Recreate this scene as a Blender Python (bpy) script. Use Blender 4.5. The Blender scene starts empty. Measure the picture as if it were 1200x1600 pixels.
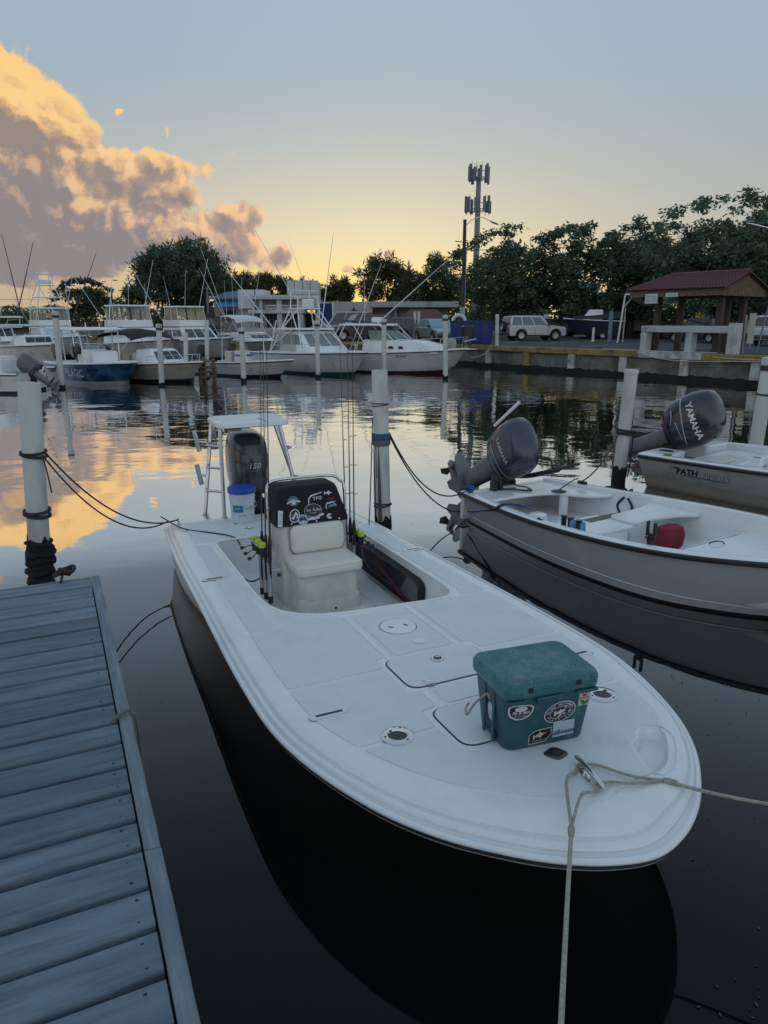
import bpy, bmesh, math, random
import numpy as np
from mathutils import Vector, Matrix, Quaternion
from mathutils.geometry import delaunay_2d_cdt
R = math.radians
PI = math.pi
sc = bpy.context.scene
C = sc.collection
random.seed(7)
rng = np.random.default_rng(11)

# ---------------------------------------------------------------- camera, sky, sun, exposure
CAM_H, PITCH, FPX = 2.6, R(15.1), 1110.0
cd = bpy.data.cameras.new('camera')
cam = bpy.data.objects.new('camera', cd)
C.objects.link(cam)
cam.location = (0, 0, CAM_H)
cam.rotation_euler = (R(90) - PITCH, 0, 0)
cd.sensor_fit = 'VERTICAL'
cd.sensor_height = 36.0
cd.lens = 36.0 * FPX / 1600.0
cd.clip_start = 0.05
cd.clip_end = 4000
sc.camera = cam
vs_ = sc.view_settings
vs_.view_transform = 'Standard'
vs_.look = 'None'
vs_.exposure = 0.0
vs_.gamma = 1.0
vs_.use_curve_mapping = False
sc.render.engine = 'CYCLES'
sc.cycles.max_bounces = 5
sc.cycles.diffuse_bounces = 2
sc.cycles.glossy_bounces = 4
sc.cycles.transparent_max_bounces = 16
sc.cycles.caustics_reflective = False
sc.cycles.caustics_refractive = False
sc.cycles.use_denoising = True

SUN_AZ, SUN_EL = R(0.6), R(2.6)       # azimuth measured from +Y towards +X: sunset behind the trees ahead


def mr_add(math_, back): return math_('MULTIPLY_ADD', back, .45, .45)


def build_world():
    w = bpy.data.worlds.new('World')
    sc.world = w
    w.use_nodes = True
    nt = w.node_tree
    N, L = nt.nodes, nt.links
    N.clear()

    def node(t, **k):
        n = N.new(t)
        for a, b in k.items():
            setattr(n, a, b)
        return n

    def put(sock, v):
        if hasattr(v, 'node'):
            L.new(v, sock)
        else:
            sock.default_value = v

    def math_(op, a, b=0.0, c=0.0, clamp=False):
        n = node('ShaderNodeMath', operation=op, use_clamp=clamp)
        put(n.inputs[0], a); put(n.inputs[1], b); put(n.inputs[2], c)
        return n.outputs[0]

    def mixc(f, a, b, mode='MIX'):
        n = node('ShaderNodeMix', data_type='RGBA', blend_type=mode)
        put(n.inputs[0], f); put(n.inputs[6], a); put(n.inputs[7], b)
        return n.outputs[2]

    def sstep(x, a, b, lo=0.0, hi=1.0):
        n = node('ShaderNodeMapRange', interpolation_type='SMOOTHSTEP')
        put(n.inputs[0], x); put(n.inputs[1], a); put(n.inputs[2], b); put(n.inputs[3], lo); put(n.inputs[4], hi)
        return n.outputs[0]

    out = node('ShaderNodeOutputWorld')
    bg = node('ShaderNodeBackground')
    bg.inputs[1].default_value = 0.1
    L.new(bg.outputs[0], out.inputs[0])
    sky = node('ShaderNodeTexSky', sky_type='NISHITA', sun_disc=False)
    sky.sun_elevation = SUN_EL
    sky.sun_rotation = SUN_AZ
    sky.air_density = 1.0
    sky.dust_density = 1.0
    sky.ozone_density = 1.0
    # the phone's tone curve: compress the huge range of the low-sun sky
    s1 = mixc(1.0, sky.outputs[0], (0.1, 0.1, 0.1, 1), 'MULTIPLY')
    g = node('ShaderNodeGamma')
    L.new(s1, g.inputs[0])
    g.inputs[1].default_value = 0.5
    skyc = mixc(1.0, g.outputs[0], (2.1, 2.9, 3.9, 1), 'MULTIPLY')

    tc = node('ShaderNodeTexCoord')
    sep = node('ShaderNodeSeparateXYZ')
    L.new(tc.outputs['Generated'], sep.inputs[0])
    x, y, z = sep.outputs
    # even skylight added to brighten the decks, thinning out into the pale band at the horizon
    back = sstep(y, .45, -.55)                                       # sky behind the camera, brightened to light the surfaces facing it
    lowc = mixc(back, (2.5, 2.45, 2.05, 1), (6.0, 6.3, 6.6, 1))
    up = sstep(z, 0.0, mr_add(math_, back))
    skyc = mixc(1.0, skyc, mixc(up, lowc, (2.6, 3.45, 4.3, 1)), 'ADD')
    ysun = math_('ADD', math_('MULTIPLY', y, math.cos(R(5))), math_('MULTIPLY', x, -math.sin(R(5))))
    front = math_('POWER', math_('MAXIMUM', math_('ADD', math_('MULTIPLY', ysun, 0.5), 0.5), 0.0), 16.0)
    low = sstep(z, -.04, 0.30, 1.0, 0.0)
    skyc = mixc(1.0, skyc, mixc(math_('MULTIPLY', low, front), (0, 0, 0, 1), (4.9, 2.7, 0.45, 1)), "ADD")
    skyc = mixc(1.0, skyc, mixc(math_('MULTIPLY', sstep(z, 0.0, .12, 1.0, 0.0), front), (1, 1, 1, 1), (1.0, .90, .55, 1)), 'MULTIPLY')

    # ---- cumulus: direction space az (rad, + right) / el (rad)
    az = math_('ARCTAN2', x, y)
    el = math_('ARCSINE', z)
    comb = node('ShaderNodeCombineXYZ')
    L.new(az, comb.inputs[0]); L.new(el, comb.inputs[1])

    def noise(scale, detail, rough, off, vec=None):
        n = node('ShaderNodeTexNoise')
        mp = node('ShaderNodeMapping')
        mp.inputs['Location'].default_value = off
        L.new(vec or comb.outputs[0], mp.inputs[0])
        L.new(mp.outputs[0], n.inputs['Vector'])
        n.inputs['Scale'].default_value = scale
        n.inputs['Detail'].default_value = detail
        n.inputs['Roughness'].default_value = rough
        return n

    def blobs(lst, cx, cy):
        cb = node('ShaderNodeCombineXYZ')
        L.new(cx, cb.inputs[0]); L.new(cy, cb.inputs[1])
        acc = 0.0
        for (a, e, ra, re, p) in lst:
            v = node('ShaderNodeVectorMath', operation='MULTIPLY_ADD')
            L.new(cb.outputs[0], v.inputs[0]); v.inputs[1].default_value = (1 / ra, 1 / re, 0); v.inputs[2].default_value = (-a / ra, -e / re, 0)
            d = node('ShaderNodeVectorMath', operation='DOT_PRODUCT')
            L.new(v.outputs[0], d.inputs[0]); L.new(v.outputs[0], d.inputs[1])
            f = math_('POWER', math.exp(-1), d.outputs['Value'])
            acc = math_('MULTIPLY_ADD', f, p, acc)
        return acc

    def px2ang(px, py):
        xx = (px - 600) / FPX; yy = (800 - py) / FPX
        d = Vector((xx, math.cos(PITCH) + yy * math.sin(PITCH), -math.sin(PITCH) + yy * math.cos(PITCH))).normalized()
        return math.atan2(d.x, d.y), math.asin(d.z)
    CL = []
    for (px, py, rx, ry, p) in [
            (15, 128, 58, 50, 1.0), (72, 182, 46, 30, .85), (-70, 150, 95, 110, 1.0), (-290, 300, 180, 120, .95),
            (20, 262, 95, 62, 1.1), (118, 240, 44, 46, .9), (10, 350, 130, 70, 1.2), (150, 330, 80, 62, 1.1),
            (240, 300, 46, 60, .95), (205, 262, 30, 26, .5), (288, 275, 42, 26, .6), (325, 258, 26, 18, .6), (230, 368, 110, 40, 1.1), (110, 390, 120, 30, .95),
            (345, 352, 34, 28, .85), (395, 345, 28, 28, .9), (375, 390, 58, 24, .8),
            (447, 412, 22, 15, .9), (550, 415, 14, 15, .7), (610, 386, 15, 9, .8), (642, 388, 14, 7, .75),
            (176, 174, 8, 7, .50), (250, 208, 4, 8, .50), (868, 380, 14, 12, .6), (362, 262, 9, 18, .5)]:
        a, e = px2ang(px, py)
        dist = math.hypot(FPX, px - 600)
        CL.append((a, e, rx / dist, ry / dist, p))
    def soft(v): return math_('DIVIDE', v, math_('MULTIPLY_ADD', v, .42, 1.0))
    nA = noise(9.0, 5.0, 0.62, (3.1, 1.7, 0.4))
    warp = node('ShaderNodeSeparateColor')
    L.new(nA.outputs['Color'], warp.inputs[0])
    cx = math_('ADD', az, math_('MULTIPLY', math_('SUBTRACT', warp.outputs[0], .5), .075))
    cy = math_('ADD', el, math_('MULTIPLY', math_('SUBTRACT', warp.outputs[1], .5), .065))
    d0 = soft(blobs(CL, cx, cy))
    d1 = soft(blobs(CL[:17], math_('ADD', cx, .022), math_('ADD', cy, .026)))

    def fbm(ox, oy):
        cb = node('ShaderNodeCombineXYZ')
        L.new(math_('ADD', az, ox), cb.inputs[0]); L.new(math_('ADD', el, oy), cb.inputs[1])
        w_ = node('ShaderNodeVectorMath', operation='MULTIPLY_ADD')
        L.new(nA.outputs['Color'], w_.inputs[0]); w_.inputs[1].default_value = (.05, .05, 0); L.new(cb.outputs[0], w_.inputs[2])
        n1 = noise(30.0, 6.0, 0.60, (1.3, 4.2, 2.4), w_.outputs[0])
        v = node('ShaderNodeTexVoronoi', feature='SMOOTH_F1'); v.inputs['Scale'].default_value = 34.0; v.inputs['Smoothness'].default_value = .5
        L.new(w_.outputs[0], v.inputs['Vector'])
        return math_('MULTIPLY_ADD', math_('SUBTRACT', .38, v.outputs['Distance']), .55, math_('SUBTRACT', n1.outputs[0], .5))
    f0, f1 = fbm(0, 0), fbm(.007, .008)
    amp = sstep(d0, .04, .26)
    dens = math_('ADD', d0, math_('MULTIPLY', f0, math_('MULTIPLY', amp, .95)))
    mask = sstep(dens, .33, .53)
    high = sstep(el, .10, .27)
    facing = sstep(math_('SUBTRACT', d0, d1), -.10, .20)          # flank turned up and towards the sun
    relief = sstep(math_('SUBTRACT', f0, f1), -.16, .22)
    edge = sstep(dens, .38, .95, 1.0, 0.0)                       # thin parts let the light through
    lit = math_('ADD', math_('MULTIPLY', facing, .55), math_('MULTIPLY', edge, .42))
    lit = math_('ADD', lit, math_('MULTIPLY', math_('SUBTRACT', relief, .5), .62))
    lit = math_('ADD', lit, math_('MULTIPLY', sstep(el, .18, .275), .62))
    lit = math_('SUBTRACT', lit, math_('MULTIPLY', sstep(el, .13, .05), .15))
    rim = mixc(high, (9.3, 5.9, 3.3, 1), (9.9, 6.3, 2.5, 1))
    core = mixc(high, (2.65, 2.3, 2.4, 1), (3.3, 2.6, 2.1, 1))
    mid = mixc(high, (4.9, 3.5, 2.75, 1), (6.6, 4.2, 2.1, 1))
    cc = mixc(sstep(lit, .16, .72), core, mid)
    cc = mixc(sstep(lit, .50, 1.05), cc, rim)
    # mauve haze under the cloud, low on the left
    veil = math_('MULTIPLY', sstep(el, .14, .0), sstep(az, -.10, -.42))
    skyc = mixc(math_('MULTIPLY', veil, .75), skyc, (5.0, 3.9, 3.2, 1))
    cm = math_('MULTIPLY', mask, .97)
    skyc = mixc(cm, skyc, cc)
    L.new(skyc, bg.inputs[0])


build_world()
sc.world.cycles.sampling_method = 'MANUAL'
sc.world.cycles.sample_map_resolution = 256
sd = bpy.data.lights.new('sun', 'SUN')
sd.energy = 0.3
sd.angle = R(0.5)
sd.color = (1.0, 0.72, 0.45)
sun = bpy.data.objects.new('sun', sd)
C.objects.link(sun)
_dir = Vector((math.sin(SUN_AZ) * math.cos(SUN_EL), math.cos(SUN_AZ) * math.cos(SUN_EL), math.sin(SUN_EL)))
sun.rotation_euler = _dir.to_track_quat('Z', 'Y').to_euler()


# ---------------------------------------------------------------- helpers
def ray(px, py):
    x = (px - 600) / FPX; y = (800 - py) / FPX
    return Vector((x, math.cos(PITCH) + y * math.sin(PITCH), -math.sin(PITCH) + y * math.cos(PITCH)))


def W(px, py, z=0.0):                      # point of the level z under an image point (photo pixels)
    d = ray(px, py); t = (z - CAM_H) / d.z
    return Vector((d.x * t, d.y * t, z))


def WY(px, py, Y):                         # point at depth Y
    d = ray(px, py); t = Y / d.y
    return Vector((d.x * t, Y, CAM_H + d.z * t))


class MB:
    """collects geometry for ONE mesh"""
    def __init__(s):
        s.v = []; s.f = []; s.m = []

    def add(s, vs, fs, mat=0, xf=None):
        o = len(s.v)
        if xf is not None:
            vs = [xf @ Vector(p) for p in vs]
        s.v.extend([tuple(p) for p in vs])
        s.f.extend([tuple(i + o for i in f) for f in fs])
        s.m.extend([mat] * len(fs))
        return s

    def box(s, c, d, mat=0, xf=None, rz=0, taper=1.0):
        x, y, z = d[0] / 2, d[1] / 2, d[2] / 2
        p = []
        cr, sr = math.cos(rz), math.sin(rz)
        for k, t in ((-z, 1.0), (z, taper)):
            for (a, b) in ((-x, -y), (x, -y), (x, y), (-x, y)):
                a *= t; b *= t
                p.append((c[0] + a * cr - b * sr, c[1] + a * sr + b * cr, c[2] + k))
        return s.add(p, [(3, 2, 1, 0), (4, 5, 6, 7), (0, 1, 5, 4), (1, 2, 6, 5), (2, 3, 7, 6), (3, 0, 4, 7)], mat, xf)

    def loft(s, rings, mat=0, closed=True, caps=True, xf=None, loop=False):
        n = len(rings[0]); vs = [p for r in rings for p in r]; fs = []
        m = len(rings)
        for i in range(m if loop else m - 1):
            a = i * n; b = ((i + 1) % m) * n
            for j in range(n if closed else n - 1):
                k = (j + 1) % n
                fs.append((a + j, a + k, b + k, b + j))
        if caps and closed and not loop:
            fs.append(tuple(range(n))[::-1]); fs.append(tuple((m - 1) * n + j for j in range(n)))
        return s.add(vs, fs, mat, xf)

    def tube(s, pts, r, n=8, mat=0, closed=False, caps=True, xf=None):
        pts = [Vector(p) for p in pts]
        m = len(pts)
        rs = r if isinstance(r, (list, tuple)) else [r] * m
        rings = []
        up = None
        for i in range(m):
            if closed:
                t = pts[(i + 1) % m] - pts[i - 1]
            else:
                t = pts[min(i + 1, m - 1)] - pts[max(i - 1, 0)]
            if t.length < 1e-9:
                t = Vector((0, 0, 1))
            t.normalize()
            if up is None:
                up = Vector((0, 0, 1)) if abs(t.z) < .9 else Vector((1, 0, 0))
            up = (up - t * up.dot(t))
            if up.length < 1e-6:
                up = t.orthogonal()
            up.normalize()
            q = t.cross(up)
            rings.append([pts[i] + (up * math.cos(2 * PI * j / n) + q * math.sin(2 * PI * j / n)) * rs[i] for j in range(n)])
        return s.loft(rings, mat, True, caps, xf, loop=closed)

    def bar(s, a, b, r, n=6, mat=0, xf=None):
        return s.tube([a, b], r, n, mat, xf=xf)

    def lathe(s, prof, n=16, mat=0, xf=None, caps=True):
        rings = [[(max(r, 1e-4) * math.cos(2 * PI * j / n), max(r, 1e-4) * math.sin(2 * PI * j / n), z) for j in range(n)] for r, z in prof]
        return s.loft(rings, mat, True, caps, xf)

    def prism(s, poly, z0, z1, mat=0, xf=None):
        n = len(poly)
        vs = [(p[0], p[1], z0 if not callable(z0) else z0(*p)) for p in poly] + [(p[0], p[1], z1 if not callable(z1) else z1(*p)) for p in poly]
        fs = [tuple(range(n))[::-1], tuple(range(n, 2 * n))] + [(i, (i + 1) % n, n + (i + 1) % n, n + i) for i in range(n)]
        return s.add(vs, fs, mat, xf)

    def fill(s, loops, zf, mat=0, xf=None):
        """planar polygon with holes; z from zf(x, y)"""
        vs = []; es = []; fc = []
        for lp in loops:
            o = len(vs); n = len(lp)
            vs.extend([Vector((p[0], p[1])) for p in lp])
            es.extend([(o + i, o + (i + 1) % n) for i in range(n)])
            fc.append(list(range(o, o + n)))
        r = delaunay_2d_cdt(vs, es, [], 0, 1e-5)
        V2, _, F2 = r[0], r[1], r[2]

        def inside(p, lp):
            k = False; n = len(lp)
            for i in range(n):
                a, b = lp[i], lp[i - 1]
                if (a[1] > p[1]) != (b[1] > p[1]) and p[0] < (b[0] - a[0]) * (p[1] - a[1]) / (b[1] - a[1]) + a[0]:
                    k = not k
            return k
        out = []
        for f in F2:
            c = (sum(V2[i].x for i in f) / len(f), sum(V2[i].y for i in f) / len(f))
            if inside(c, loops[0]) and not any(inside(c, h) for h in loops[1:]):
                out.append(tuple(f))
        return s.add([(p.x, p.y, zf(p.x, p.y)) for p in V2], out, mat, xf)


def link(o, parent=None):
    C.objects.link(o)
    if parent is not None:
        o.parent = parent
    return o


def obj(name, m, mats, parent=None, bevel=0.0, seg=2, sharp=38, flat=False, loc=None, rot=None, norm=True):
    me = bpy.data.meshes.new(name)
    me.from_pydata(m.v, [], m.f)
    if not isinstance(mats, (list, tuple)):
        mats = [mats]
    for k in mats:
        me.materials.append(k)
    if len(mats) > 1:
        me.polygons.foreach_set('material_index', m.m)
    if norm:
        bm = bmesh.new(); bm.from_mesh(me)
        bmesh.ops.recalc_face_normals(bm, faces=bm.faces)
        bm.to_mesh(me); bm.free()
    if not flat:
        me.shade_smooth()
        me.set_sharp_from_angle(angle=R(sharp))
    me.update()
    o = bpy.data.objects.new(name, me)
    link(o, parent)
    if loc is not None:
        o.location = loc
    if rot is not None:
        o.rotation_euler = rot
    if bevel:
        b = o.modifiers.new('bevel', 'BEVEL')
        b.width = bevel; b.segments = seg; b.limit_method = 'ANGLE'; b.angle_limit = R(35)
        b.harden_normals = False
    return o


def tag(o, label, cat, group=None, kind=None):
    if label: o['label'] = label
    if cat: o['category'] = cat
    if group: o['group'] = group
    if kind: o['kind'] = kind
    return o


def thing(name, label, cat, loc=(0, 0, 0), rz=0.0, group=None):
    o = bpy.data.objects.new(name, None)
    o.empty_display_size = .2
    C.objects.link(o)
    o.location = loc
    o.rotation_euler = (0, 0, rz)
    return tag(o, label, cat, group)


def copy_tree(o, parent=None):
    c = o.copy(); C.objects.link(c); c.parent = parent
    for ch in list(o.children):
        copy_tree(ch, c)
    return c


def catmull(pts, k=6, closed=False):
    pts = [Vector(p) for p in pts]; n = len(pts); out = []
    for i in range(n if closed else n - 1):
        if closed:
            p0, p1, p2, p3 = pts[i - 1], pts[i], pts[(i + 1) % n], pts[(i + 2) % n]
        else:
            p0, p1, p2, p3 = pts[max(i - 1, 0)], pts[i], pts[i + 1], pts[min(i + 2, n - 1)]
        for j in range(k):
            t = j / k
            out.append(.5 * ((2 * p1) + (p2 - p0) * t + (2 * p0 - 5 * p1 + 4 * p2 - p3) * t * t + (3 * p1 - p0 - 3 * p2 + p3) * t ** 3))
    if not closed:
        out.append(pts[-1])
    return out


def sag(a, b, drop, n=14):
    a, b = Vector(a), Vector(b)
    return [a.lerp(b, i / n) - Vector((0, 0, drop * 4 * (i / n) * (1 - i / n))) for i in range(n + 1)]


def rrect(cx, cy, w, h, r, k=4):
    p = []
    for (sx, sy, a0) in ((1, 1, 0), (-1, 1, 90), (-1, -1, 180), (1, -1, 270)):
        for j in range(k + 1):
            a = R(a0 + 90 * j / k)
            p.append((cx + sx * (w / 2 - r) + r * math.cos(a), cy + sy * (h / 2 - r) + r * math.sin(a)))
    return p


def ell(cx, cy, a, b, n=24, rot=0.0):
    o = []
    for i in range(n):
        t = 2 * PI * i / n
        u, v = a * math.cos(t), b * math.sin(t)
        o.append((cx + u * math.cos(rot) - v * math.sin(rot), cy + u * math.sin(rot) + v * math.cos(rot)))
    return o


_txt = {}


def text2d(s, size=1.0, shear=0.0, bold=0.0, space=1.0):
    """flat lettering as (verts2d, faces), centred"""
    key = (s, shear, bold, space)
    if key not in _txt:
        cu = bpy.data.curves.new('t', 'FONT')
        cu.body = s; cu.size = 1.0; cu.shear = shear; cu.offset = bold; cu.space_character = space
        cu.align_x = 'CENTER'; cu.align_y = 'CENTER'; cu.resolution_u = 3
        o = bpy.data.objects.new('t', cu)
        C.objects.link(o)
        dg = bpy.context.evaluated_depsgraph_get()
        me = bpy.data.meshes.new_from_object(o.evaluated_get(dg))
        V = [(v.co.x, v.co.y) for v in me.vertices]
        F = [tuple(p.vertices) for p in me.polygons]
        bpy.data.objects.remove(o); bpy.data.curves.remove(cu); bpy.data.meshes.remove(me)
        _txt[key] = (V, F)
    V, F = _txt[key]
    return [(a * size, b * size) for a, b in V], F


def put_text(m, s, fn, size, mat=0, **k):
    V, F = text2d(s, size, **k)
    m.add([fn(a, b) for a, b in V], F, mat)


def plane_fn(o, u, v, off=0.0):
    o, u, v = Vector(o), Vector(u).normalized(), Vector(v).normalized()
    n = u.cross(v).normalized()
    return lambda a, b, h=0.0: o + u * a + v * b + n * (off + h)


# ---------------------------------------------------------------- materials
MT = {}


def pm(name, col, rough=.5, metal=0.0, var=.12, scale=6.0, bump=0.0, bscale=60.0, dirt=None, dscale=2.5, damt=.5, coat=0.0, spec=.5, stretch=(1, 1, 1), trans=0.0, rvar=.0, ovar=0.0):
    """procedural material: base colour broken up by noise, optional stains of dirt, fine relief"""
    if name in MT:
        return MT[name]
    m = bpy.data.materials.new(name); m.use_nodes = True
    nt = m.node_tree; N, L = nt.nodes, nt.links
    b = N['Principled BSDF']
    b.inputs['Roughness'].default_value = rough
    b.inputs['Metallic'].default_value = metal
    b.inputs['Specular IOR Level'].default_value = spec
    if coat:
        b.inputs['Coat Weight'].default_value = coat
        b.inputs['Coat Roughness'].default_value = .08
    tc = N.new('ShaderNodeTexCoord')
    mp = N.new('ShaderNodeMapping'); mp.inputs['Scale'].default_value = stretch
    L.new(tc.outputs['Object'], mp.inputs[0])
    oi = N.new('ShaderNodeObjectInfo')
    ad = N.new('ShaderNodeVectorMath'); ad.operation = 'MULTIPLY_ADD'
    L.new(oi.outputs['Random'], ad.inputs[0]); ad.inputs[1].default_value = (17, 23, 31); L.new(mp.outputs[0], ad.inputs[2])
    vec = ad.outputs[0]

    def noise(s, d=5, r=.6):
        n = N.new('ShaderNodeTexNoise'); n.inputs['Scale'].default_value = s; n.inputs['Detail'].default_value = d; n.inputs['Roughness'].default_value = r
        L.new(vec, n.inputs['Vector']); return n.outputs[0]

    def mapr(x, a, c, lo=0., hi=1.):
        n = N.new('ShaderNodeMapRange'); L.new(x, n.inputs[0])
        for i, q in enumerate((a, c, lo, hi)):
            n.inputs[i + 1].default_value = q
        return n.outputs[0]
    n1 = noise(scale)
    mx = N.new('ShaderNodeMix'); mx.data_type = 'RGBA'
    L.new(mapr(n1, .3, .7), mx.inputs[0])
    mx.inputs[6].default_value = tuple(c * (1 - var) for c in col) + (1,)
    mx.inputs[7].default_value = tuple(min(1, c * (1 + var)) for c in col) + (1,)
    cout = mx.outputs[2]
    if dirt:
        n2 = noise(dscale, 7, .65)
        m2 = N.new('ShaderNodeMix'); m2.data_type = 'RGBA'
        L.new(mapr(n2, .62 - damt * .25, .72), m2.inputs[0])
        L.new(cout, m2.inputs[6]); m2.inputs[7].default_value = tuple(dirt) + (1,)
        cout = m2.outputs[2]
    if ovar:
        m3 = N.new('ShaderNodeMix'); m3.data_type = 'RGBA'; m3.blend_type = 'MULTIPLY'; m3.inputs[0].default_value = 1.0
        cg = N.new('ShaderNodeCombineColor'); rr_ = mapr(oi.outputs['Random'], 0, 1, 1 - ovar, 1 + ovar)
        for q in range(3): L.new(rr_, cg.inputs[q])
        L.new(cout, m3.inputs[6]); L.new(cg.outputs[0], m3.inputs[7]); cout = m3.outputs[2]
    L.new(cout, b.inputs['Base Color'])
    if rvar:
        L.new(mapr(noise(scale * 2.3), .3, .7, max(0, rough - rvar), min(1, rough + rvar)), b.inputs['Roughness'])
    if bump:
        bp = N.new('ShaderNodeBump'); bp.inputs['Strength'].default_value = 1.0; bp.inputs['Distance'].default_value = bump
        L.new(noise(bscale, 4), bp.inputs['Height']); L.new(bp.outputs[0], b.inputs['Normal'])
    if trans:
        tr = N.new('ShaderNodeBsdfTransparent'); ms = N.new('ShaderNodeMixShader'); ms.inputs[0].default_value = trans
        L.new(b.outputs[0], ms.inputs[1]); L.new(tr.outputs[0], ms.inputs[2]); L.new(ms.outputs[0], N['Material Output'].inputs[0])
    MT[name] = m
    return m


gel = pm('white gelcoat', (.80, .81, .81), .22, var=.03, coat=.3, dirt=(.70, .70, .67), dscale=1.2, damt=.2, rvar=.08)
nonskid = pm('grey white nonskid', (.73, .76, .765), .40, rvar=.14, var=.05, scale=3, bump=.0015, bscale=350, dirt=(.66, .67, .66), dscale=3, damt=.3)
hullw = pm('white hull paint', (.80, .80, .79), .3, var=.05, dirt=(.5, .48, .42), dscale=1.5, damt=.3)
hullcream = pm('cream hull paint', (.62, .58, .5), .35, var=.06, dirt=(.4, .33, .24), dscale=1.6, damt=.4)
hullgrey = pm('pale grey hull', (.58, .58, .57), .35, var=.06, dirt=(.35, .33, .3), damt=.3)
rubber = pm('black rubber', (.016, .016, .018), .45, var=.2, bump=.0008)
blackp = pm('black plastic', (.014, .014, .016), .32, var=.2)
alum = pm('brushed aluminium', (.62, .63, .65), .28, 1.0, var=.06)
alumw = pm('white powder tube', (.8, .81, .82), .3, 0.1, var=.05)
steel = pm('polished steel', (.7, .7, .7), .12, 1.0, var=.04)
cushion = pm('cream vinyl cushion', (.70, .68, .60), .4, var=.05, scale=3, bump=.001, bscale=120)
consolem = pm('ivory console gelcoat', (.64, .63, .58), .3, var=.04, dirt=(.52, .49, .42), dscale=2, damt=.3)
cowl = pm('charcoal blue cowling paint', (.035, .040, .055), .2, var=.08, coat=.5, rvar=.06)
cowlgrey = pm('grey motor casting', (.16, .165, .17), .4, var=.1, dirt=(.1, .1, .09), damt=.3)
whitel = pm('white lettering', (.75, .76, .78), .4, var=.02)
silverl = pm('silver lettering', (.45, .46, .48), .3, .3, var=.02)
darkl = pm('black lettering', (.015, .016, .02), .4, var=.02)
ropeg = pm('tan grey braided rope', (.34, .32, .27), .9, var=.3, scale=60, bump=.002, bscale=160)
roped = pm('dark weathered rope', (.035, .036, .036), .9, var=.4, scale=50, bump=.002, bscale=160)
ropeb = pm('blue rope', (.03, .10, .30), .85, var=.3, scale=50, bump=.002, bscale=160)
glassd = pm('dark tinted glass', (.02, .024, .028), .04, var=.05, spec=.8)
glassc = pm('clear vinyl window', (.35, .38, .38), .08, var=.1, trans=.55)
pvc = pm('white pile sleeve', (.60, .62, .58), .5, var=.10, scale=2.5, dirt=(.36, .36, .31), dscale=2.6, damt=.5, stretch=(1, 1, .35))
growth = pm('black marine growth', (.012, .012, .010), .85, var=.5, scale=30, bump=.02, bscale=40)
canvasb = pm('black canvas', (.014, .015, .018), .8, var=.2)
canvasw = pm('white canvas', (.68, .69, .70), .7, var=.06)
canvasbl = pm('blue canvas', (.02, .09, .25), .75, var=.15)
paintw = pm('white painted metal', (.7, .71, .71), .35, var=.05, dirt=(.5, .47, .4), damt=.25)
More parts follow.
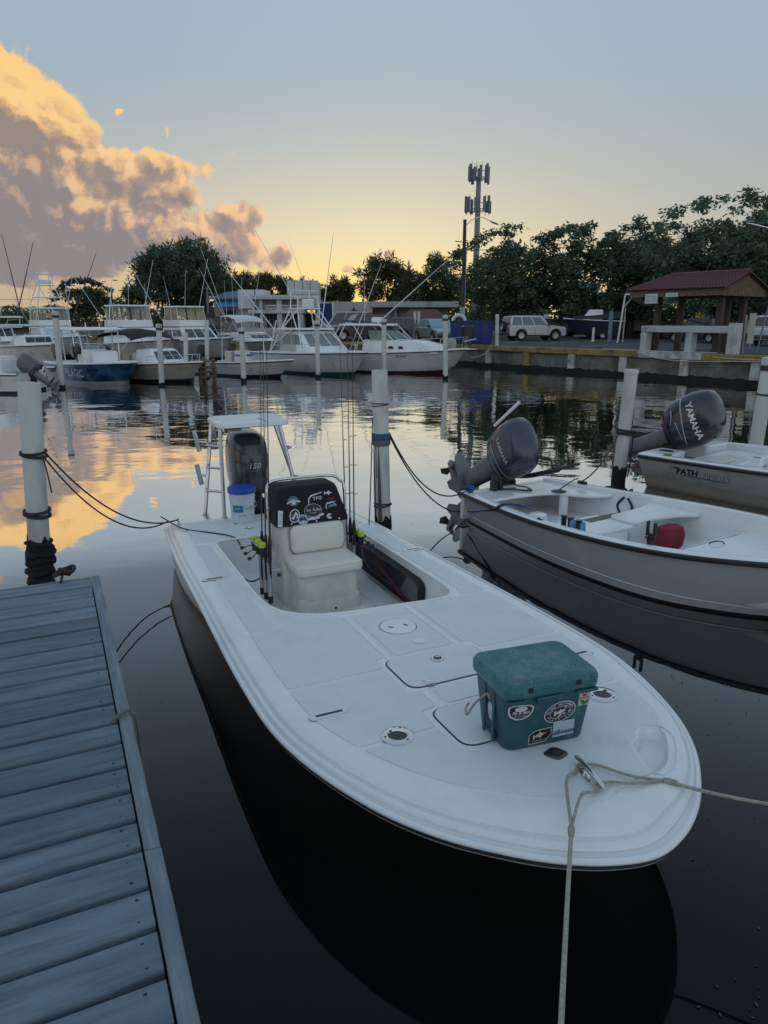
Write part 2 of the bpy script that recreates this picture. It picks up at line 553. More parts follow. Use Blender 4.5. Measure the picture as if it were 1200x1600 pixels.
# ---------------------------------------------------------------- water, land, seawall
def water_mat():
    m = bpy.data.materials.new('harbour water'); m.use_nodes = True
    nt = m.node_tree; N, L = nt.nodes, nt.links
    N.remove(N['Principled BSDF'])
    b = N.new('ShaderNodeBsdfGlossy'); b.inputs['Roughness'].default_value = .02; b.inputs['Color'].default_value = (1, 1, 1, 1)
    dk = N.new('ShaderNodeBsdfDiffuse'); dk.inputs['Color'].default_value = (.004, .006, .006, 1)
    fr = N.new('ShaderNodeFresnel'); fr.inputs['IOR'].default_value = 1.333
    # murky still harbour water; ramp brightens grazing sky reflections beyond true Fresnel, darkens steep ones
    e3 = N.new('ShaderNodeValToRGB'); cr_ = e3.color_ramp
    for p_, v_ in ((.02, .011), (.03, .020), (.06, .10), (.106, .25), (.145, .35), (.185, .74), (.21, .84), (.32, .92)):
        q_ = cr_.elements.new(p_); q_.color = (v_, v_, v_, 1)
    L.new(fr.outputs[0], e3.inputs[0])
    mxs = N.new('ShaderNodeMixShader'); L.new(e3.outputs[0], mxs.inputs[0]); L.new(dk.outputs[0], mxs.inputs[1]); L.new(b.outputs[0], mxs.inputs[2])
    L.new(mxs.outputs[0], N['Material Output'].inputs[0])
    tc = N.new('ShaderNodeTexCoord')

    def noise(sc_, det, st, off=(0, 0, 0), rough=.5, rz=0):
        mp = N.new('ShaderNodeMapping'); mp.inputs['Scale'].default_value = st; mp.inputs['Location'].default_value = off
        mp.inputs['Rotation'].default_value = (0, 0, rz)
        L.new(tc.outputs['Object'], mp.inputs[0])
        n = N.new('ShaderNodeTexNoise'); n.inputs['Scale'].default_value = sc_; n.inputs['Detail'].default_value = det; n.inputs['Roughness'].default_value = rough
        n.inputs['Distortion'].default_value = .4
        L.new(mp.outputs[0], n.inputs['Vector'])
        return n.outputs[0]

    def mr(x, a, c, lo, hi):
        n = N.new('ShaderNodeMapRange'); n.interpolation_type = 'SMOOTHSTEP'; L.new(x, n.inputs[0])
        for i, q in enumerate((a, c, lo, hi)):
            n.inputs[i + 1].default_value = q
        return n.outputs[0]

    def mul(a, c):
        n = N.new('ShaderNodeMath'); n.operation = 'MULTIPLY'
        L.new(a, n.inputs[0])
        if hasattr(c, 'node'): L.new(c, n.inputs[1])
        else: n.inputs[1].default_value = c
        return n.outputs[0]

    def add(a, c):
        n = N.new('ShaderNodeMath'); n.operation = 'ADD'; L.new(a, n.inputs[0]); L.new(c, n.inputs[1]); return n.outputs[0]
    # the open basin carries small breeze ripples in patches; the slip in the lee of dock and hulls is nearly still
    sp = N.new('ShaderNodeSeparateXYZ'); L.new(tc.outputs['Object'], sp.inputs[0])
    lee = mr(sp.outputs[1], 8.0, 30.0, .06, 1.0)
    patch = mr(noise(.13, 3, (1, 1.6, 1)), .35, .65, .25, 1.0)
    rip = add(mul(noise(1.1, 2, (.8, 1.5, 1), rz=.25), .026), mul(noise(4.2, 2, (.7, 1.4, 1), (3, 1, 0), rz=-.3), .0042))
    swell = mul(noise(.35, 2, (1, 1.2, 1), (8, 2, 0)), .03)
    h = add(mul(mul(rip, patch), lee), mul(swell, mr(sp.outputs[1], 4.0, 20.0, .25, .8)))
    bp = N.new('ShaderNodeBump'); bp.inputs['Strength'].default_value = 1.0; bp.inputs['Distance'].default_value = 1.0
    L.new(h, bp.inputs['Height']); L.new(bp.outputs[0], b.inputs['Normal']); L.new(bp.outputs[0], fr.inputs['Normal'])
    return m


WLP = Vector((7.1, 40.3, 0)); WLD = Vector((.5988, -.8009, 0)); WLN = Vector((-.8009, -.5988, 0))   # right seawall: point, run, face normal
LAND_Z = 1.2


def wall_at(px, z=.6):                      # where the seawall crosses the image column px
    lo, hi = -8.0, 30.0
    for _ in range(40):
        mid = (lo + hi) / 2
        p = WLP + WLD * mid
        f = p.y * math.cos(PITCH) + (CAM_H - z) * math.sin(PITCH)
        if 600 + FPX * p.x / f < px: lo = mid
        else: hi = mid
    return lo


m = MB(); m.add([(-220, -60, 0), (220, -60, 0), (220, 60, 0), (-220, 60, 0)], [(0, 1, 2, 3)])
o = obj('water', m, water_mat()); o['kind'] = 'structure'

asphalt = pm('worn asphalt', (.055, .056, .058), .9, var=.25, scale=.8, bump=.004, bscale=30, dirt=(.085, .082, .075), dscale=.25, damt=.5)
conc_d = pm('stained dark concrete', (.20, .188, .165), .9, var=.35, scale=1.6, bump=.012, bscale=14, dirt=(.05, .045, .036), dscale=1.1, damt=.7)
conc_l = pm('weathered pale concrete', (.33, .33, .31), .85, var=.15, scale=3, bump=.006, bscale=25, dirt=(.12, .11, .09), dscale=1.6, damt=.6)
ochre = pm('worn ochre paint', (.34, .25, .09), .8, var=.25, scale=3, bump=.006, bscale=25, dirt=(.10, .075, .045), dscale=1.7, damt=.85)
whitep = pm('chipped white paint', (.56, .56, .53), .75, var=.12, scale=3, bump=.004, bscale=25, dirt=(.14, .13, .11), dscale=2.2, damt=.65)

corner = WLP + WLD * (-6.4)
rend = WLP + WLD * 32
m = MB()
poly = [(corner.x, corner.y), (rend.x, rend.y), (60, 0), (900, 0), (900, 1500), (-900, 1500), (-900, 110), (-75, 84)]
m.fill([poly], lambda x, y: LAND_Z - .004)
land = obj('ground', m, asphalt); land['kind'] = 'structure'

# --- seawall on the right: bays of panel between pilasters under a cap
sw = thing('seawall', 'stained concrete seawall with ochre cap and pilasters edging the car park', 'seawall', (0, 0, 0))


def wpt(s, out, z):
    p = WLP + WLD * s + WLN * out
    return (p.x, p.y, z)


def wbox(m, s0, s1, o0, o1, z0, z1, mat=0):
    p = [wpt(s, o_, z) for z in (z0, z1) for (s, o_) in ((s0, o0), (s1, o0), (s1, o1), (s0, o1))]
    m.add(p, [(3, 2, 1, 0), (4, 5, 6, 7), (0, 1, 5, 4), (1, 2, 6, 5), (2, 3, 7, 6), (3, 0, 4, 7)], mat)


pil = [wall_at(p) for p in (703, 765, 824.5, 894.5, 975, 1070.5, 1182)]
while pil[-1] < 28: pil.append(pil[-1] + 2.9)
pil.insert(0, -6.2)
for i, s in enumerate(pil):
    m = MB(); wbox(m, s - .19, s + .19, 0.0, .16, .22, .93)
    obj('pilaster', m, [ochre, whitep][0 if i in (0, 3) else 1], sw, bevel=.015)
for a, b in zip(pil[:-1], pil[1:]):
    m = MB(); wbox(m, a - .188, b - .192, -.3, .0, -.8, .93)
    obj('panel', m, conc_d, sw)
for a, b in zip(pil[:-1], pil[1:]):         # ragged growth along the tide line
    m = MB(); n = 26
    top = []
    for k in range(n + 1):
        s = a + (b - a) * k / n
        top.append((s, .16 + .08 * random.random()))
    vs = []
    for s, z in top:
        vs += [wpt(s, .012 + .03 * random.random(), -.3), wpt(s, .03 + .03 * random.random(), z * .6), wpt(s, .002, z + .05)]
    fs = []
    for k in range(n):
        for j in range(2):
            q = k * 3 + j
            fs.append((q, q + 3, q + 4, q + 1))
    m.add(vs, fs)
    obj('tide_growth', m, growth, sw)
caps = [-6.4] + [s + .8 for s in pil[1:]]
ps0, ps1 = wall_at(992, 1.2), wall_at(1125, 1.2)
for a, b in zip(caps[:-1], caps[1:]):
    mid = (a + b) / 2
    m = MB(); wbox(m, a + .006, b - .006, -.35, .17, .935, LAND_Z + .02)
    obj('cap', m, whitep if ps0 - .8 < mid < ps1 + .4 else ochre, sw, bevel=.02)

# --- the seawall behind the moored boats
bw = thing('back_seawall', 'low concrete seawall behind the row of moored boats', 'seawall', (0, 0, 0))
A = Vector((corner.x, corner.y, 0)); B = Vector((-75, 84, 0))
dd = (B - A); LL = dd.length; dd.normalize(); nn = Vector((dd.y, -dd.x, 0))
if nn.y > 0: nn = -nn
k = 0
while k * 4.0 < LL - 4:
    m = MB()
    p0, p1 = A + dd * (k * 4.0 + .01), A + dd * (k * 4.0 + 3.99)
    q = [p0 + nn * .05, p1 + nn * .05, p1 - nn * .3, p0 - nn * .3]
    m.prism([(p.x, p.y) for p in q], -.8, .96)
    obj('panel', m, conc_d, bw)
    m = MB()
    q = [p0 + nn * .14, p1 + nn * .14, p1 - nn * .35, p0 - nn * .35]
    m.prism([(p.x, p.y) for p in q], .965, LAND_Z + .02)
    obj('cap', m, ochre if k % 3 else conc_l, bw, bevel=.02)
    k += 1

# --- kerbs, grass verge, painted bay lines
kerbm = pm('pale blue painted kerb', (.34, .47, .52), .7, var=.12, dirt=(.3, .3, .28), damt=.4)
grassm = pm('short grass', (.06, .085, .025), .9, var=.5, scale=20)
a, b = W(812, 524, LAND_Z), W(1010, 527, LAND_Z)
VD = (b - a).normalized(); VN = Vector((-VD.y, VD.x, 0))
def verge(s, o_): return a + VD * s + VN * o_
for k in range(9):
    s0 = -1.5 + k * 2.3
    if k == 3: continue
    m = MB()
    q = [verge(s0, 0), verge(s0 + 2.26, 0), verge(s0 + 2.26, .16), verge(s0, .16)]
    m.prism([(p.x, p.y) for p in q], LAND_Z - .003, LAND_Z + .15)
    o = obj('kerb', m, kerbm, bevel=.02); o['kind'] = 'structure'
m = MB()
for k in range(5200):
    s, q = random.uniform(-2, 20), random.uniform(.25, 9)
    p = verge(s, q); h = random.uniform(.05, .13); an = random.uniform(0, PI)
    u = Vector((math.cos(an), math.sin(an), 0)) * .05
    z = LAND_Z
    m.add([(p.x - u.x, p.y - u.y, z), (p.x + u.x, p.y + u.y, z), (p.x + random.uniform(-.05, .05), p.y + random.uniform(-.05, .05), z + h)], [(0, 1, 2)])
o = obj('grass', m, grassm, norm=False); tag(o, 'strip of short grass behind the pale blue kerb', None, kind='stuff')
m = MB()
q = [verge(-3, .2), verge(21, .2), verge(21, 9.2), verge(-3, 9.2)]
m.add([(p.x, p.y, LAND_Z + .004) for p in q], [(0, 1, 2, 3)])
o = obj('verge', m, pm('bare earth and turf', (.07, .075, .04), .95, var=.4, scale=2)); o['kind'] = 'structure'
linem = pm('faded white road paint', (.5, .5, .48), .8, var=.2, dirt=(.12, .12, .12), damt=.7)
for (p, q) in (((850, 537.5), (905, 534)), ((905, 542), (1000, 536)), ((795, 536), (812, 533))):
    u, v = W(*p, LAND_Z), W(*q, LAND_Z)
    t = (v - u).normalized(); n_ = Vector((-t.y, t.x, 0)) * .06
    m = MB(); m.add([u - n_ + Vector((0, 0, .004)), v - n_ + Vector((0, 0, .004)), v + n_ + Vector((0, 0, .004)), u + n_ + Vector((0, 0, .004))], [(0, 1, 2, 3)])
    o = obj('parking_line', m, linem); o['kind'] = 'structure'

# ---------------------------------------------------------------- trees
def leafm(name, col, var=.35):
    if name in MT: return MT[name]
    m = bpy.data.materials.new(name); m.use_nodes = True
    nt = m.node_tree; N, L = nt.nodes, nt.links
    b = N['Principled BSDF']; b.inputs['Roughness'].default_value = .55
    tc = N.new('ShaderNodeTexCoord'); n = N.new('ShaderNodeTexNoise'); n.inputs['Scale'].default_value = .9; n.inputs['Detail'].default_value = 6
    L.new(tc.outputs['Object'], n.inputs[0])
    mr = N.new('ShaderNodeMapRange'); L.new(n.outputs[0], mr.inputs[0]); mr.inputs[1].default_value = .3; mr.inputs[2].default_value = .7
    mx = N.new('ShaderNodeMix'); mx.data_type = 'RGBA'; L.new(mr.outputs[0], mx.inputs[0])
    mx.inputs[6].default_value = tuple(c * (1 - var) for c in col) + (1,); mx.inputs[7].default_value = tuple(c * (1 + var) for c in col) + (1,)
    L.new(mx.outputs[2], b.inputs['Base Color'])
    t = N.new('ShaderNodeBsdfTranslucent'); L.new(mx.outputs[2], t.inputs[0])
    ms = N.new('ShaderNodeMixShader'); ms.inputs[0].default_value = .42
    L.new(b.outputs[0], ms.inputs[1]); L.new(t.outputs[0], ms.inputs[2]); L.new(ms.outputs[0], N['Material Output'].inputs[0])
    MT[name] = m
    return m


leaf_d = leafm('dark needle foliage', (.085, .115, .078))
leaf_m = leafm('sea almond leaves', (.10, .15, .095))
leaf_o = leafm('olive feathery foliage', (.10, .10, .05))
bark = pm('grey brown bark', (.10, .085, .07), .9, var=.3, scale=8, bump=.02, bscale=20)


def leaf_mesh(name, P, size, mat, parent, droop=.3, aspect=.5, flatness=0.0):
    n = len(P)
    d = rng.normal(size=(n, 3)); d[:, 2] = d[:, 2] * (1 - flatness) - droop
    d /= np.linalg.norm(d, axis=1)[:, None]
    r = rng.normal(size=(n, 3)); r[:, 2] *= (1 - flatness)
    w = np.cross(d, r); w /= np.linalg.norm(w, axis=1)[:, None] + 1e-9
    if flatness > 0:
        w[:, 2] *= (1 - flatness)
    s = size * rng.uniform(.6, 1.35, size=(n, 1))
    V = np.stack([P, P + d * s * .5 + w * s * aspect * .5, P + d * s, P + d * s * .5 - w * s * aspect * .5], 1).reshape(-1, 3)
    me = bpy.data.meshes.new(name)
    me.vertices.add(4 * n); me.vertices.foreach_set('co', V.astype(np.float32).ravel())
    me.loops.add(4 * n); me.loops.foreach_set('vertex_index', np.arange(4 * n, dtype=np.int32))
    me.polygons.add(n); me.polygons.foreach_set('loop_start', np.arange(0, 4 * n, 4, dtype=np.int32))
    me.polygons.foreach_set('loop_total', np.full(n, 4, dtype=np.int32))
    me.materials.append(mat); me.update(calc_edges=True); me.validate()
    o = bpy.data.objects.new(name, me)
    return link(o, parent)


def tree(name, label, cx, top, bot, hw, Y, kind='almond', n=9000, base=None, trunk_px=None, group=None, seed=1, mat=None, lobes=None, leaf=None):
    """a tree whose crown spans the photo columns cx-hw..cx+hw at depth Y"""
    global rng
    rng = np.random.default_rng(seed)
    rd = random.Random(seed)
    pxm = Y / FPX * 1.02
    ctr = WY(cx, (top + bot) / 2, Y)
    zt, zb = WY(cx, top, Y).z, max(WY(cx, bot, Y).z, LAND_Z + .6)
    hwm = hw * pxm * 1.16; hm = (zt - zb) / 2 * 1.06; zc = (zt + zb) / 2
    tx = WY(trunk_px or cx, bot, Y).x
    root = thing(name, label, 'tree', (tx, Y, LAND_Z), 0, group)
    ox = ctr.x - tx; oz = zc - LAND_Z
    dep = min(hwm, hm * 1.5)
    pts = []
    nl = lobes or 22
    L_ = []
    for i in range(nl):
        while True:
            p = Vector((rd.uniform(-1, 1), rd.uniform(-1, 1), rd.uniform(-1, 1)))
            if p.length < 1: break
        if p.length > 0: p *= (.62 + .38 * rd.random()) / max(p.length, .35)
        rr = rd.uniform(.24, .42)
        q = Vector((ox + p.x * hwm * (1 - rr * .8), p.y * dep * (1 - rr * .8), oz + p.z * hm * (1 - rr * .8)))
        L_.append((q, rr))
    if kind == 'dense':
        L_.append((Vector((ox, 0, oz)), .86))
    wsum = sum(r ** 2 for _, r in L_)
    for q, rr in L_:
        k = int(n * rr ** 2 / wsum)
        d = rng.normal(size=(k, 3)); d /= np.linalg.norm(d, axis=1)[:, None]
        rad = rng.uniform(.25, 1.0, size=(k, 1)) ** .45 if kind != 'dense' else rng.uniform(.5, 1, size=(k, 1)) ** .5
        e = np.array([hwm * rr, dep * rr, hm * rr * (1.0 if kind != 'almond' else .75)])
        # clump the leaves into sprays
        nc = max(6, k // 22)
        cen = d[:nc] * rad[:nc]
        idx = rng.integers(0, nc, size=k)
        P = cen[idx] + rng.normal(size=(k, 3)) * (.16 if kind == 'almond' else .11)
        pts.append(P * e + np.array(q))
    P = np.concatenate(pts)
    if kind == 'almond':                       # sprays poking out of the upper outline
        ex = []
        for i in range(26):
            a = rd.uniform(-1, 1); up = math.sqrt(max(0, 1 - a * a))
            c = np.array([ox + a * hwm * 1.02, rd.uniform(-.4, .4) * dep, oz + up * hm * rd.uniform(.92, 1.08)])
            ex.append(c + rng.normal(size=(60, 3)) * np.array([.055 * hwm, .05 * hwm, .03 * hwm]))
        P = np.concatenate([P] + ex)
    P = P[P[:, 2] > .25]
    if kind == 'feather':
        leaf_mesh('crown', P, leaf or .5, mat or leaf_o, root, .1, .16)
    elif kind == 'dense':
        leaf_mesh('crown', P, leaf or .5, mat or leaf_d, root, -.2, .25)
    else:
        leaf_mesh('crown', P, leaf or .34, mat or leaf_m, root, .25, .55, .35)
    m = MB()
    th = max(oz - hm * .1, 1.0)
    r0 = max(.16, hwm * .055)
    path = [(0, 0, -.1), (rd.uniform(-.1, .1), 0, th * .35), (ox * .3 + rd.uniform(-.2, .2), 0, th * .7), (ox * .6, 0, th)]
    cp = catmull(path, 4)
    m.tube(cp, [r0 * (1.25 - .75 * i / (len(cp) - 1)) for i in range(len(cp))], 8)
    for i in range(9 if kind != 'dense' else 5):
        q, rr = L_[rd.randrange(nl)]
        st = Vector(path[1]).lerp(Vector(path[2]), rd.uniform(.2, 1))
        md = st.lerp(q, .5) + Vector((0, 0, rd.uniform(-.05, .12) * hm))
        cp = catmull([st, md, q], 4)
        m.tube(cp, [r0 * (.5 - .4 * j / (len(cp) - 1)) for j in range(len(cp))], 6)
    obj('trunk', m, bark, root)
    return root


TG = 'trees beyond the marina'
tree('round_tree', 'big dense round-crowned dark tree behind the moored sport boats', 284, 374, 486, 70, 75, 'dense', 16000, trunk_px=312, group=TG, seed=3, lobes=60, leaf=.55)
tree('shade_tree', 'small dark tree on the shore between flybridge boat and tower boat', 133, 441, 496, 36, 88, 'almond', 5000, group=TG, seed=5, mat=leaf_d)
tree('feathery_tree', 'thin see-through tree just beside the big round tree', 205, 440, 488, 26, 92, 'feather', 1500, group=TG, seed=6, lobes=12, leaf=.8)
for i, (px, t, hw) in enumerate(((352, 424, 26), (385, 421, 30), (425, 424, 32), (462, 428, 30))):
    tree('casuarina_tree', ['low casuarina touching the side of the big round tree', 'wide casuarina behind the blue-roofed house', 'casuarina above the flat grey pillared building', 'casuarina just beside the tall grey clad tower'][i], px, t, 476, hw, 100 + i, 'feather', 3600, group=TG, seed=10 + i, lobes=18, leaf=.75)
for i, (px, t, hw) in enumerate(((513, 432, 16), (538, 431, 17))):
    tree('casuarina_tree', ['slim casuarina nearest the tall grey clad tower', 'slim casuarina standing in the bright gap above the low warehouse'][i], px, t, 480, hw, 104, 'feather', 1700, group=TG, seed=20 + i, lobes=12, leaf=.8)
tree('casuarina_tree', 'tall ragged casuarina over the low warehouse with the sunset behind it', 606, 393, 492, 42, 92, 'feather', 6000, group=TG, seed=31, lobes=22, leaf=.8)
tree('casuarina_tree', 'green casuarina beside the wooden lamp pole', 676, 392, 505, 50, 84, 'feather', 9000, group=TG, seed=33, mat=leafm('green feathery foliage', (.055, .075, .035)), lobes=26, leaf=.7)
tree('sea_almond_tree', 'broad leafy tree in front of the cell tower and above the silver off-roader', 795, 366, 518, 74, 62, 'almond', 19000, trunk_px=800, group=TG, seed=41, lobes=34)
tree('sea_almond_tree', 'leafy tree with open crown and dark trunk beside the parked boat trailer', 905, 360, 512, 60, 60, 'almond', 13000, trunk_px=906, group=TG, seed=42, lobes=24)
tree('sea_almond_tree', 'leafy tree rising behind the tiled pavilion roof', 1010, 352, 520, 72, 61, 'almond', 18000, trunk_px=985, group=TG, seed=43, lobes=30)
tree('sea_almond_tree', 'tallest spreading tree at the edge of the view over the pavilion', 1120, 318, 515, 100, 54, 'almond', 24000, trunk_px=1130, group=TG, seed=44, lobes=38)
tree('sea_almond_tree', 'spreading tree behind the white parked car', 1225, 312, 515, 80, 57, 'almond', 15000, trunk_px=1235, group=TG, seed=45, lobes=26)


def bush(label, cx, top, bot, hw, Y, seed, n=1500, mat=None):
    global rng
    rng = np.random.default_rng(seed)
    c = WY(cx, bot, Y); zt = WY(cx, top, Y).z
    root = thing('bush', label, 'bush', (c.x, Y, LAND_Z), 0, 'bushes along the shore')
    h = max(zt - LAND_Z, .6); w = hw * Y / FPX
    d = rng.normal(size=(n, 3)); d /= np.linalg.norm(d, axis=1)[:, None]
    cen = d[:n // 18] * rng.uniform(.5, 1, size=(n // 18, 1))
    P = cen[rng.integers(0, len(cen), n)] + rng.normal(size=(n, 3)) * .14
    P = P * np.array([w, w * .8, h * .5]) + np.array([0, 0, h * .5])
    P = P[P[:, 2] > .05]
    leaf_mesh('foliage', P, .3, mat or leaf_m, root, .1, .5)
    m = MB()
    for i in range(5):
        m.tube([(0, 0, 0), (random.uniform(-.3, .3) * w, random.uniform(-.3, .3) * w, h * .6)], [.05, .02], 5)
    obj('stem', m, bark, root)


for i, a in enumerate((
        ('round bush behind the white moored sport boat with the canvas top', 330, 492, 520, 12, 68, 51),
        ('dark bush beside the lamp pole behind the blue dumpster', 690, 490, 520, 30, 70, 52),
        ('dark bush under the broad leafy tree behind the silver off-roader', 745, 482, 515, 32, 68, 53),
        ('bush beneath the pavilion tree behind the pavilion posts', 1040, 478, 525, 34, 58, 54),
        ('bush behind the pavilion bench and the parked trailers', 1085, 470, 530, 40, 60, 55),
        ('low bush beside the slanted timber post on the verge', 925, 490, 525, 22, 63, 56),
        ('low dark bush behind the boats parked on the verge', 965, 488, 526, 26, 64, 57),
        ('dark bush line behind the tower boat at the shore', 28, 478, 500, 20, 95, 58),
        ('rounded shoreline bush beside the small palm', 92, 478, 500, 14, 95, 59),
        ('leafy shoreline bush behind the grey clad tower', 462, 490, 520, 14, 66, 60))):
    bush(*a)


def palm(label, px, top, Y, seed):
    rd = random.Random(seed)
    c = WY(px, 500, Y); zt = WY(px, top, Y).z
    root = thing('palm_tree', label, 'palm', (c.x, Y, LAND_Z), 0, 'small palms on the far shore')
    h = zt - LAND_Z - .8
    m = MB(); m.tube([(0, 0, 0), (.15, 0, h * .5), (.1, 0, h)], [.16, .12, .1], 7); obj('trunk', m, bark, root)
    m = MB()
    for i in range(16):
        a = 2 * PI * i / 16 + rd.uniform(-.2, .2); L_ = rd.uniform(1.5, 2.1); up = rd.uniform(.2, .9)
        pr = None
        for k in range(8):
            t = k / 7; r_ = L_ * t; z = h + up * 1.6 * t - 1.7 * t * t
            p = Vector((.1 + math.cos(a) * r_, math.sin(a) * r_, z))
            if pr is not None:
                side = Vector((-math.sin(a), math.cos(a), -.5)) * (.35 * (1 - t * .7)); s2 = Vector((math.sin(a), -math.cos(a), -.5)) * (.35 * (1 - t * .7))
                m.add([pr, p, p + side], [(0, 1, 2)]); m.add([pr, p, p + s2], [(0, 1, 2)])
            pr = p
    obj('frond', m, leaf_m, root, norm=False)


palm('small palm standing on the shore behind the white piling', 80, 468, 92, 1)
palm('tiny palm at the edge of the view behind the tower boat', 12, 470, 96, 2)
palm('small palm on the shore with a leaning trunk beside the bushes', 60, 472, 94, 3)


# the far low wood that closes the horizon
rng = np.random.default_rng(77)
n_ = 26000
xs_ = rng.uniform(-190, 190, n_)
hgt = 3.0 + 1.3 * np.sin(xs_ * .11) + 1.0 * np.sin(xs_ * .37 + 1) + np.where(xs_ > 8, 3.2, 0)
P_ = np.stack([xs_, 132 + rng.uniform(-4, 4, n_), LAND_Z + rng.uniform(0, 1, n_) ** .8 * hgt], 1)
tl = leaf_mesh('treeline', P_, 1.0, leaf_d, None, .0, .6)
tag(tl, 'low dark wood closing the horizon behind the marina', None, kind='stuff')
# ---------------------------------------------------------------- the white flats skiff
SKA = R(-65)
SD_, SN_ = Vector((math.cos(SKA), math.sin(SKA), 0)), Vector((-math.sin(SKA), math.cos(SKA), 0))


def SW(x, y, z=0.0):                       # skiff frame (x forward from the transom, y to port, z up) -> world
    return SD_ * (x - 7.65) + SN_ * (y + 2.005) + Vector((0, 0, z))


def zd(x): return .480 + .1 * x / 5.94
def zr(x): return .426 + .1 * x / 5.94


skiff = thing('skiff', 'white flats skiff with broad foredeck moored beside the grey plank dock', 'boat', SW(0, 0), SKA)
half = [(0, 1.05), (.5, 1.085), (1.36, 1.12), (2.36, 1.137), (3.1, 1.155), (3.6, 1.162), (4.1, 1.157), (4.41, 1.137), (4.69, 1.085), (4.97, 1.0),
        (5.25, .88), (5.48, .73), (5.66, .56), (5.80, .39), (5.905, .195), (5.95, 0)]
OUT = [(p.x, p.y) for p in catmull([(a, -b, 0) for a, b in half] + [(a, b, 0) for a, b in half[::-1][1:]], 7)]      # stern starboard -> bow -> stern port
NO = len(OUT)


def inward(k):
    a, b = OUT[max(k - 1, 0)], OUT[min(k + 1, NO - 1)]
    t = Vector((b[0] - a[0], b[1] - a[1], 0)).normalized()
    return Vector((-t.y, t.x, 0))


INW = [inward(k) for k in range(NO)]


def bowf(x): return 1 + .62 * max(0, min(1, (x - 4.5) / 1.3)) ** 1.3


def ring(ins, dz, zf=zr):
    o = []
    for k, (x, y) in enumerate(OUT):
        bf_ = bowf(x)
        if y > .2: tt_ = min(1, (y - .2) / .42); bf_ += (.78 - bf_) * tt_ * tt_ * (3 - 2 * tt_) * max(0, min(1, (x - 4.8) / .4))   # the shoulder narrows beside the anchor recess
        s = ins * (bf_ if ins > .03 else 1)
        p = Vector((x, y, 0)) + INW[k] * s
        o.append((max(p.x, 0.0) if x < .001 else p.x, p.y, zf(x) + dz))
    return o


def strip(m, prof, mat=0):
    m.loft([ring(a, b) for a, b in prof], mat, closed=False, caps=False)


m = MB(); strip(m, [(.020, -.036), (.010, -.034), (.004, -.026), (.006, -.016), (.016, -.013)])
obj('rub_rail', m, rubber, skiff)
m = MB(); strip(m, [(.026, -.044), (.014, -.043), (.012, -.038), (.020, -.035)])
obj('rail_highlight', m, pm('pale edge highlight', (.5, .5, .48), .3), skiff)  # highlight along the rub rail's lower edge, built in as a pale strip
m = MB()
strip(m, [(.016, -.014), (.004, -.012), (-.003, -.006), (-.003, .002), (.004, .010), (.014, .0145), (.022, .0125), (.028, .007), (.034, .0085), (.032, .018), (.037, .027), (.047, .0325), (.057, .031), (.064, .0255), (.071, .0275), (.070, .037), (.080, .0455), (.096, .0505), (.12, .0545), (.15, .0555), (.185, .054)])
obj('gunwale_cap', m, gel, skiff, sharp=60)
m = MB()


def low(f, z, zabs, tuck):
    o = []
    for k, (x, y) in enumerate(OUT):                                   # f: how far down the flare; the sides tuck in more and more towards the bow
        fl = max(0, min(1, (x - .6) / 3.6)); fl = fl * fl * (3 - 2 * fl)
        p = Vector((x, y, 0)) + INW[k] * (.014 + f * (.05 + .40 * fl))
        px_ = p.x - (f * .42 * max(0, (x - 4.2) / 1.75) ** 1.2 if x > 4.2 else 0)
        o.append((max(px_, 0), p.y * tuck, zr(x) + z if zabs is None else zabs + .05 * fl * (1 - f)))
    return o


m.loft([low(0, -.033, None, 1), low(.30, -.09, None, 1), low(.65, 0, .20, 1), low(1, 0, .07, 1), low(1.06, 0, .0, .97), low(1.2, 0, -.10, .7), low(1.35, 0, -.2, .1)], closed=True, caps=False)
obj('hull', m, hullw, skiff, sharp=50)
# deck moulding with the cockpit opening and the anchor-locker recess
per = ring(.18, 0)
CI = [(.90, -.63), (.97, -.70), (2.4, -.715), (2.75, -.70), (2.93, -.64), (3.06, -.52), (3.13, -.36), (3.165, -.2), (3.19, .2), (3.22, .5), (3.20, .62), (3.12, .695), (2.95, .72), (1.0, .745), (.9, .68)]
REC = [(5.36, .42), (5.55, .34), (5.60, .37), (5.575, .44), (5.48, .55), (5.39, .63), (5.32, .65), (5.27, .60), (5.28, .53), (5.33, .50)]


def rpoly(poly, r, k=4):
    out = []; n = len(poly)
    for i in range(n):
        p, a, b = Vector(poly[i][:2]), Vector(poly[i - 1][:2]), Vector(poly[(i + 1) % n][:2])
        da, db = (a - p), (b - p)
        rr = min(r, da.length * .45, db.length * .45)
        a1, b1 = p + da.normalized() * rr, p + db.normalized() * rr
        for j in range(k + 1):
            t = j / k
            q = a1 * (1 - t) ** 2 + p * 2 * t * (1 - t) + b1 * t * t
            out.append((q.x, q.y))
    return out


CIr = rpoly(CI, .05)
RECr = rpoly(REC, .025)
m = MB()
m.fill([[(p[0], p[1]) for p in per], CIr, RECr], lambda x, y: zd(x))
obj('deck', m, gel, skiff)
m = MB(); m.tube([(x, y, zd(x) + .002) for x, y in CIr], .011, 6, closed=True)
obj('cockpit_rim', m, gel, skiff)
m = MB()
SOLE = .13
m.loft([[(x, y, zd(x) - .002) for x, y in CIr], [(2.05 + (x - 2.05) * .995, y * .995, SOLE + .05) for x, y in CIr], [(2.05 + (x - 2.05) * .965, y * .95, SOLE) for x, y in CIr]], closed=True, caps=False)
m.fill([[(2.05 + (x - 2.05) * .965, y * .95) for x, y in CIr]], lambda x, y: SOLE)
obj('cockpit_liner', m, gel, skiff, sharp=60)
m = MB()
m.loft([[(x, y, zd(x) - .001) for x, y in RECr], [(5.44 + (x - 5.44) * .84, .50 + (y - .50) * .84, zd(x) - .055) for x, y in RECr]], closed=True, caps=False)
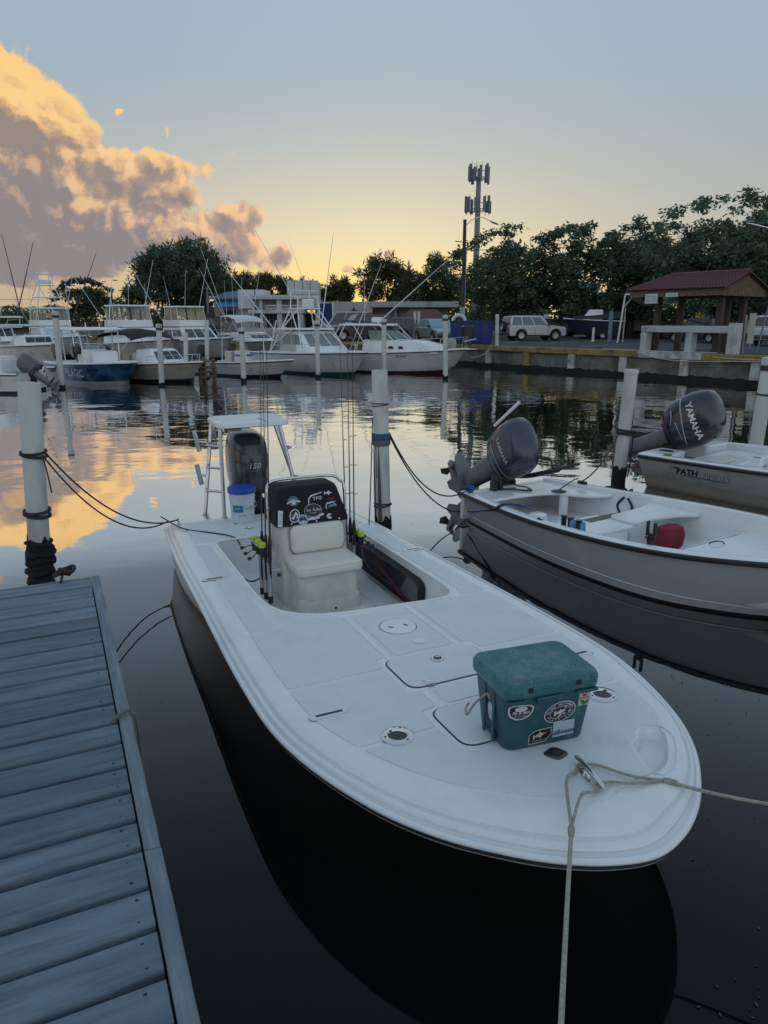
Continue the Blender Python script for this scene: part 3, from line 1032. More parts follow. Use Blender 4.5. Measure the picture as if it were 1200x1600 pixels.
m.fill([[(5.44 + (x - 5.44) * .84, .50 + (y - .50) * .84) for x, y in RECr]], lambda x, y: zd(x) - .055)
obj('anchor_recess', m, gel, skiff)


# raised non-skid panels: each its own slab
def inner(x, side, ins=.205):
    r = [Vector((p[0], p[1], 0)) for p in ring(ins, 0)]
    pts = r[:NO // 2 + 1] if side < 0 else r[NO // 2:][::-1]
    for a, b in zip(pts[:-1], pts[1:]):
        if a.x <= x <= b.x and b.x > a.x:
            return a.lerp(b, (x - a.x) / (b.x - a.x)).y
    return 0.0


def slab(name, poly, h=.007, mat=None, r=.03, z0=-.004, parent=skiff, holes=(), bevel=.003):
    pl = rpoly(poly, r) if r else poly
    mm = MB()
    n = len(pl)
    if holes:
        mm.fill([pl] + list(holes), lambda x, y: zd(x) + h)
        for lp in [pl] + list(holes):
            k = len(lp)
            mm.add([(x, y, zd(x) + z0) for x, y in lp] + [(x, y, zd(x) + h) for x, y in lp], [(i, (i + 1) % k, k + (i + 1) % k, k + i) for i in range(k)])
    else:
        mm.prism(pl, lambda x, y: zd(x) + z0, lambda x, y: zd(x) + h)
    return obj(name, mm, mat or nonskid, parent, bevel=bevel, seg=2)


def xs(a, b, n): return [a + (b - a) * i / n for i in range(n + 1)]


for sgn in (-1, 1):
    e = lambda x, s=sgn: inner(x, s)
    o_ = lambda a, b, n: [(x, e(x)) for x in xs(a, b, n)]
    slab('nonskid_panel', o_(3.235, 4.085, 8) + [(4.085, sgn * .35), (3.96, sgn * .35), (3.96, sgn * .285), (3.235, sgn * .285)])
    slab('nonskid_panel', o_(4.115, 4.80, 8) + [(4.80, sgn * .38), (4.625, sgn * .38), (4.625, sgn * .285), (4.43, sgn * .285), (4.43, sgn * .35), (4.115, sgn * .35)])
    slab('nonskid_panel', [(x, e(x)) for x in xs(2.02, 3.20, 8)] + [(3.20, sgn * .73), (3.10, sgn * .765), (2.9, sgn * .775), (2.02, sgn * .775)])
    slab('nonskid_panel', [(x, e(x)) for x in xs(.93, 1.99, 6)] + [(1.99, sgn * .775), (1.0, sgn * .775)])
    slab('nonskid_panel', [(x, e(x)) for x in xs(.10, .88, 5)] + [(.88, sgn * .36), (.10, sgn * .36)])
slab('nonskid_panel', [(.10, -.335), (.10, .335), (.88, .335), (.88, -.335)])
fr = [(x, inner(x, -1)) for x in xs(4.835, 5.40, 10)]
rg = ring(.205, 0)
k0 = next(k for k, p in enumerate(rg) if p[0] > 5.40); k1 = len(rg) - k0
fr += [(p[0], p[1]) for p in rg[k0:k1]] + [(x, inner(x, 1)) for x in xs(5.40, 4.835, 10)]
fr += [(4.835, .38), (5.06, .38), (5.06, -.38), (4.835, -.38)]
cut = [(5.36, .86), (5.27, .62), (5.33, .50), (5.385, .415), (5.61, .335), (5.70, .38), (5.8, .6)]
slab('nonskid_panel', fr, r=0.012, holes=[rpoly([(5.25, .60), (5.265, .515), (5.32, .485), (5.35, .40), (5.55, .315), (5.625, .36), (5.595, .455), (5.50, .57), (5.40, .655), (5.31, .675)], .02)])
slab('nonskid_panel', [(3.235, -.205), (3.235, .205), (3.96, .205), (3.96, -.205)])
slab('nonskid_panel', [(4.43, -.205), (4.43, .205), (4.615, .205), (4.615, -.205)])
for (x0, x1, w) in ((4.0, 4.39, .31), (4.65, 5.03, .335)):
    slab('hatch_gasket', [(x0 - .009, -w - .009), (x0 - .009, w + .009), (x1 + .009, w + .009), (x1 + .009, -w - .009)], .002, rubber, .09, bevel=0)
    slab('hatch_lid', [(x0, -w), (x0, w), (x1, w), (x1, -w)], .009, nonskid, .085, bevel=.004)
for s in (-1, 1):
    slab('hatch_gasket', [(.295, s * .50), (.295, s * .87), (.795, s * .87), (.795, s * .50)], .0065, rubber, .05, bevel=0)
    slab('hatch_lid', [(.305, s * .51), (.305, s * .86), (.785, s * .86), (.785, s * .51)], .011, nonskid, .045, bevel=.004)
# drain gutters beside the centre panels: twin ridges
for s in (-1, 1):
    for y in (.222, .270):
        m = MB(); m.tube([(x, s * y, zd(x) + .001) for x in xs(3.23, 3.97, 4)], .006, 5); obj('gutter_ridge', m, gel, skiff)
        m = MB(); m.tube([(x, s * y, zd(x) + .001) for x in xs(4.42, 4.63, 2)], .006, 5); obj('gutter_ridge', m, gel, skiff)


def disc(m, x, y, r, h, mat=0, n=28, z0=.004, ry=None):
    m.prism(ell(x, y, r, ry or r, n), lambda a, b: zd(a) + z0, lambda a, b: zd(a) + z0 + h, mat)


m = MB(); disc(m, 3.56, .01, .134, .003, 0); disc(m, 3.56, .01, .126, .006, 1)
for s in (-1, 1):
    m.prism(ell(3.56 + s * .005, .01 + s * .055, .022, .012, 10, .5), lambda a, b: zd(a) + .009, lambda a, b: zd(a) + .0115, 2)
obj('inspection_plate', m, [pm('grey seal', (.12, .12, .12), .6), gel, pm('grey finger pocket', (.2, .21, .21), .6)], skiff, bevel=.001)
m = MB(); disc(m, 3.84, .03, .05, .004, 0); disc(m, 3.84, .03, .036, .007, 1)
obj('deck_drain', m, [steel, gel], skiff)
for (x, y) in ((4.12, .01), (4.76, .01)):
    m = MB(); disc(m, x, y, .040, .008, 0, z0=.008); disc(m, x, y, .026, .010, 1, z0=.0085)
    m.box((x, y, zd(x) + .021), (.012, .03, .004), 0)
    obj('hatch_latch', m, [steel, blackp], skiff, bevel=.0015)
m = MB(); m.box((4.37, -.185, zd(4.37) + .011), (.075, .045, .005)); m.tube([(4.398, -.205, zd(4.4) + .014), (4.398, -.165, zd(4.4) + .014)], .005, 6)
for (a, b) in ((-.02, -.012), (-.02, .012), (.012, 0)): m.lathe([(.004, 0), (.004, .002)], 8, xf=Matrix.Translation((4.37 + a, -.185 + b, zd(4.37) + .0135)))
obj('hinge', m, steel, skiff, bevel=.001)
for (x, y, an) in ((4.445, -.835, .04), (4.445, .835, -.04), (2.0, -.93, 0), (2.0, .93, 0)):
    m = MB()
    l_ = .115 if x > 3 else .10
    m.prism([(x + a * math.cos(an) - b * math.sin(an), y + a * math.sin(an) + b * math.cos(an)) for a, b in rrect(0, 0, .06, l_ * 2, .028)], lambda a, b: zd(a) + .004, lambda a, b: zd(a) + .0095, 0)
    m.prism(rrect(x, y, .022, l_ * 1.35, .008), lambda a, b: zd(a) + .0085, lambda a, b: zd(a) + .0102, 1)
    obj('pull_up_cleat', m, [steel, blackp], skiff, bevel=.001)
for (x, y) in ((4.8, -.60), (4.92, .62), (.60, -.28), (.75, .25)):
    k = 1.0 if x > 3 else .62
    m = MB(); m.lathe([(.045 * k, .002), (.082 * k, .002), (.085 * k, .006), (.075 * k, .012), (.052 * k, .013), (.045 * k, .004), (.043 * k, -.012)], 28, 0, Matrix.Translation((x, y, zd(x) + .004)), caps=False)
    m.lathe([(.046 * k, .0), (.046 * k, .0045)], 24, 1, Matrix.Translation((x, y, zd(x) + .004)))
    for q in range(3): m.lathe([(.006, .011), (.006, .0135)], 8, 1, Matrix.Translation((x + .066 * k * math.cos(q * 2.1 + .4), y + .066 * k * math.sin(q * 2.1 + .4), zd(x) + .004)))
    obj('flush_rod_holder', m, [steel, blackp], skiff)
m = MB()
c = rpoly([(5.215, .045), (5.245, -.045), (5.325, -.005), (5.30, .085)], .03)
cx_, cy_ = 5.272, .02
m.loft([[(x, y, zd(x) + .004) for x, y in c], [(x, y, zd(x) + .012) for x, y in c], [(cx_ + (x - cx_) * .82, cy_ + (y - cy_) * .82, zd(x) + .018) for x, y in c], [(cx_ + (x - cx_) * .3, cy_ + (y - cy_) * .3, zd(x) + .021) for x, y in c]])
obj('bow_light', m, pm('dark chrome lens', (.08, .085, .09), .06, .7, var=.05), skiff, sharp=60)
# bow cleat
cl0, cl1 = Vector((5.37, .06, 0)), Vector((5.60, .02, 0))
m = MB()
zc = zd(5.48)
ca, cb = cl0.copy(), cl1.copy()
mid = (ca + cb) / 2; dr = (cb - ca).normalized()
def cp_(t, z): return (mid.x + dr.x * t, mid.y + dr.y * t, zc + z)
m.tube([cp_(-.125, .034), cp_(-.11, .038), cp_(-.05, .042), cp_(.05, .042), cp_(.11, .038), cp_(.125, .034)], [.005, .011, .014, .014, .011, .005], 10)
for t in (-.035, .035): m.tube([cp_(t, .003), cp_(t, .042)], [.016, .011], 10)
an = math.atan2(dr.y, dr.x)
m.prism(ell(mid.x, mid.y, .07, .026, 18, an), lambda a, b: zd(a) + .004, lambda a, b: zd(a) + .0105)
obj('bow_cleat', m, steel, skiff, sharp=50)
# stern cleats
for s in (-1, 1):
    m = MB(); x, y = .06, s * .90
    m.tube([(x - .10, y, zd(x) + .036), (x - .05, y, zd(x) + .042), (x + .05, y, zd(x) + .042), (x + .10, y, zd(x) + .036)], [.006, .011, .011, .006], 8)
    for t in (-.03, .03): m.tube([(x + t, y, zd(x)), (x + t, y, zd(x) + .04)], .010, 8)
    obj('stern_cleat', m, steel, skiff)

# ---- console, seat, dash cover, rail
con = None
m = MB()
def crect(x0, x1, y0, y1, z, r): return [(a, b, z) for a, b in rrect((x0 + x1) / 2, (y0 + y1) / 2, x1 - x0, y1 - y0, r, 4)]
m.loft([crect(1.38, 2.34, -.41, .43, SOLE + .002, .12), crect(1.38, 2.34, -.41, .43, SOLE + .02, .12), crect(1.41, 2.29, -.37, .39, SOLE + .028, .1)])
m.loft([crect(1.44, 1.98, -.325, .345, SOLE + .02, .06), crect(1.44, 1.95, -.32, .34, .48, .06), crect(1.44, 1.86, -.315, .335, .55, .06), crect(1.45, 1.83, -.305, .325, .86, .05)])
con = obj('console', m, consolem, skiff, bevel=.006)
m = MB()
m.loft([crect(1.80, 2.255, -.285, .315, SOLE + .022, .07), crect(1.80, 2.24, -.275, .305, .27, .07), crect(1.80, 2.225, -.268, .298, .285, .07), crect(1.80, 2.205, -.258, .288, .49, .06)])
m.tube([(2.236, -.22, .28), (2.236, .25, .28)], .005, 6)
for (x, y, z) in ((2.235, -.18, .25), (2.235, .235, .25), (2.25, .05, .18)):
    m.lathe([(.012, 0), (.012, .004), (.006, .006)], 10, 1, Matrix.Translation((x, y, z)) @ Matrix.Rotation(R(90), 4, 'Y'))
obj('seat_box', m, [consolem, blackp], con, bevel=.005)
m = MB()
m.loft([crect(1.79, 2.25, -.275, .305, .495, .05), crect(1.78, 2.262, -.29, .32, .515, .06), crect(1.78, 2.262, -.29, .32, .56, .06), crect(1.80, 2.245, -.275, .305, .585, .05), crect(1.85, 2.18, -.23, .26, .592, .05)])
obj('seat_cushion', m, cushion, con, sharp=70)
m = MB(); m.tube([(x, y, .572) for x, y in rrect(2.02, .015, .478, .60, .06, 5)], .004, 5, closed=True); obj('piping', m, cushion, con)
m = MB()
bp_ = lambda u, v, d: (1.845 - (v - .72) * .06 + d, u, v)
def brect(w, h, r, d): return [bp_(a, b, d) for a, b in rrect(.035, .72, w, h, r, 5)]
m.loft([brect(.50, .25, .06, .0), brect(.51, .26, .06, .018), brect(.49, .24, .06, .038), brect(.42, .18, .05, .046)])
obj('backrest_cushion', m, cushion, con, sharp=70)
m = MB(); m.tube(brect(.515, .265, .062, .012), .006, 5, closed=True); obj('piping', m, pm('grey piping', (.25, .26, .27), .6), con)
m = MB()
def drect(x0, x1, y0, y1, z): return crect(x0, x1, y0, y1, z, .04)
m.loft([drect(1.42, 1.855, -.335, .345, .845), drect(1.42, 1.852, -.335, .345, .88), drect(1.43, 1.77, -.295, .275, 1.13), drect(1.45, 1.75, -.28, .26, 1.165), drect(1.49, 1.70, -.24, .22, 1.175)])
dash = obj('dash_cover', m, pm('black vinyl cover', (.009, .0095, .011), .6, var=.25, bump=.001, bscale=90, spec=.25), con, sharp=60)
# stickers: flat prints on the sloping front of the cover
p00, p01 = Vector((1.852, 0, .88)), Vector((1.77, 0, 1.13))
upv = (p01 - p00).normalized()
dfn0 = plane_fn((1.852, .0, .88), (0, 1, 0), upv, 0)
def dfn(a, b, h=0.0): return dfn0(a, b, h)
white_s = pm('white sticker print', (.62, .64, .66), .4, var=.03)
blue_s = pm('teal blue sticker print', (.10, .24, .30), .4, var=.1)
navy_s = pm('navy sticker print', (.03, .07, .2), .4, var=.1)
red_s = pm('red sticker print', (.45, .05, .06), .4, var=.1)
black_s = pm('black sticker print', (.012, .012, .014), .4, var=.1)


def flat(m, poly, fn, h, mat, t=.0012):
    n = len(poly)
    m.add([fn(a, b, h) for a, b in poly] + [fn(a, b, h + t) for a, b in poly], [tuple(range(n, 2 * n))] + [(i, (i + 1) % n, n + (i + 1) % n, n + i) for i in range(n)], mat)


def lift(fn, h): return lambda a, b: fn(a, b, h)


def at2(fn, cx, cy, rot=0.0):
    c_, s_ = math.cos(rot), math.sin(rot)
    return lambda a, b, h=0.0: fn(cx + a * c_ - b * s_, cy + a * s_ + b * c_, h)


fish = [(-.5, 0), (-.42, .22), (-.36, .05), (-.2, .12), (-.05, .14), (.02, .3), (.1, .16), (.26, .08), (.5, .05), (.27, .0), (.1, -.09), (0, -.22), (-.05, -.1), (-.2, -.07), (-.36, -.02), (-.42, -.2)]
SM = [white_s, blue_s, navy_s, red_s, black_s]
st = []
m = MB(); f = at2(dfn, -.16, .185)           # round teal badge with a ribbon
flat(m, ell(0, 0, .05, .044, 24), f, .002, 1); flat(m, ell(0, 0, .043, .037, 24), f, .0036, 4); flat(m, ell(0, 0, .037, .031, 24), f, .005, 1)
flat(m, [(-.062, -.012), (-.03, .008), (0, -.006), (.03, .008), (.062, -.004), (.062, -.016), (.03, -.006), (0, -.02), (-.03, -.006), (-.062, -.024)], f, .0066, 0)
flat(m, [(-.012, .006), (0, .02), (.012, .006), (0, .0)], f, .0066, 0); flat(m, ell(0, -.024, .02, .006, 12), f, .0066, 0)
obj('sticker', m, SM, dash, norm=False)
m = MB(); f = at2(dfn, .06, .19, .05)         # TFO with rod swoosh
flat(m, [(-.09, -.045), (-.078, .01), (-.05, .035), (.06, .05), (.055, .042), (-.04, .024), (-.068, .005), (-.082, -.045)], f, .002, 0)
put_text(m, 'TFO', lift(at2(f, .005, -.002), .002), .042, 0, bold=.02, space=1.15)
obj('sticker', m, SM, dash, norm=False)
m = MB(); f = at2(dfn, .175, .225, -.05); flat(m, [(a * .085, b * .09) for a, b in fish], f, .002, 0); obj('sticker', m, SM, dash, norm=False)
m = MB(); f = at2(dfn, .19, .175, .15); put_text(m, 'Loop', lift(f, .002), .03, 3, shear=.3); obj('sticker', m, SM, dash, norm=False)
m = MB(); f = at2(dfn, .185, .12, .08)
flat(m, [(-.055, -.03), (-.05, .0), (-.03, .028), (-.012, .018), (.01, .03), (.03, .02), (.055, .03), (.03, .01), (.01, .016), (-.01, .006), (-.03, .014), (-.042, -.004), (-.046, -.03)], f, .002, 0)
flat(m, [(-.03, -.022), (-.02, -.006), (.01, .0), (.045, .006), (.05, -.012), (.02, -.02)], f, .002, 1); put_text(m, 'b', lift(at2(f, .045, -.012), .0035), .032, 0)
obj('sticker', m, SM, dash, norm=False)
m = MB(); f = at2(dfn, .01, .085)
flat(m, ell(0, 0, .083, .06, 32), f, .002, 0, .0006); flat(m, ell(0, 0, .080, .057, 32), f, .0032, 4, .0006)
put_text(m, 'Sea Tulau', lift(at2(f, 0, .006), .0046), .036, 0, shear=.35); put_text(m, 'CHARTERS', lift(at2(f, 0, -.022), .0046), .013, 0)
obj('sticker', m, SM, dash, norm=False)
m = MB(); f = at2(dfn, -.165, .055, -.35)
flat(m, ell(0, 0, .046, .062, 26), f, .002, 0); flat(m, ell(0, 0, .038, .053, 26), f, .0035, 4, .0006)
flat(m, [(-.026, -.034), (-.006, .012), (.0, .038), (.012, .03), (.026, .02), (.03, -.012), (.02, -.02), (.018, .008), (.008, .014), (.0, -.038), (-.012, -.03)], f, .0045, 0)
obj('sticker', m, SM, dash, norm=False)
m = MB(); f = at2(dfn, -.095, .012)
flat(m, ell(0, 0, .047, .047, 26), f, .0052, 0); flat(m, ell(0, 0, .04, .04, 26), f, .0066, 1, .0006)
flat(m, [(-.036, .0), (-.02, .02), (.0, .014), (.02, .02), (.036, .0), (.018, -.006), (.0, .0), (-.018, -.006)], f, .0078, 4, .0006); flat(m, [(-.03, -.022), (0, -.008), (.03, -.022), (0, -.034)], f, .0078, 0, .0006)
obj('sticker', m, SM, dash, norm=False)
m = MB(); f = at2(dfn, .035, .02, .08)
flat(m, [(-.08, -.016), (-.076, .012), (-.055, .006), (-.04, .014), (-.02, .006), (.01, .022), (.03, .018), (.05, .026), (.082, .022), (.06, .004), (.03, .008), (.03, -.012), (-.02, -.018), (-.05, -.012)], f, .002, 0)
put_text(m, 'MARLIN', lift(f, .0035), .018, 4)
obj('sticker', m, SM, dash, norm=False)
m = MB(); f = at2(dfn, .155, .015); put_text(m, 'C', lift(f, .002), .062, 0, bold=.05); flat(m, [(-.012, -.004), (.012, -.004), (.012, .006), (-.012, .006)], f, .002, 0); obj('sticker', m, SM, dash, norm=False)
m = MB(); sf = plane_fn((1.62, -.337, .862), (1, 0, 0), (0, .15, 1), 0)     # registration card on the side and corner
f = at2(plane_fn((1.853, -.255, .90), (0, 1, 0), upv, 0), 0, 0)
flat(m, [(-.075, -.045), (-.035, -.05), (-.012, .09), (-.055, .10)], f, .002, 0)
for k in range(5): flat(m, [(-.062 + k * .005, -.02 + k * .02), (-.03 + k * .004, -.023 + k * .02), (-.03 + k * .004, -.017 + k * .02), (-.062 + k * .005, -.014 + k * .02)], f, .0035, 1, .0005)
obj('sticker', m, SM, dash, norm=False)
for y in (-.2, .03, .25):
    m = MB(); m.lathe([(.008, 0), (.008, .004), (.004, .006)], 8, 0, Matrix.Translation((1.852, y, .866)) @ Matrix.Rotation(R(90), 4, 'Y')); obj('snap', m, steel, dash)
# grab rail
m = MB()
rp = [(1.62, -.335, .60), (1.62, -.345, 1.08), (1.60, -.335, 1.16), (1.57, -.27, 1.205), (1.56, 0, 1.212), (1.57, .28, 1.205), (1.60, .36, 1.16), (1.63, .39, 1.08), (1.66, .385, .60)]
m.tube(catmull(rp, 5), .0145, 8)
for (y0, y1, z) in ((-.345, -.30, .95), (-.345, -.30, .64), (.385, .33, .64), (.388, .30, .92)): m.tube([(1.63, y0, z), (1.63, y1, z)], .010, 6)
obj('grab_rail', m, steel, con, sharp=60)
# vertical rod tubes on both sides of the console
RODS = [(1.70, -.45, .25), (1.83, -.45, .25), (1.965, -.45, .26), (1.62, .415, .25), (1.70, .42, .25), (1.79, .42, .25)]
for (x, y, z) in RODS:
    m = MB()
    m.lathe([(.0185, 0), (.0215, 0), (.0215, .32), (.0235, .325), (.0185, .325)], 12, 0, Matrix.Translation((x, y, z)), caps=False)
    m.lathe([(.019, -.055), (.0225, -.05), (.0225, .012), (.019, .015)], 12, 1, Matrix.Translation((x, y, z)))
    m.box((x, y + (.05 if y < 0 else -.03), z + .25), (.02, .10 if y < 0 else .05, .02), 0)
    obj('rod_tube', m, [alum, blackp], con)
m = MB(); m.lathe([(.016, 0), (.016, .02), (.012, .028)], 12, 0, Matrix.Translation((1.9, -.335, .43)) @ Matrix.Rotation(R(90), 4, 'X')); obj('knob', m, blackp, con)
# side pocket with dark net on the port cockpit wall
m = MB()
pk = rpoly([(1.26, .40), (1.26, .26), (1.42, .185), (2.42, .175), (2.63, .22), (2.65, .41), (2.56, .45), (1.5, .445)], .06)
m.loft([[(x, .722, z) for x, z in pk], [(1.95 + (x - 1.95) * .985, .655, .315 + (z - .315) * .96) for x, z in pk]], closed=True, caps=False)
obj('net_side', m, pm('dark net gusset', (.02, .02, .022), .8, var=.3), skiff)
m = MB(); n = len(pk)
m.add([(1.95 + (x - 1.95) * .985, .655, .315 + (z - .315) * .96) for x, z in pk], [tuple(range(n))])
obj('storage_net', m, pm('black mesh net', (.02, .02, .024), .7, var=.3, scale=90, trans=.42), skiff, norm=False)
m = MB(); m.add([(x, .727, z) for x, z in pk], [tuple(range(n))]); obj('pocket_lining', m, pm('dark pocket lining', (.07, .072, .08), .6, var=.2), skiff, norm=False)
m = MB(); m.tube([(1.95 + (x - 1.95) * .99, .653, .315 + (z - .315) * .97) for x, z in pk], .007, 5, closed=True); obj('net_cord', m, rubber, skiff)
m = MB(); m.tube(catmull([(3.02, .655, .30), (3.03, .60, .34), (3.06, .57, .40)], 4), .014, 8); m.lathe([(.03, 0), (.03, .01), (.02, .015)], 12, 0, Matrix.Translation((3.02, .68, .30)) @ Matrix.Rotation(R(90), 4, 'X')); obj('grab_hook', m, steel, skiff)

# ---- poling platform
pp = None
m = MB()
PX0, PX1, PY0, PY1, PZ = -.60, .06, -.415, .385, 1.54
m.loft([crect(PX0 + .03, PX1 - .03, PY0 + .03, PY1 - .03, PZ - .07, .07), crect(PX0, PX1, PY0, PY1, PZ - .06, .09), crect(PX0, PX1, PY0, PY1, PZ - .018, .09), crect(PX0 + .02, PX1 - .02, PY0 + .02, PY1 - .02, PZ, .08)])
pp = obj('poling_platform', m, gel, skiff, sharp=60)
m = MB(); m.loft([crect(PX0 + .05, PX1 - .05, PY0 + .05, PY1 - .05, PZ + .0005, .06), crect(PX0 + .053, PX1 - .053, PY0 + .053, PY1 - .053, PZ + .004, .06)]); obj('nonskid_top', m, nonskid, pp)
for (a, b) in (((-.0, -.395, .475), (-.02, -.385, PZ - .07)), ((-.02, .50, .475), (-.12, .31, PZ - .07)), ((-.24, -.56, .47), (-.40, -.40, PZ - .07)), ((-.24, .60, .47), (-.42, .33, PZ - .07))):
    m = MB(); m.bar(a, b, .021, 10)
    m.lathe([(.04, -.004), (.04, .006), (.026, .012), (.024, .03)], 12, 0, Matrix.Translation(a))
    if a[0] < -.1:
        m.box((a[0] + .1, a[1] * .97, a[2] - .03), (.30, .05, .03), 0)
    obj('leg', m, alum, pp)
def L3(a, b, t): return Vector(a).lerp(Vector(b), t)
fa, fb = ((-.0, -.395, .475), (-.02, -.385, PZ - .07)); ra, rb = ((-.24, -.56, .47), (-.40, -.40, PZ - .07))
for t in (.30, .56, .80):
    m = MB(); p, q = L3(fa, fb, t), L3(ra, rb, t)
    md = (p + q) / 2 + Vector((-.03, -.08, -.005))
    m.tube(catmull([p, p.lerp(md, .7), md, q.lerp(md, .7), q], 4), .014, 8)
    obj('ladder_rung', m, alum, pp)
fa2, fb2 = ((-.02, .50, .475), (-.12, .31, PZ - .07)); ra2, rb2 = ((-.24, .60, .47), (-.42, .33, PZ - .07))
for t in (.35, .70):
    m = MB(); p, q = L3(fa2, fb2, t), L3(ra2, rb2, t)
    md = (p + q) / 2 + Vector((-.02, .09, 0))
    m.tube(catmull([p, p.lerp(md, .7), md, q.lerp(md, .7), q], 4), .012, 8)
    obj('ladder_rung', m, alum, pp)
for z in (.90, 1.28):                       # rod holders clamped outside the ladder legs
    m = MB()
    b0 = Vector((-.36, -.555, z - .10)); b1 = Vector((-.36, -.595, z + .13))
    m.tube([b0, b1], .026, 10); m.tube([b1, b1 + (b1 - b0).normalized() * .004], .029, 10)
    m.tube([(-.33, -.47, z), (-.36, -.57, z + .01)], .014, 8)
    obj('rod_holder', m, alum, pp)
m = MB(); m.box((-.08, -.23, PZ - .095), (.07, .18, .03), 0)
for k in range(7): m.box((-.043, -.30 + k * .024, PZ - .095), (.004, .014, .016), 1)
obj('light_bar', m, [blackp, silverl], pp, bevel=.003)


# ---------------------------------------------------------------- outboard motors
def cowl_ring(x0, x1, w, z, k=20, sq=2.6, dz=0.0):
    o = []
    for i in range(k):
        t = 2 * PI * i / k
        c_, s_ = math.cos(t), math.sin(t)
        a = abs(c_) ** (2 / sq) * (1 if c_ > 0 else -1); b = abs(s_) ** (2 / sq) * (1 if s_ > 0 else -1)
        o.append(((x0 + x1) / 2 + a * (x1 - x0) / 2, b * w / 2, z + dz * a))
    return o


def motor(parent, loc, tilt=0.0, scale=1.0, style='big', rz=0.0, detail=True, colour=None):
    """outboard as a part of its boat: x points forward, pivot at the transom top; tilt swings the leg up and aft"""
    T = Matrix.Translation(loc) @ Matrix.Rotation(rz, 4, 'Z') @ Matrix.Scale(scale, 4)
    X = T @ Matrix.Rotation(tilt, 4, 'Y')
    cc_ = colour or cowl
    m = MB()
    m.loft([cowl_ring(-.36, -.10, .20, .10), cowl_ring(-.37, -.13, .16, -.10), cowl_ring(-.37, -.16, .12, -.35), cowl_ring(-.38, -.17, .11, -.50)], xf=X)
    m.loft([cowl_ring(-.62, -.12, .20, -.50, sq=2), cowl_ring(-.62, -.12, .20, -.515, sq=2)], xf=X)
    m.loft([cowl_ring(-.40, -.18, .09, -.51), cowl_ring(-.42, -.20, .07, -.66)], xf=X)
    m.lathe([(.005, 0), (.04, .06), (.055, .16), (.055, .30), (.045, .40)], 12, 0, X @ Matrix.Translation((-.10, 0, -.68)) @ Matrix.Rotation(R(-90), 4, 'Y'))
    m.add([(-.20, .008, -.70), (-.42, .008, -.70), (-.42, .004, -.86), (-.34, .004, -.86), (-.20, -.008, -.70), (-.42, -.008, -.70), (-.42, -.004, -.86), (-.34, -.004, -.86)],
          [(0, 1, 2, 3), (7, 6, 5, 4), (0, 4, 5, 1), (1, 5, 6, 2), (2, 6, 7, 3), (3, 7, 4, 0)], 0, X)
    root = obj('outboard_motor', m, cowlgrey, parent, sharp=45)
    m = MB()
    if style == 'big':
        rings = [cowl_ring(-.56, -.04, .36, .10), cowl_ring(-.60, -.02, .40, .16), cowl_ring(-.64, .0, .43, .24), cowl_ring(-.66, .01, .445, .42), cowl_ring(-.66, -.005, .44, .56), cowl_ring(-.64, -.03, .42, .66), cowl_ring(-.60, -.08, .37, .735, dz=-.02), cowl_ring(-.52, -.15, .28, .775, dz=-.02), cowl_ring(-.42, -.24, .14, .787, dz=-.01)]
    else:
        rings = [cowl_ring(-.46, -.06, .27, .07), cowl_ring(-.50, -.02, .31, .13), cowl_ring(-.53, .01, .335, .24), cowl_ring(-.54, .02, .34, .36), cowl_ring(-.53, -.0, .325, .46), cowl_ring(-.50, -.04, .29, .53, dz=-.02), cowl_ring(-.43, -.10, .21, .57, dz=-.02), cowl_ring(-.34, -.18, .10, .58)]
    m.loft(rings, xf=X)
    obj('cowling', m, cc_, root, sharp=70)
    zt = .20 if style == 'big' else .13
    m = MB(); r0 = rings[1]; m.loft([[(x * 1.004, y * 1.012, z - .012) for x, y, z in r0], [(x * 1.008, y * 1.02, z) for x, y, z in r0], [(x * 1.004, y * 1.012, z + .012) for x, y, z in r0]], caps=False, xf=X)
    obj('cowling_seam', m, blackp if style == 'big' else cowlgrey, root)
    m = MB()
    m.box((-.02, 0, -.06), (.10, .20, .26), xf=T); m.box((.045, .09, -.05), (.035, .035, .24), xf=T); m.box((.045, -.09, -.05), (.035, .035, .24), xf=T)
    m.box((-.10, 0, .03), (.16, .17, .14), xf=X)
    obj('clamp_bracket', m, blackp, root, bevel=.008)
    if detail:
        m = MB()
        for q in range(3):
            a0 = q * 2 * PI / 3
            pr = [(0.03, -.02), (.12, -.055), (.15, .0), (.11, .05), (.03, .02)]
            vs = []
            for (r_, w_) in pr: vs.append((-.52 + w_ * .6, math.cos(a0) * r_ - math.sin(a0) * w_, -.68 + math.sin(a0) * r_ + math.cos(a0) * w_))
            vs += [(p[0] + .008, p[1], p[2]) for p in vs]
            m.add(vs, [(0, 1, 2, 3, 4), (9, 8, 7, 6, 5)] + [(i, (i + 1) % 5, 5 + (i + 1) % 5, 5 + i) for i in range(5)], 0, X)
        m.lathe([(.045, 0), (.04, .1), (.01, .13)], 10, 0, X @ Matrix.Translation((-.48, 0, -.68)) @ Matrix.Rotation(R(-90), 4, 'Y'))
        obj('propeller', m, pm('grey propeller paint', (.2, .2, .2), .35, .4), root)
    return root, X, rings


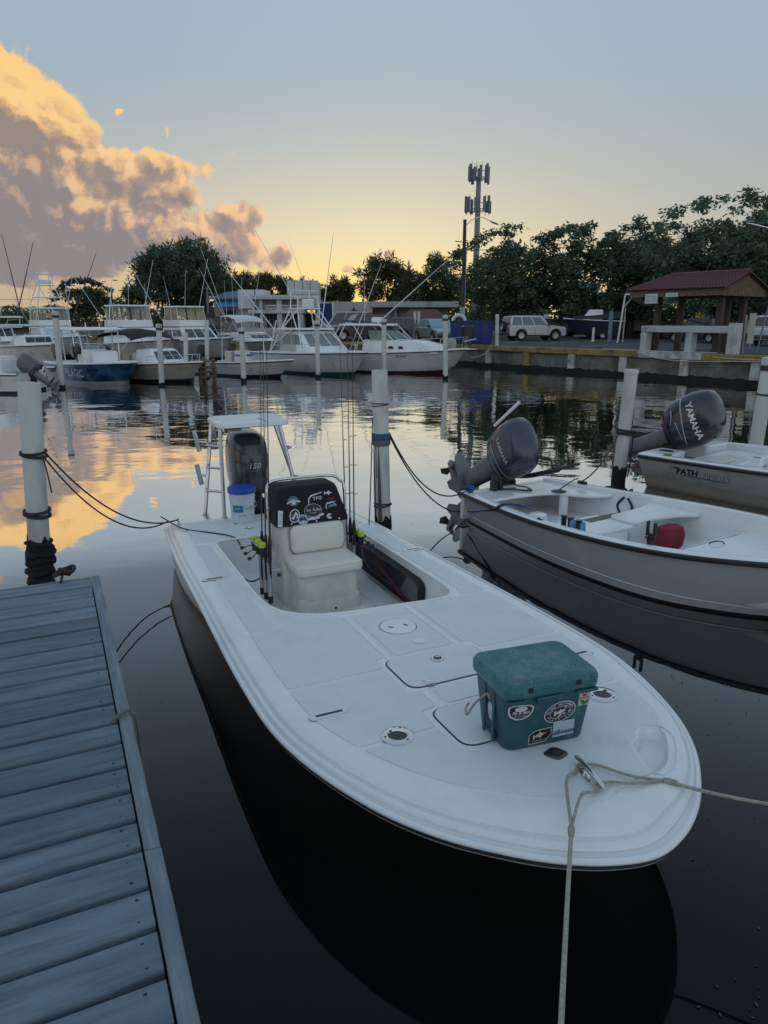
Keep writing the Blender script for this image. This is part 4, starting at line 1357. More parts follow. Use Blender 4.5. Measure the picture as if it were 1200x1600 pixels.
mot, MX, MR = motor(skiff, (-.12, 0, .56), 0.0, 1.02, 'big')
m = MB()                                    # number on the front of the cowling, dark vent over it
put_text(m, '150', lambda a, b: MX @ Vector((.0135 - abs(a) * .12, a, .44 + b)), .085, 0, bold=.02, space=1.1, shear=.2)
put_text(m, 'V MAX SHO', lambda a, b: MX @ Vector((.0135 - abs(a) * .12, a, .385 + b)), .02, 1)
obj('lettering', m, [silverl, pm('dim silver print', (.2, .2, .22), .4)], mot, norm=False)
m = MB()
vr = []
for i in range(14):
    t = PI * i / 13
    vr.append((.155 * math.cos(t), .58 + .085 * math.sin(t)))
vp = [(a, b) for a, b in vr] + [(-.14, .565), (.14, .565)]
m.add([MX @ Vector((.014 - abs(a) * .16 - max(0, b - .555) * .42, a, b)) for a, b in vp], [tuple(range(len(vp)))])
obj('air_vent', m, blackp, mot, norm=False)

# ---------------------------------------------------------------- gear on the skiff
teal = pm('teal cooler plastic', (.018, .085, .105), .42, var=.1, scale=5, dirt=(.09, .20, .20), dscale=5, damt=.15, bump=.0012, bscale=300)


def wet_lid():
    m = bpy.data.materials.new('wet teal lid'); m.use_nodes = True
    nt = m.node_tree; N, L = nt.nodes, nt.links; b = N['Principled BSDF']
    tc = N.new('ShaderNodeTexCoord')
    vo = N.new('ShaderNodeTexVoronoi'); vo.inputs['Scale'].default_value = 150; L.new(tc.outputs['Object'], vo.inputs['Vector'])
    no = N.new('ShaderNodeTexNoise'); no.inputs['Scale'].default_value = 9; no.inputs['Detail'].default_value = 6; no.inputs['Roughness'].default_value = .7; L.new(tc.outputs['Object'], no.inputs['Vector'])
    mr = N.new('ShaderNodeMapRange'); L.new(no.outputs[0], mr.inputs[0]); mr.inputs[1].default_value = .47; mr.inputs[2].default_value = .60
    mr2 = N.new('ShaderNodeMapRange'); L.new(vo.outputs['Distance'], mr2.inputs[0]); mr2.inputs[1].default_value = .15; mr2.inputs[2].default_value = .5; mr2.inputs[3].default_value = 1; mr2.inputs[4].default_value = 0
    mu = N.new('ShaderNodeMath'); mu.operation = 'MULTIPLY'; L.new(mr.outputs[0], mu.inputs[0]); L.new(mr2.outputs[0], mu.inputs[1])
    mx = N.new('ShaderNodeMix'); mx.data_type = 'RGBA'; L.new(mu.outputs[0], mx.inputs[0])
    mx.inputs[6].default_value = (.035, .15, .175, 1); mx.inputs[7].default_value = (.42, .62, .64, 1)
    L.new(mx.outputs[2], b.inputs['Base Color']); b.inputs['Roughness'].default_value = .25
    bp = N.new('ShaderNodeBump'); bp.inputs['Distance'].default_value = .003; L.new(mr2.outputs[0], bp.inputs['Height']); L.new(bp.outputs[0], b.inputs['Normal'])
    return m


cool = thing('cooler', 'teal hard cooler covered in stickers standing on the white foredeck', 'cooler', SW(5.035, .045, zd(5.0) + .008), SKA + R(-6.5))
m = MB()
def cr(w, d, z, r=.045, dx=0): return [(a + dx, b, z) for a, b in rrect(0, 0, d, w, r, 5)]
m.loft([cr(.42, .285, 0, .05), cr(.445, .305, .012, .055), cr(.475, .34, .20), cr(.492, .355, .292)])
body = obj('cooler_body', m, teal, cool, sharp=60)
m = MB()
m.loft([cr(.505, .37, .297), cr(.515, .385, .302), cr(.522, .392, .32), cr(.522, .392, .358), cr(.505, .375, .377, .05), cr(.47, .34, .382, .05), cr(.455, .325, .378, .05), cr(.30, .2, .378, .04)])
lid = obj('cooler_lid', m, wet_lid(), cool, sharp=50)
m = MB()                                    # front latch lip, notches and hinge lugs
m.box((.188, -.02, .283), (.022, .14, .03)); m.box((.190, .185, .29), (.02, .12, .016)); m.box((.190, -.2, .29), (.02, .11, .016))
obj('front_lip', m, teal, cool, bevel=.004)
m = MB()
for y in (-.13, .13): m.box((.197, y, .345), (.006, .026, .026), 0)
m.box((.186, -.225, .285), (.018, .05, .014), 0)
obj('latch_pin', m, blackp, cool, bevel=.002)
for y in (-.2, .2):
    m = MB(); m.box((-.2, y, .325), (.03, .06, .03)); obj('hinge_lug', m, teal, cool, bevel=.006)
m = MB()                                    # wire handle hanging on the side
hz = [(-.03, -.262, .245), (-.035, -.272, .235), (-.06, -.30, .16), (-.10, -.315, .08), (-.12, -.305, .06), (-.145, -.28, .058), (-.16, -.262, .062)]
m.tube(catmull([(.02, -.245, .25), (-.0, -.265, .245), (-.05, -.30, .17), (-.085, -.315, .10), (-.11, -.315, .085), (-.17, -.285, .085), (-.19, -.262, .09)], 4), .006, 8)
m.tube([(.02, -.225, .25), (.02, -.262, .25)], .011, 8)
obj('wire_handle', m, pm('worn tan handle', (.35, .30, .27), .4, .4), cool)
m = MB()
for x in (-.045, .05): m.box((x, -.243, .15), (.022, .012, .27), 0)
obj('side_rib', m, teal, cool, bevel=.004)
m = MB(); m.lathe([(.022, 0), (.022, .014), (.014, .018)], 12, 0, Matrix.Translation((.045, -.228, .045)) @ Matrix.Rotation(R(90), 4, 'X')); obj('drain_plug', m, blackp, cool)
ff = plane_fn((.1495, 0, 0), (0, 1, 0), (.085, 0, 1))
ff2 = lambda a, b, h=0.0: ff(a, b, h + .004 + max(0, .012 - b) * 0)
CM = [white_s, black_s, pm('pale blue sticker print', (.42, .50, .55), .4, var=.05), navy_s, pm('green sticker print', (.05, .2, .06), .5), pm('purple sticker print', (.12, .05, .16), .5, var=.3), pm('pale cream print', (.5, .48, .42), .5), red_s]
m = MB(); f = at2(ff2, -.165, .225, -.06)
sh = [(-.07, .035), (-.04, .042), (0, .04), (.045, .036), (.07, .026), (.068, .0), (.05, -.028), (.015, -.042), (-.02, -.042), (-.055, -.022), (-.07, .005)]
flat(m, sh, f, 0, 0); flat(m, [(a * .86, b * .84) for a, b in sh], f, .0014, 1, .0006)
flat(m, ell(0, .018, .035, .014, 16), f, .0024, 0, .0005); put_text(m, 'Fly & Bait', lift(at2(f, 0, -.001), .0036), .024, 0, shear=.2, bold=.02); put_text(m, 'OUTFITTERS', lift(at2(f, .002, -.022), .0036), .014, 0)
obj('sticker', m, CM, cool, norm=False)
m = MB(); f = at2(ff2, .055, .185, .18)
flat(m, ell(0, 0, .087, .058, 36), f, 0, 0); flat(m, ell(0, 0, .082, .053, 36), f, .0014, 1, .0006)
flat(m, ell(0, 0, .058, .033, 28), f, .0024, 0, .0005); flat(m, ell(0, 0, .055, .030, 28), f, .0032, 1, .0005)
for k, ch in enumerate('ISLAND WATERMEN'):
    a_ = PI * (.93 - .86 * k / 14)
    if ch != ' ': put_text(m, ch, lift(at2(f, .070 * math.cos(a_), .043 * math.sin(a_), a_ - PI / 2), .0026), .018, 0, bold=.015)
for k, ch in enumerate('FLATS LIFE'):
    a_ = PI * (1.1 + .8 * k / 9)
    if ch != ' ': put_text(m, ch, lift(at2(f, .070 * math.cos(a_), .043 * math.sin(a_), a_ + PI / 2), .0026), .016, 0, bold=.015)
for k in range(14):
    u = -.045 + .09 * random.random(); v = (random.random() - .5) * .045
    if (u / .05) ** 2 + (v / .026) ** 2 < 1: flat(m, [(u, v), (u + .012, v + .006), (u + .016, v - .002), (u + .004, v - .006)], f, .0042, 0, .0004)
flat(m, [(a * .07, b * .07) for a, b in fish], f, .0042, 0, .0005)
obj('sticker', m, CM, cool, norm=False)
m = MB(); f = at2(ff2, -.035, .062, .03)
hx = [(-.07, -.015), (-.07, .022), (-.03, .042), (.055, .042), (.055, .0), (.02, -.036), (-.07, -.036)]
flat(m, hx, f, 0, 6); flat(m, [(a * .93 - .0005, .003 + (b - .003) * .88) for a, b in hx], f, .0014, 1, .0006)
flat(m, [(a * .08 - .008, b * .085 + .01) for a, b in fish], at2(f, 0, 0, .15), .0026, 6, .0005); put_text(m, 'BLUEWATER CO', lift(at2(f, -.012, -.02), .0026), .010, 6)
obj('sticker', m, CM, cool, norm=False)
m = MB(); f = at2(ff2, .088, .088, .03)
flat(m, [(-.062, -.045), (.058, -.045), (.058, .04), (-.062, .04)], f, .0008, 2)
put_text(m, 'Stillwater', lift(at2(f, -.002, -.022), .003), .040, 3, bold=.02, space=.92)
for (u, v, s_) in ((-.03, .012, .02), (.008, .008, .012), (.042, .012, .014)): flat(m, [(u - s_ * .5, v), (u, v + s_ * .4), (u + s_ * .5, v + s_ * .1), (u, v + s_ * .1)], f, .002, 6, .0004)
obj('sticker', m, CM, cool, norm=False)
m = MB(); f = at2(ff2, .185, .245, .02)
flat(m, [(-.032, -.047), (.03, -.047), (.033, .046), (-.03, .046)], f, 0, 6)
for (u, v, c_) in ((-.012, .032, 4), (.012, .03, 4), (0, .012, 7), (-.01, -.022, 4), (.014, -.028, 4), (.0, -.036, 4)): flat(m, ell(u, v, .012, .008, 9, u * 40), f, .0014, c_, .0005)
put_text(m, 'HATCH', lift(at2(f, 0, -.004), .0024), .018, 7)
obj('sticker', m, CM, cool, norm=False)
fs = plane_fn((0, -.2135, 0), (1, 0, 0), (0, -.085, 1)); fs2 = lambda a, b, h=0.0: fs(a, b, h + .006)
m = MB(); f = at2(fs2, .0, .145)
flat(m, ell(0, 0, .032, .055, 24), f, 0, 2); flat(m, ell(0, 0, .027, .048, 24), f, .0014, 0, .0005); flat(m, [(-.008, -.02), (0, .025), (.01, -.01), (.004, -.03)], f, .0022, 2, .0005)
obj('sticker', m, CM, cool, norm=False)
m = MB(); f = at2(fs2, -.005, .255); flat(m, [(-.02, -.045), (.016, -.045), (.02, .045), (-.012, .045)], f, 0, 5); flat(m, [(-.012, -.04), (.01, -.04), (.0, -.02)], f, .0014, 6, .0005); obj('sticker', m, CM, cool, norm=False)

bk = thing('bucket', 'white plastic bucket with bright blue rim on the aft deck below the motor', 'bucket', SW(.26, -.25, zd(.3) + .006), 0)
m = MB(); m.lathe([(.10, 0), (.118, .002), (.122, .02), (.135, .30), (.138, .33), (.131, .33), (.128, .31), (.115, .01)], 28, 0, caps=False); m.lathe([(.10, .0), (.10, .004)], 24)
bb = obj('pail', m, pm('white pail plastic', (.62, .65, .68), .4, var=.04), bk)
m = MB(); m.lathe([(.140, .325), (.150, .328), (.152, .372), (.146, .383), (.10, .38), (.05, .379)], 28, 0); obj('lid', m, pm('bright blue lid plastic', (.008, .07, .42), .35, var=.1), bk, sharp=50)
m = MB()
for z in (.255, .285): m.lathe([(.1335 + (z - .255) * .05, z - .006), (.139 + (z - .255) * .05, z), (.1335 + (z - .255) * .05, z + .006)], 28, 0, caps=False)
obj('rib', m, MT['white pail plastic'], bk)
bfn = lambda a, b, h=0.0: Vector(((.1275 + (b) * .043 + h) * math.cos(-1.02 + a / .13), (.1275 + b * .043 + h) * math.sin(-1.02 + a / .13), b))
bf = lambda a, b, h=0.0: bfn(a, b + .17, h)
m = MB()
for i in range(5):
    a0, a1 = -.15 + i * .022, -.15 + (i + 1) * .022
    flat(m, [(a0, -.04), (a1, -.04), (a1, .035), (a0, .035)], bf, .0005, 0, .0005)
put_text(m, 'salt life', lift(at2(bf, .03, .0), .001), .035, 0); put_text(m, 'BAIT', lift(at2(bf, -.095, .0), .0022), .028, 1)
put_text(m, 'live wells', lift(at2(bf, -.05, -.075), .001), .022, 2); put_text(m, '5 gal', lift(at2(bf, .06, -.075), .001), .022, 2)
obj('label', m, [pm('blue label print', (.02, .16, .42), .5), white_s, navy_s], bk, norm=False)
m = MB(); m.tube(catmull([(.02, -.142, .28), (.09, -.155, .24), (.13, -.09, .19), (.145, 0, .17), (.13, .08, .2), (.03, .142, .28)], 4), .003, 5); obj('wire_handle', m, steel, bk)

lime = pm('lime yellow reel spool', (.45, .55, .02), .35, var=.1)
cork = pm('black foam grip', (.018, .018, .019), .7, var=.2)
blank = pm('dark rod blank', (.02, .021, .022), .25, var=.2)
blank2 = pm('olive rod blank', (.07, .085, .03), .3, var=.2)
RL = ['fishing rod with lime spool furthest aft of the trio beside the white console seat', 'middle rod of the three with lime spools beside the bucket', 'fishing rod nearest the bow of the three with lime spools',
      'thin spinning rod next to the console grab rail above the storage net side', 'middle rod of the three standing beside the storage net', 'thick-handled rod with lime spool standing over the dark storage net']
for i, (x, y, z) in enumerate(RODS):
    top = [(1.93, -.43, 2.48), (1.99, -.425, 2.49), (2.07, -.42, 2.48), (1.52, .415, 2.38), (1.66, .43, 2.46), (1.80, .42, 2.50)][i]
    base = SW(x, y, z)
    r = thing('fishing_rod', RL[i], 'fishing rod', base, SKA, 'fishing rods in the console tubes')
    tv = Vector((top[0] - x, top[1] - y, top[2] - z)); L_ = tv.length; tv.normalize()
    sd = -1 if y < 0 else 1
    pts = [tv * (L_ * k / 12) + Vector((0, 0, 0)) for k in range(13)]
    m = MB(); m.tube(pts, [.0085 - .007 * k / 12 for k in range(13)], 6)
    bl = obj('blank', m, blank2 if i == 0 else blank, r)
    for t in (.36, .48, .60, .70, .79, .87, .94, .995):
        m = MB(); p = tv * (L_ * t); o2 = Vector((-.15, sd * 1.0, 0)).normalized()
        rr = .022 * (1 - t * .75)
        cN = p + o2 * (rr + .012)
        m.tube([cN + (o2 * math.cos(a) + Vector((1, .1 * sd, 0)).normalized() * math.sin(a)) * rr for a in [2 * PI * q / 8 for q in range(8)]], .0016, 4, closed=True)
        m.tube([p - Vector((0, 0, .015)), cN - o2 * rr], .0015, 4)
        obj('line_guide', m, blackp, r)
    m = MB(); m.tube([tv * -.03, tv * .3, tv * .36, tv * .50, tv * .56], [.013, .0125, .017, .0165, .009], 10); obj('handle', m, cork, r)
    rz_ = .42 if sd < 0 else .36
    if i in (3,): rz_ = .40
    c = tv * rz_
    o2 = Vector((-.55 if sd < 0 else .35, sd * .85, 0)).normalized()
    if sd < 0: o2 = Vector((-.3, -1, 0)).normalized()
    m = MB()
    m.tube([c - tv * .03, c + o2 * .05], [.010, .012], 8); m.tube([c + o2 * .055 - tv * .035, c + o2 * .06 + tv * .03], [.028, .033], 12)
    m.tube([c + o2 * .06 + tv * .03, c + o2 * .062 + tv * .045], [.036, .036], 12)
    side = tv.cross(o2).normalized()
    rl = obj('reel', m, blackp, r)
    m = MB(); m.tube([c + o2 * .062 + tv * .046, c + o2 * .062 + tv * .05, c + o2 * .063 + tv * .084, c + o2 * .063 + tv * .09], [.024, .031, .031, .026], 14); obj('spool', m, lime if i not in (3,) else silverl, rl)
    m = MB(); hb = c + o2 * .055 - tv * .01
    ho = (Vector((-.3, -1, 0)) if sd < 0 else Vector((.2, .3, 0))).normalized()
    he = hb + ho * (.10) - tv * (.02 * i if sd < 0 else .03) 
    m.tube([hb + side * .03, hb + ho * .05 + tv * .02, he], .0045, 6); m.lathe([(.004, 0), (.015, .006), (.017, .02), (.012, .034), (.004, .037)], 10, 0, Matrix.Translation(he) @ ho.to_track_quat('Z', 'Y').to_matrix().to_4x4())
    obj('crank_handle', m, blackp, rl)
    m = MB(); m.tube([c + o2 * .06 + tv * .05 + side * .04, c + o2 * .115 + tv * .065, c + o2 * .06 + tv * .05 - side * .04], .0018, 4); obj('bail', m, steel, rl)

fl = thing('throw_float', 'dark red float with pink handle stowed behind the black side net', 'float', SW(1.9, .695, .26), SKA)
m = MB(); m.lathe([(.01, -.09), (.06, -.085), (.085, -.04), (.09, .02), (.08, .075), (.05, .10), (.01, .105)], 14, 0, Matrix.Translation((-.12, 0, .06)) @ Matrix.Rotation(R(70), 4, 'Y') @ Matrix.Diagonal((1, .30, 1, 1)))
obj('float_body', m, pm('dark red float fabric', (.42, .03, .05), .6, var=.25), fl)
m = MB(); m.tube([(-.05, -.012, .05), (.12, -.015, .0), (.36, -.015, -.055)], [.012, .016, .02], 8); obj('handle', m, pm('pink red handle', (.62, .04, .10), .45, var=.1), fl)
m = MB(); m.tube([(-.08, -.012, .06), (-.02, -.013, .04)], .016, 8); obj('collar', m, pm('straw yellow collar', (.5, .38, .12), .6), fl)


def rope(name, label, pts, r, mat, group=None, n=5, cat='rope'):
    m = MB(); m.tube(catmull(pts, n), r, 6)
    o = obj(name, m, mat); return tag(o, label, cat, group)


RG = 'mooring lines'
c0, c1 = SW(5.40, .055, .60), SW(5.585, .025, .60)
jn = W(893, 1292, .66)
end = W(873, 1680, .86)
m = MB()
m.tube(catmull([SW(5.40, .06, .60), SW(5.44, .0, .592), SW(5.52, -.12, .63), jn], 6), .0075, 6)
m.tube(catmull([SW(5.575, .03, .60), SW(5.60, -.03, .60), SW(5.63, -.13, .635), jn], 6), .0075, 6)
m.tube([jn + Vector((0, 0, .0)), jn.lerp(end, .02), jn.lerp(end, .06)], [.013, .015, .011], 8)
m.tube([jn.lerp(end, t) - Vector((0, 0, .05 * 4 * t * (1 - t))) for t in [k / 20 for k in range(21)]], .0085, 7)
o = obj('mooring_line', m, ropeg); tag(o, 'tan braided mooring line with eye splice hanging from the bow cleat towards the viewer', 'rope', RG)
jr = W(1036, 1219, .585)
er = W(1290, 1268, .62)
m = MB()
m.tube(catmull([SW(5.42, .02, .605), SW(5.44, .11, .597), W(985, 1212, .60), jr], 6), .0075, 6)
m.tube(catmull([SW(5.56, .0, .605), SW(5.575, .09, .597), W(985, 1224, .60), jr], 6), .0075, 6)
m.tube([jr, jr.lerp(er, .04), jr.lerp(er, .10)], [.014, .015, .011], 8)
m.tube([jr.lerp(er, t) - Vector((0, 0, .02 * 4 * t * (1 - t))) for t in [k / 14 for k in range(15)]], .0085, 7)
o = obj('mooring_line', m, ropeg); tag(o, 'tan mooring line running from the bow cleat out over the rounded bow', 'rope', RG)
rope('cockpit_line', 'dark line lying in the cockpit from the aft wall to the rod tubes', [SW(.96, -.60, .30), SW(1.1, -.55, .22), SW(1.35, -.47, .20), SW(1.62, -.42, .33)], .008, roped)
rope('deck_line', 'dark line across the aft deck corner of the skiff', [SW(-.2, -1.05, .52), SW(.3, -.9, zd(.3) + .014), SW(.62, -.66, zd(.6) + .018), SW(.85, -.5, zd(.85) + .014), SW(.93, -.45, .44)], .007, roped)
# ---------------------------------------------------------------- the plank dock (same heading as the skiff)
DZ = .8
wood = pm('weathered grey blue deck board', (.145, .195, .245), .62, var=.42, scale=3.2, bump=.0035, bscale=34, ovar=.20, stretch=(9, 1, 9), dirt=(.07, .09, .12), dscale=1.6, damt=.55, rvar=.12)
wood2 = pm('weathered edge board', (.16, .20, .235), .65, var=.22, scale=3, bump=.002, bscale=30, stretch=(1, 9, 9), dirt=(.30, .30, .26), dscale=3, damt=.3)
wet = pm('dark wet timber', (.035, .035, .032), .6, var=.4, bump=.004)
dE = Vector((-2.077, 4.880, 0))
dock = thing('dock', 'grey weathered plank dock with a raised edge board beside the white skiff', 'dock', (dE.x, dE.y, 0), SKA)
# local: x along the dock towards the viewer, y to the outboard edge (0 = outer edge), boards run across
gaps = [900.6, 914, 929.5, 944.6, 961, 977.6, 998, 1019, 1039.5, 1064, 1093, 1125, 1155, 1191, 1228, 1272, 1318, 1375, 1437, 1507, 1590]
E0 = 4.880
pos = []
for gpx in gaps:
    t = (CAM_H - DZ)
    lo, hi = -1.0, 5.0
    for _ in range(40):
        mid = (lo + hi) / 2
        p = dE + SD_ * mid; p.z = DZ
        f = p.y * math.cos(PITCH) + (CAM_H - DZ) * math.sin(PITCH); u = p.y * math.sin(PITCH) - (CAM_H - DZ) * math.cos(PITCH)
        if 800 - FPX * u / f < gpx: lo = mid
        else: hi = mid
    pos.append(lo)
while pos[-1] < 6.2: pos.append(pos[-1] + .188)
rd = random.Random(4)
nails = MB()
for i, (a, b) in enumerate(zip(pos[:-1], pos[1:])):
    m = MB()
    g = .012
    w = (b - a) / 2 - g
    L_ = 2.6; n = 12; rings = []
    cup = rd.uniform(.002, .005); tw = rd.uniform(-.003, .003); dzb = rd.uniform(-.003, .003)
    for k in range(n + 1):
        y = -.064 - L_ * k / n
        wob = .0015 * math.sin(k * 1.7 + i)
        rings.append([(-w, y, -.036), (-w + .0008 + wob, y, -.006 + tw), (-w + .006 + wob, y, 0 + tw), (-w * .4, y, -cup), (w * .4, y, -cup), (w - .006 + wob, y, -tw), (w - .0008 + wob, y, -.006 - tw), (w, y, -.036)])
    m.loft(rings)
    obj('plank', m, wood, dock, sharp=50, loc=((a + b) / 2, 0, DZ + dzb))
    for s in (-1, 1):
        for y in (-.105, -1.3):
            nails.lathe([(.0055, -.002), (.0055, .0012), (.003, .0018)], 8, 0, Matrix.Translation(((a + b) / 2 + s * w * .62, y - rd.uniform(0, .02), DZ + dzb - cup + .0006)))
o = obj('nails', nails, pm('dark rusty nail', (.02, .018, .017), .6), dock); o['kind'] = 'stuff'
seams = [pos[0] - .012, 1.62, 3.05, 6.2]
for a, b in zip(seams[:-1], seams[1:]):
    m = MB(); n = 10
    rings = []
    for k in range(n + 1):
        x = a + .002 + (b - a - .004) * k / n
        j = .0015 * math.sin(k * 2.3)
        rings.append([(x, -.056, DZ - .19), (x, -.056, DZ + .002), (x, -.051, DZ + .006), (x, -.006, DZ + .006 + j), (x, .0 + j, DZ), (x, .002, DZ - .19)])
    m.loft(rings); obj('edge_board', m, wood2, dock, sharp=40)
m = MB(); m.box((pos[0] - .03, -1.36, DZ - .10), (.035, 2.6, .18)); obj('end_board', m, wood2, dock, bevel=.004)
for y in (-.35, -1.3, -2.3):
    m = MB(); m.box((3.1, y, DZ - .13), (6.1, .08, .18)); obj('joist', m, wet, dock)
for x in (.9, 3.4):
    for y in (-.28, -2.3):
        m = MB(); m.lathe([(.12, -.9), (.12, DZ - .2)], 12, 0, Matrix.Translation((x, y, 0))); obj('support_pile', m, wet, dock)
# old rope turns hooked over the edge board
def DW(x, y, z): return dE + SD_ * x + SN_ * y + Vector((0, 0, z))
m = MB()
e = Vector(W(200, 1117, DZ)); lx = (e - dE).dot(SD_)
m.tube(catmull([DW(lx + .05, -.085, DZ + .004), DW(lx + .02, -.05, DZ + .022), DW(lx - .005, .0, DZ + .020), DW(lx + .02, .022, DZ - .02), DW(lx + .07, .024, DZ - .12), DW(lx + .13, .022, DZ - .24)], 6), .0085, 8)
o = obj('rope_loop', m, pm('grey old rope', (.13, .135, .125), .9, var=.3, scale=60, bump=.002, bscale=160)); tag(o, 'short grey rope end hooked over the dock edge board', 'rope')
m = MB()
lx = (Vector(W(97, 903, DZ)) - dE).dot(SD_); ly = (Vector(W(97, 903, DZ)) - dE).dot(SN_)
for q in range(3):
    m.tube([DW(lx - .03 + .012 * q + .03 * math.cos(a) * 1.3, ly + .02 * q + .05 * math.sin(a), DZ + .024 + .018 * q + .012 * math.cos(a * 2 + q)) for a in [2 * PI * k / 14 for k in range(14)]], .013, 7, closed=True)
m.tube(catmull([DW(lx - .05, ly + .01, DZ + .03), DW(lx + .03, ly, DZ + .016), DW(lx + .12, ly - .01, DZ + .010)], 5), .010, 7)
o = obj('rope_knot', m, roped); tag(o, 'black knotted rope on the far end board of the dock', 'rope')


# ---------------------------------------------------------------- pilings
def pile(label, px_top, px_base, r, grow=.25, collar=False, cap=False, tie=(), ext=0.0, n=18, shell=True, drop=-.9, cut=False):
    g = W(*px_base); d = ray(*px_top); t = g.y / d.y
    top = Vector((d.x * t, g.y, CAM_H + d.z * t))
    ax = top - g; H_ = ax.length; ax.normalize()
    root = thing('mooring_pile', label, 'piling', g, 0, 'mooring pilings')
    q = ax.to_track_quat('Z', 'Y').to_matrix().to_4x4()
    m = MB()
    prof = [(r, drop), (r, H_ - (.012 if not collar else .08))]
    if collar: prof += [(r * 1.06, H_ - .078), (r * 1.10, H_ - .06), (r * 1.10, H_ - .012), (r * 1.04, H_)]
    else: prof += [(r * .97, H_)]
    prof += [(r * .86, H_ - .001), (r * .85, H_ - .04)] if not cap else [(.001, H_ + .0)]
    m.lathe(prof, n, 0, q)
    obj('sleeve', m, pvc, root, sharp=45)
    if cap:
        m = MB(); m.lathe([(r * 1.1, H_ - .10), (r * 1.1, H_ + .03), (r * .6, H_ + .05)], n, 0, q); obj('cap', m, pvc, root, sharp=40)
        m = MB(); m.lathe([(r * 1.14, H_ - .20), (r * 1.16, H_ - .12), (r * 1.1, H_ - .10)], n, 0, q); obj('band', m, rubber, root)
    m = MB(); rings = []
    rr = random.Random(hash(label) % 999)
    for k in range(9):
        z = -.4 + (grow + .4) * k / 8
        rings.append([Vector((math.cos(2 * PI * j / 20), math.sin(2 * PI * j / 20), 0)) * (r * (1.05 + rr.uniform(0, .16) * (1 - .3 * k / 8))) + Vector((0, 0, z + (rr.uniform(-.04, .07) if k == 8 else 0))) for j in range(20)])
    m.loft(rings, 0, True, False, q); obj('growth', m, growth, root)
    for (z, mt, tr) in tie:
        m = MB()
        for w_ in range(2 if tr < .02 else 1):
            m.tube([Vector((math.cos(a) * (r + tr * .8), math.sin(a) * (r + tr * .8), z + tr * 2.1 * w_ + .012 * math.sin(a + w_ * 2))) for a in [2 * PI * k / 20 for k in range(20)]], tr, 6, 0, closed=True, xf=q)
        obj('rope_turn', m, mt, root)
    return root, g, ax


pl0, g0, a0 = pile('thick pale piling at the end of the plank dock with black wrapped foot', (45, 598), (67, 938), .095, .62, tie=((1.42, roped, .014), (.86, roped, .017)))
m = MB()
q = a0.to_track_quat('Z', 'Y').to_matrix().to_4x4()
rw = random.Random(8)
for k in range(13):
    ph_, tl_ = rw.uniform(0, 6), rw.uniform(-.035, .035)
    m.tube([Vector((math.cos(a) * (.106 + .012 * math.sin(2 * a + ph_)), math.sin(a) * (.106 + .012 * math.cos(3 * a + ph_)), -.1 + k * .058 + tl_ * math.sin(a + ph_) + .014 * math.sin(3 * a + k))) for a in [2 * PI * j / 18 for j in range(18)]], rw.uniform(.016, .034), 6, closed=True, xf=q)
m.tube(catmull([Vector((.10, -.02, .66)), Vector((.125, -.03, .5)), Vector((.13, -.02, .2)), Vector((.12, -.05, .0))], 4), .014, 6, xf=q)
obj('rope_wrap', m, pm('black fouled rope', (.012, .012, .012), .9, var=.5, scale=40, bump=.01, bscale=70), pl0)
pl1, g1, a1 = pile('piling with blue strap and algae streak standing between the two skiffs', (593, 578), (599, 828), .098, .16, tie=((1.60, roped, .006), (.33, roped, .011)))
m = MB(); q1 = a1.to_track_quat('Z', 'Y').to_matrix().to_4x4()
m.lathe([(.1, 1.18), (.116, 1.185), (.118, 1.25), (.1, 1.255)], 20, 0, q1); obj('strap', m, pm('faded blue strap', (.06, .12, .22), .8, var=.25), pl1)
m = MB(); m.lathe([(.1, 1.10), (.114, 1.11), (.118, 1.17), (.1, 1.18)], 20, 0, q1); obj('strap', m, pm('grey weathered strap', (.14, .15, .15), .8, var=.3), pl1)
m = MB()
for (a, z0, z1, w) in ((-1.2, .2, 1.12, .03), (-.35, .15, 1.1, .05), (-.75, .7, 1.1, .012)):
    m.tube([Vector((math.cos(a) * .101, math.sin(a) * .101, z0)), Vector((math.cos(a) * .102, math.sin(a) * .102, (z0 + z1) / 2)), Vector((math.cos(a) * .1, math.sin(a) * .1, z1))], [w * .5, w * .4, .004], 6, xf=q1)
obj('algae_streak', m, pm('grey green algae', (.10, .10, .085), .9, var=.4, bump=.004), pl1)
pl2, g2, a2 = pile('piling with ribbed pipe top rising behind the open white dinghy', (987, 577), (966, 752), .105, .22, collar=True, tie=((.86, roped, .02), (.80, roped, .016)))
m = MB(); q2 = a2.to_track_quat('Z', 'Y').to_matrix().to_4x4()
m.tube(catmull([Vector((-.03, -.13, .85)), Vector((-.07, -.14, .5)), Vector((-.12, -.10, .1))], 4), .012, 6, xf=q2); m.tube(catmull([Vector((.11, -.08, .85)), Vector((.12, -.10, .4)), Vector((.10, -.12, .05))], 4), .02, 6, xf=q2)
obj('hanging_line', m, roped, pl2)
pile('piling with slanting shaft at the edge of the view behind the tilted big motor', (1203, 562), (1177, 720), .125, .2, cap=True, tie=((1.25, roped, .012),))
FP = [('far piling with dark cap band beside the blue wrapped boat', (86, 488), (97, 607), .115, True), ('far piling in front of the cream boat with the black canopy', (248, 508), (253, 603), .11, True),
      ('far piling in front of the small motor skiff', (377, 514), (381, 597), .11, True), ('far piling in front of the tower boat', (495, 503), (497, 590), .11, True),
      ('far piling in front of the cabin boat behind the blue strap piling', (600, 500), (600, 588), .115, True), ('far piling between cabin boat and blue dumpster', (696, 494), (696, 592), .115, True), ('slim white far piling in front of the silver off-roader', (777, 491), (776, 574), .10, False)]
for (lb, t, b_, r, c_) in FP: pile(lb, t, b_, r, .14, cap=c_, n=14)
pile('thin far piling beside the round bush and the canvas top boat', (323, 500), (324, 590), .10, .1, n=10)
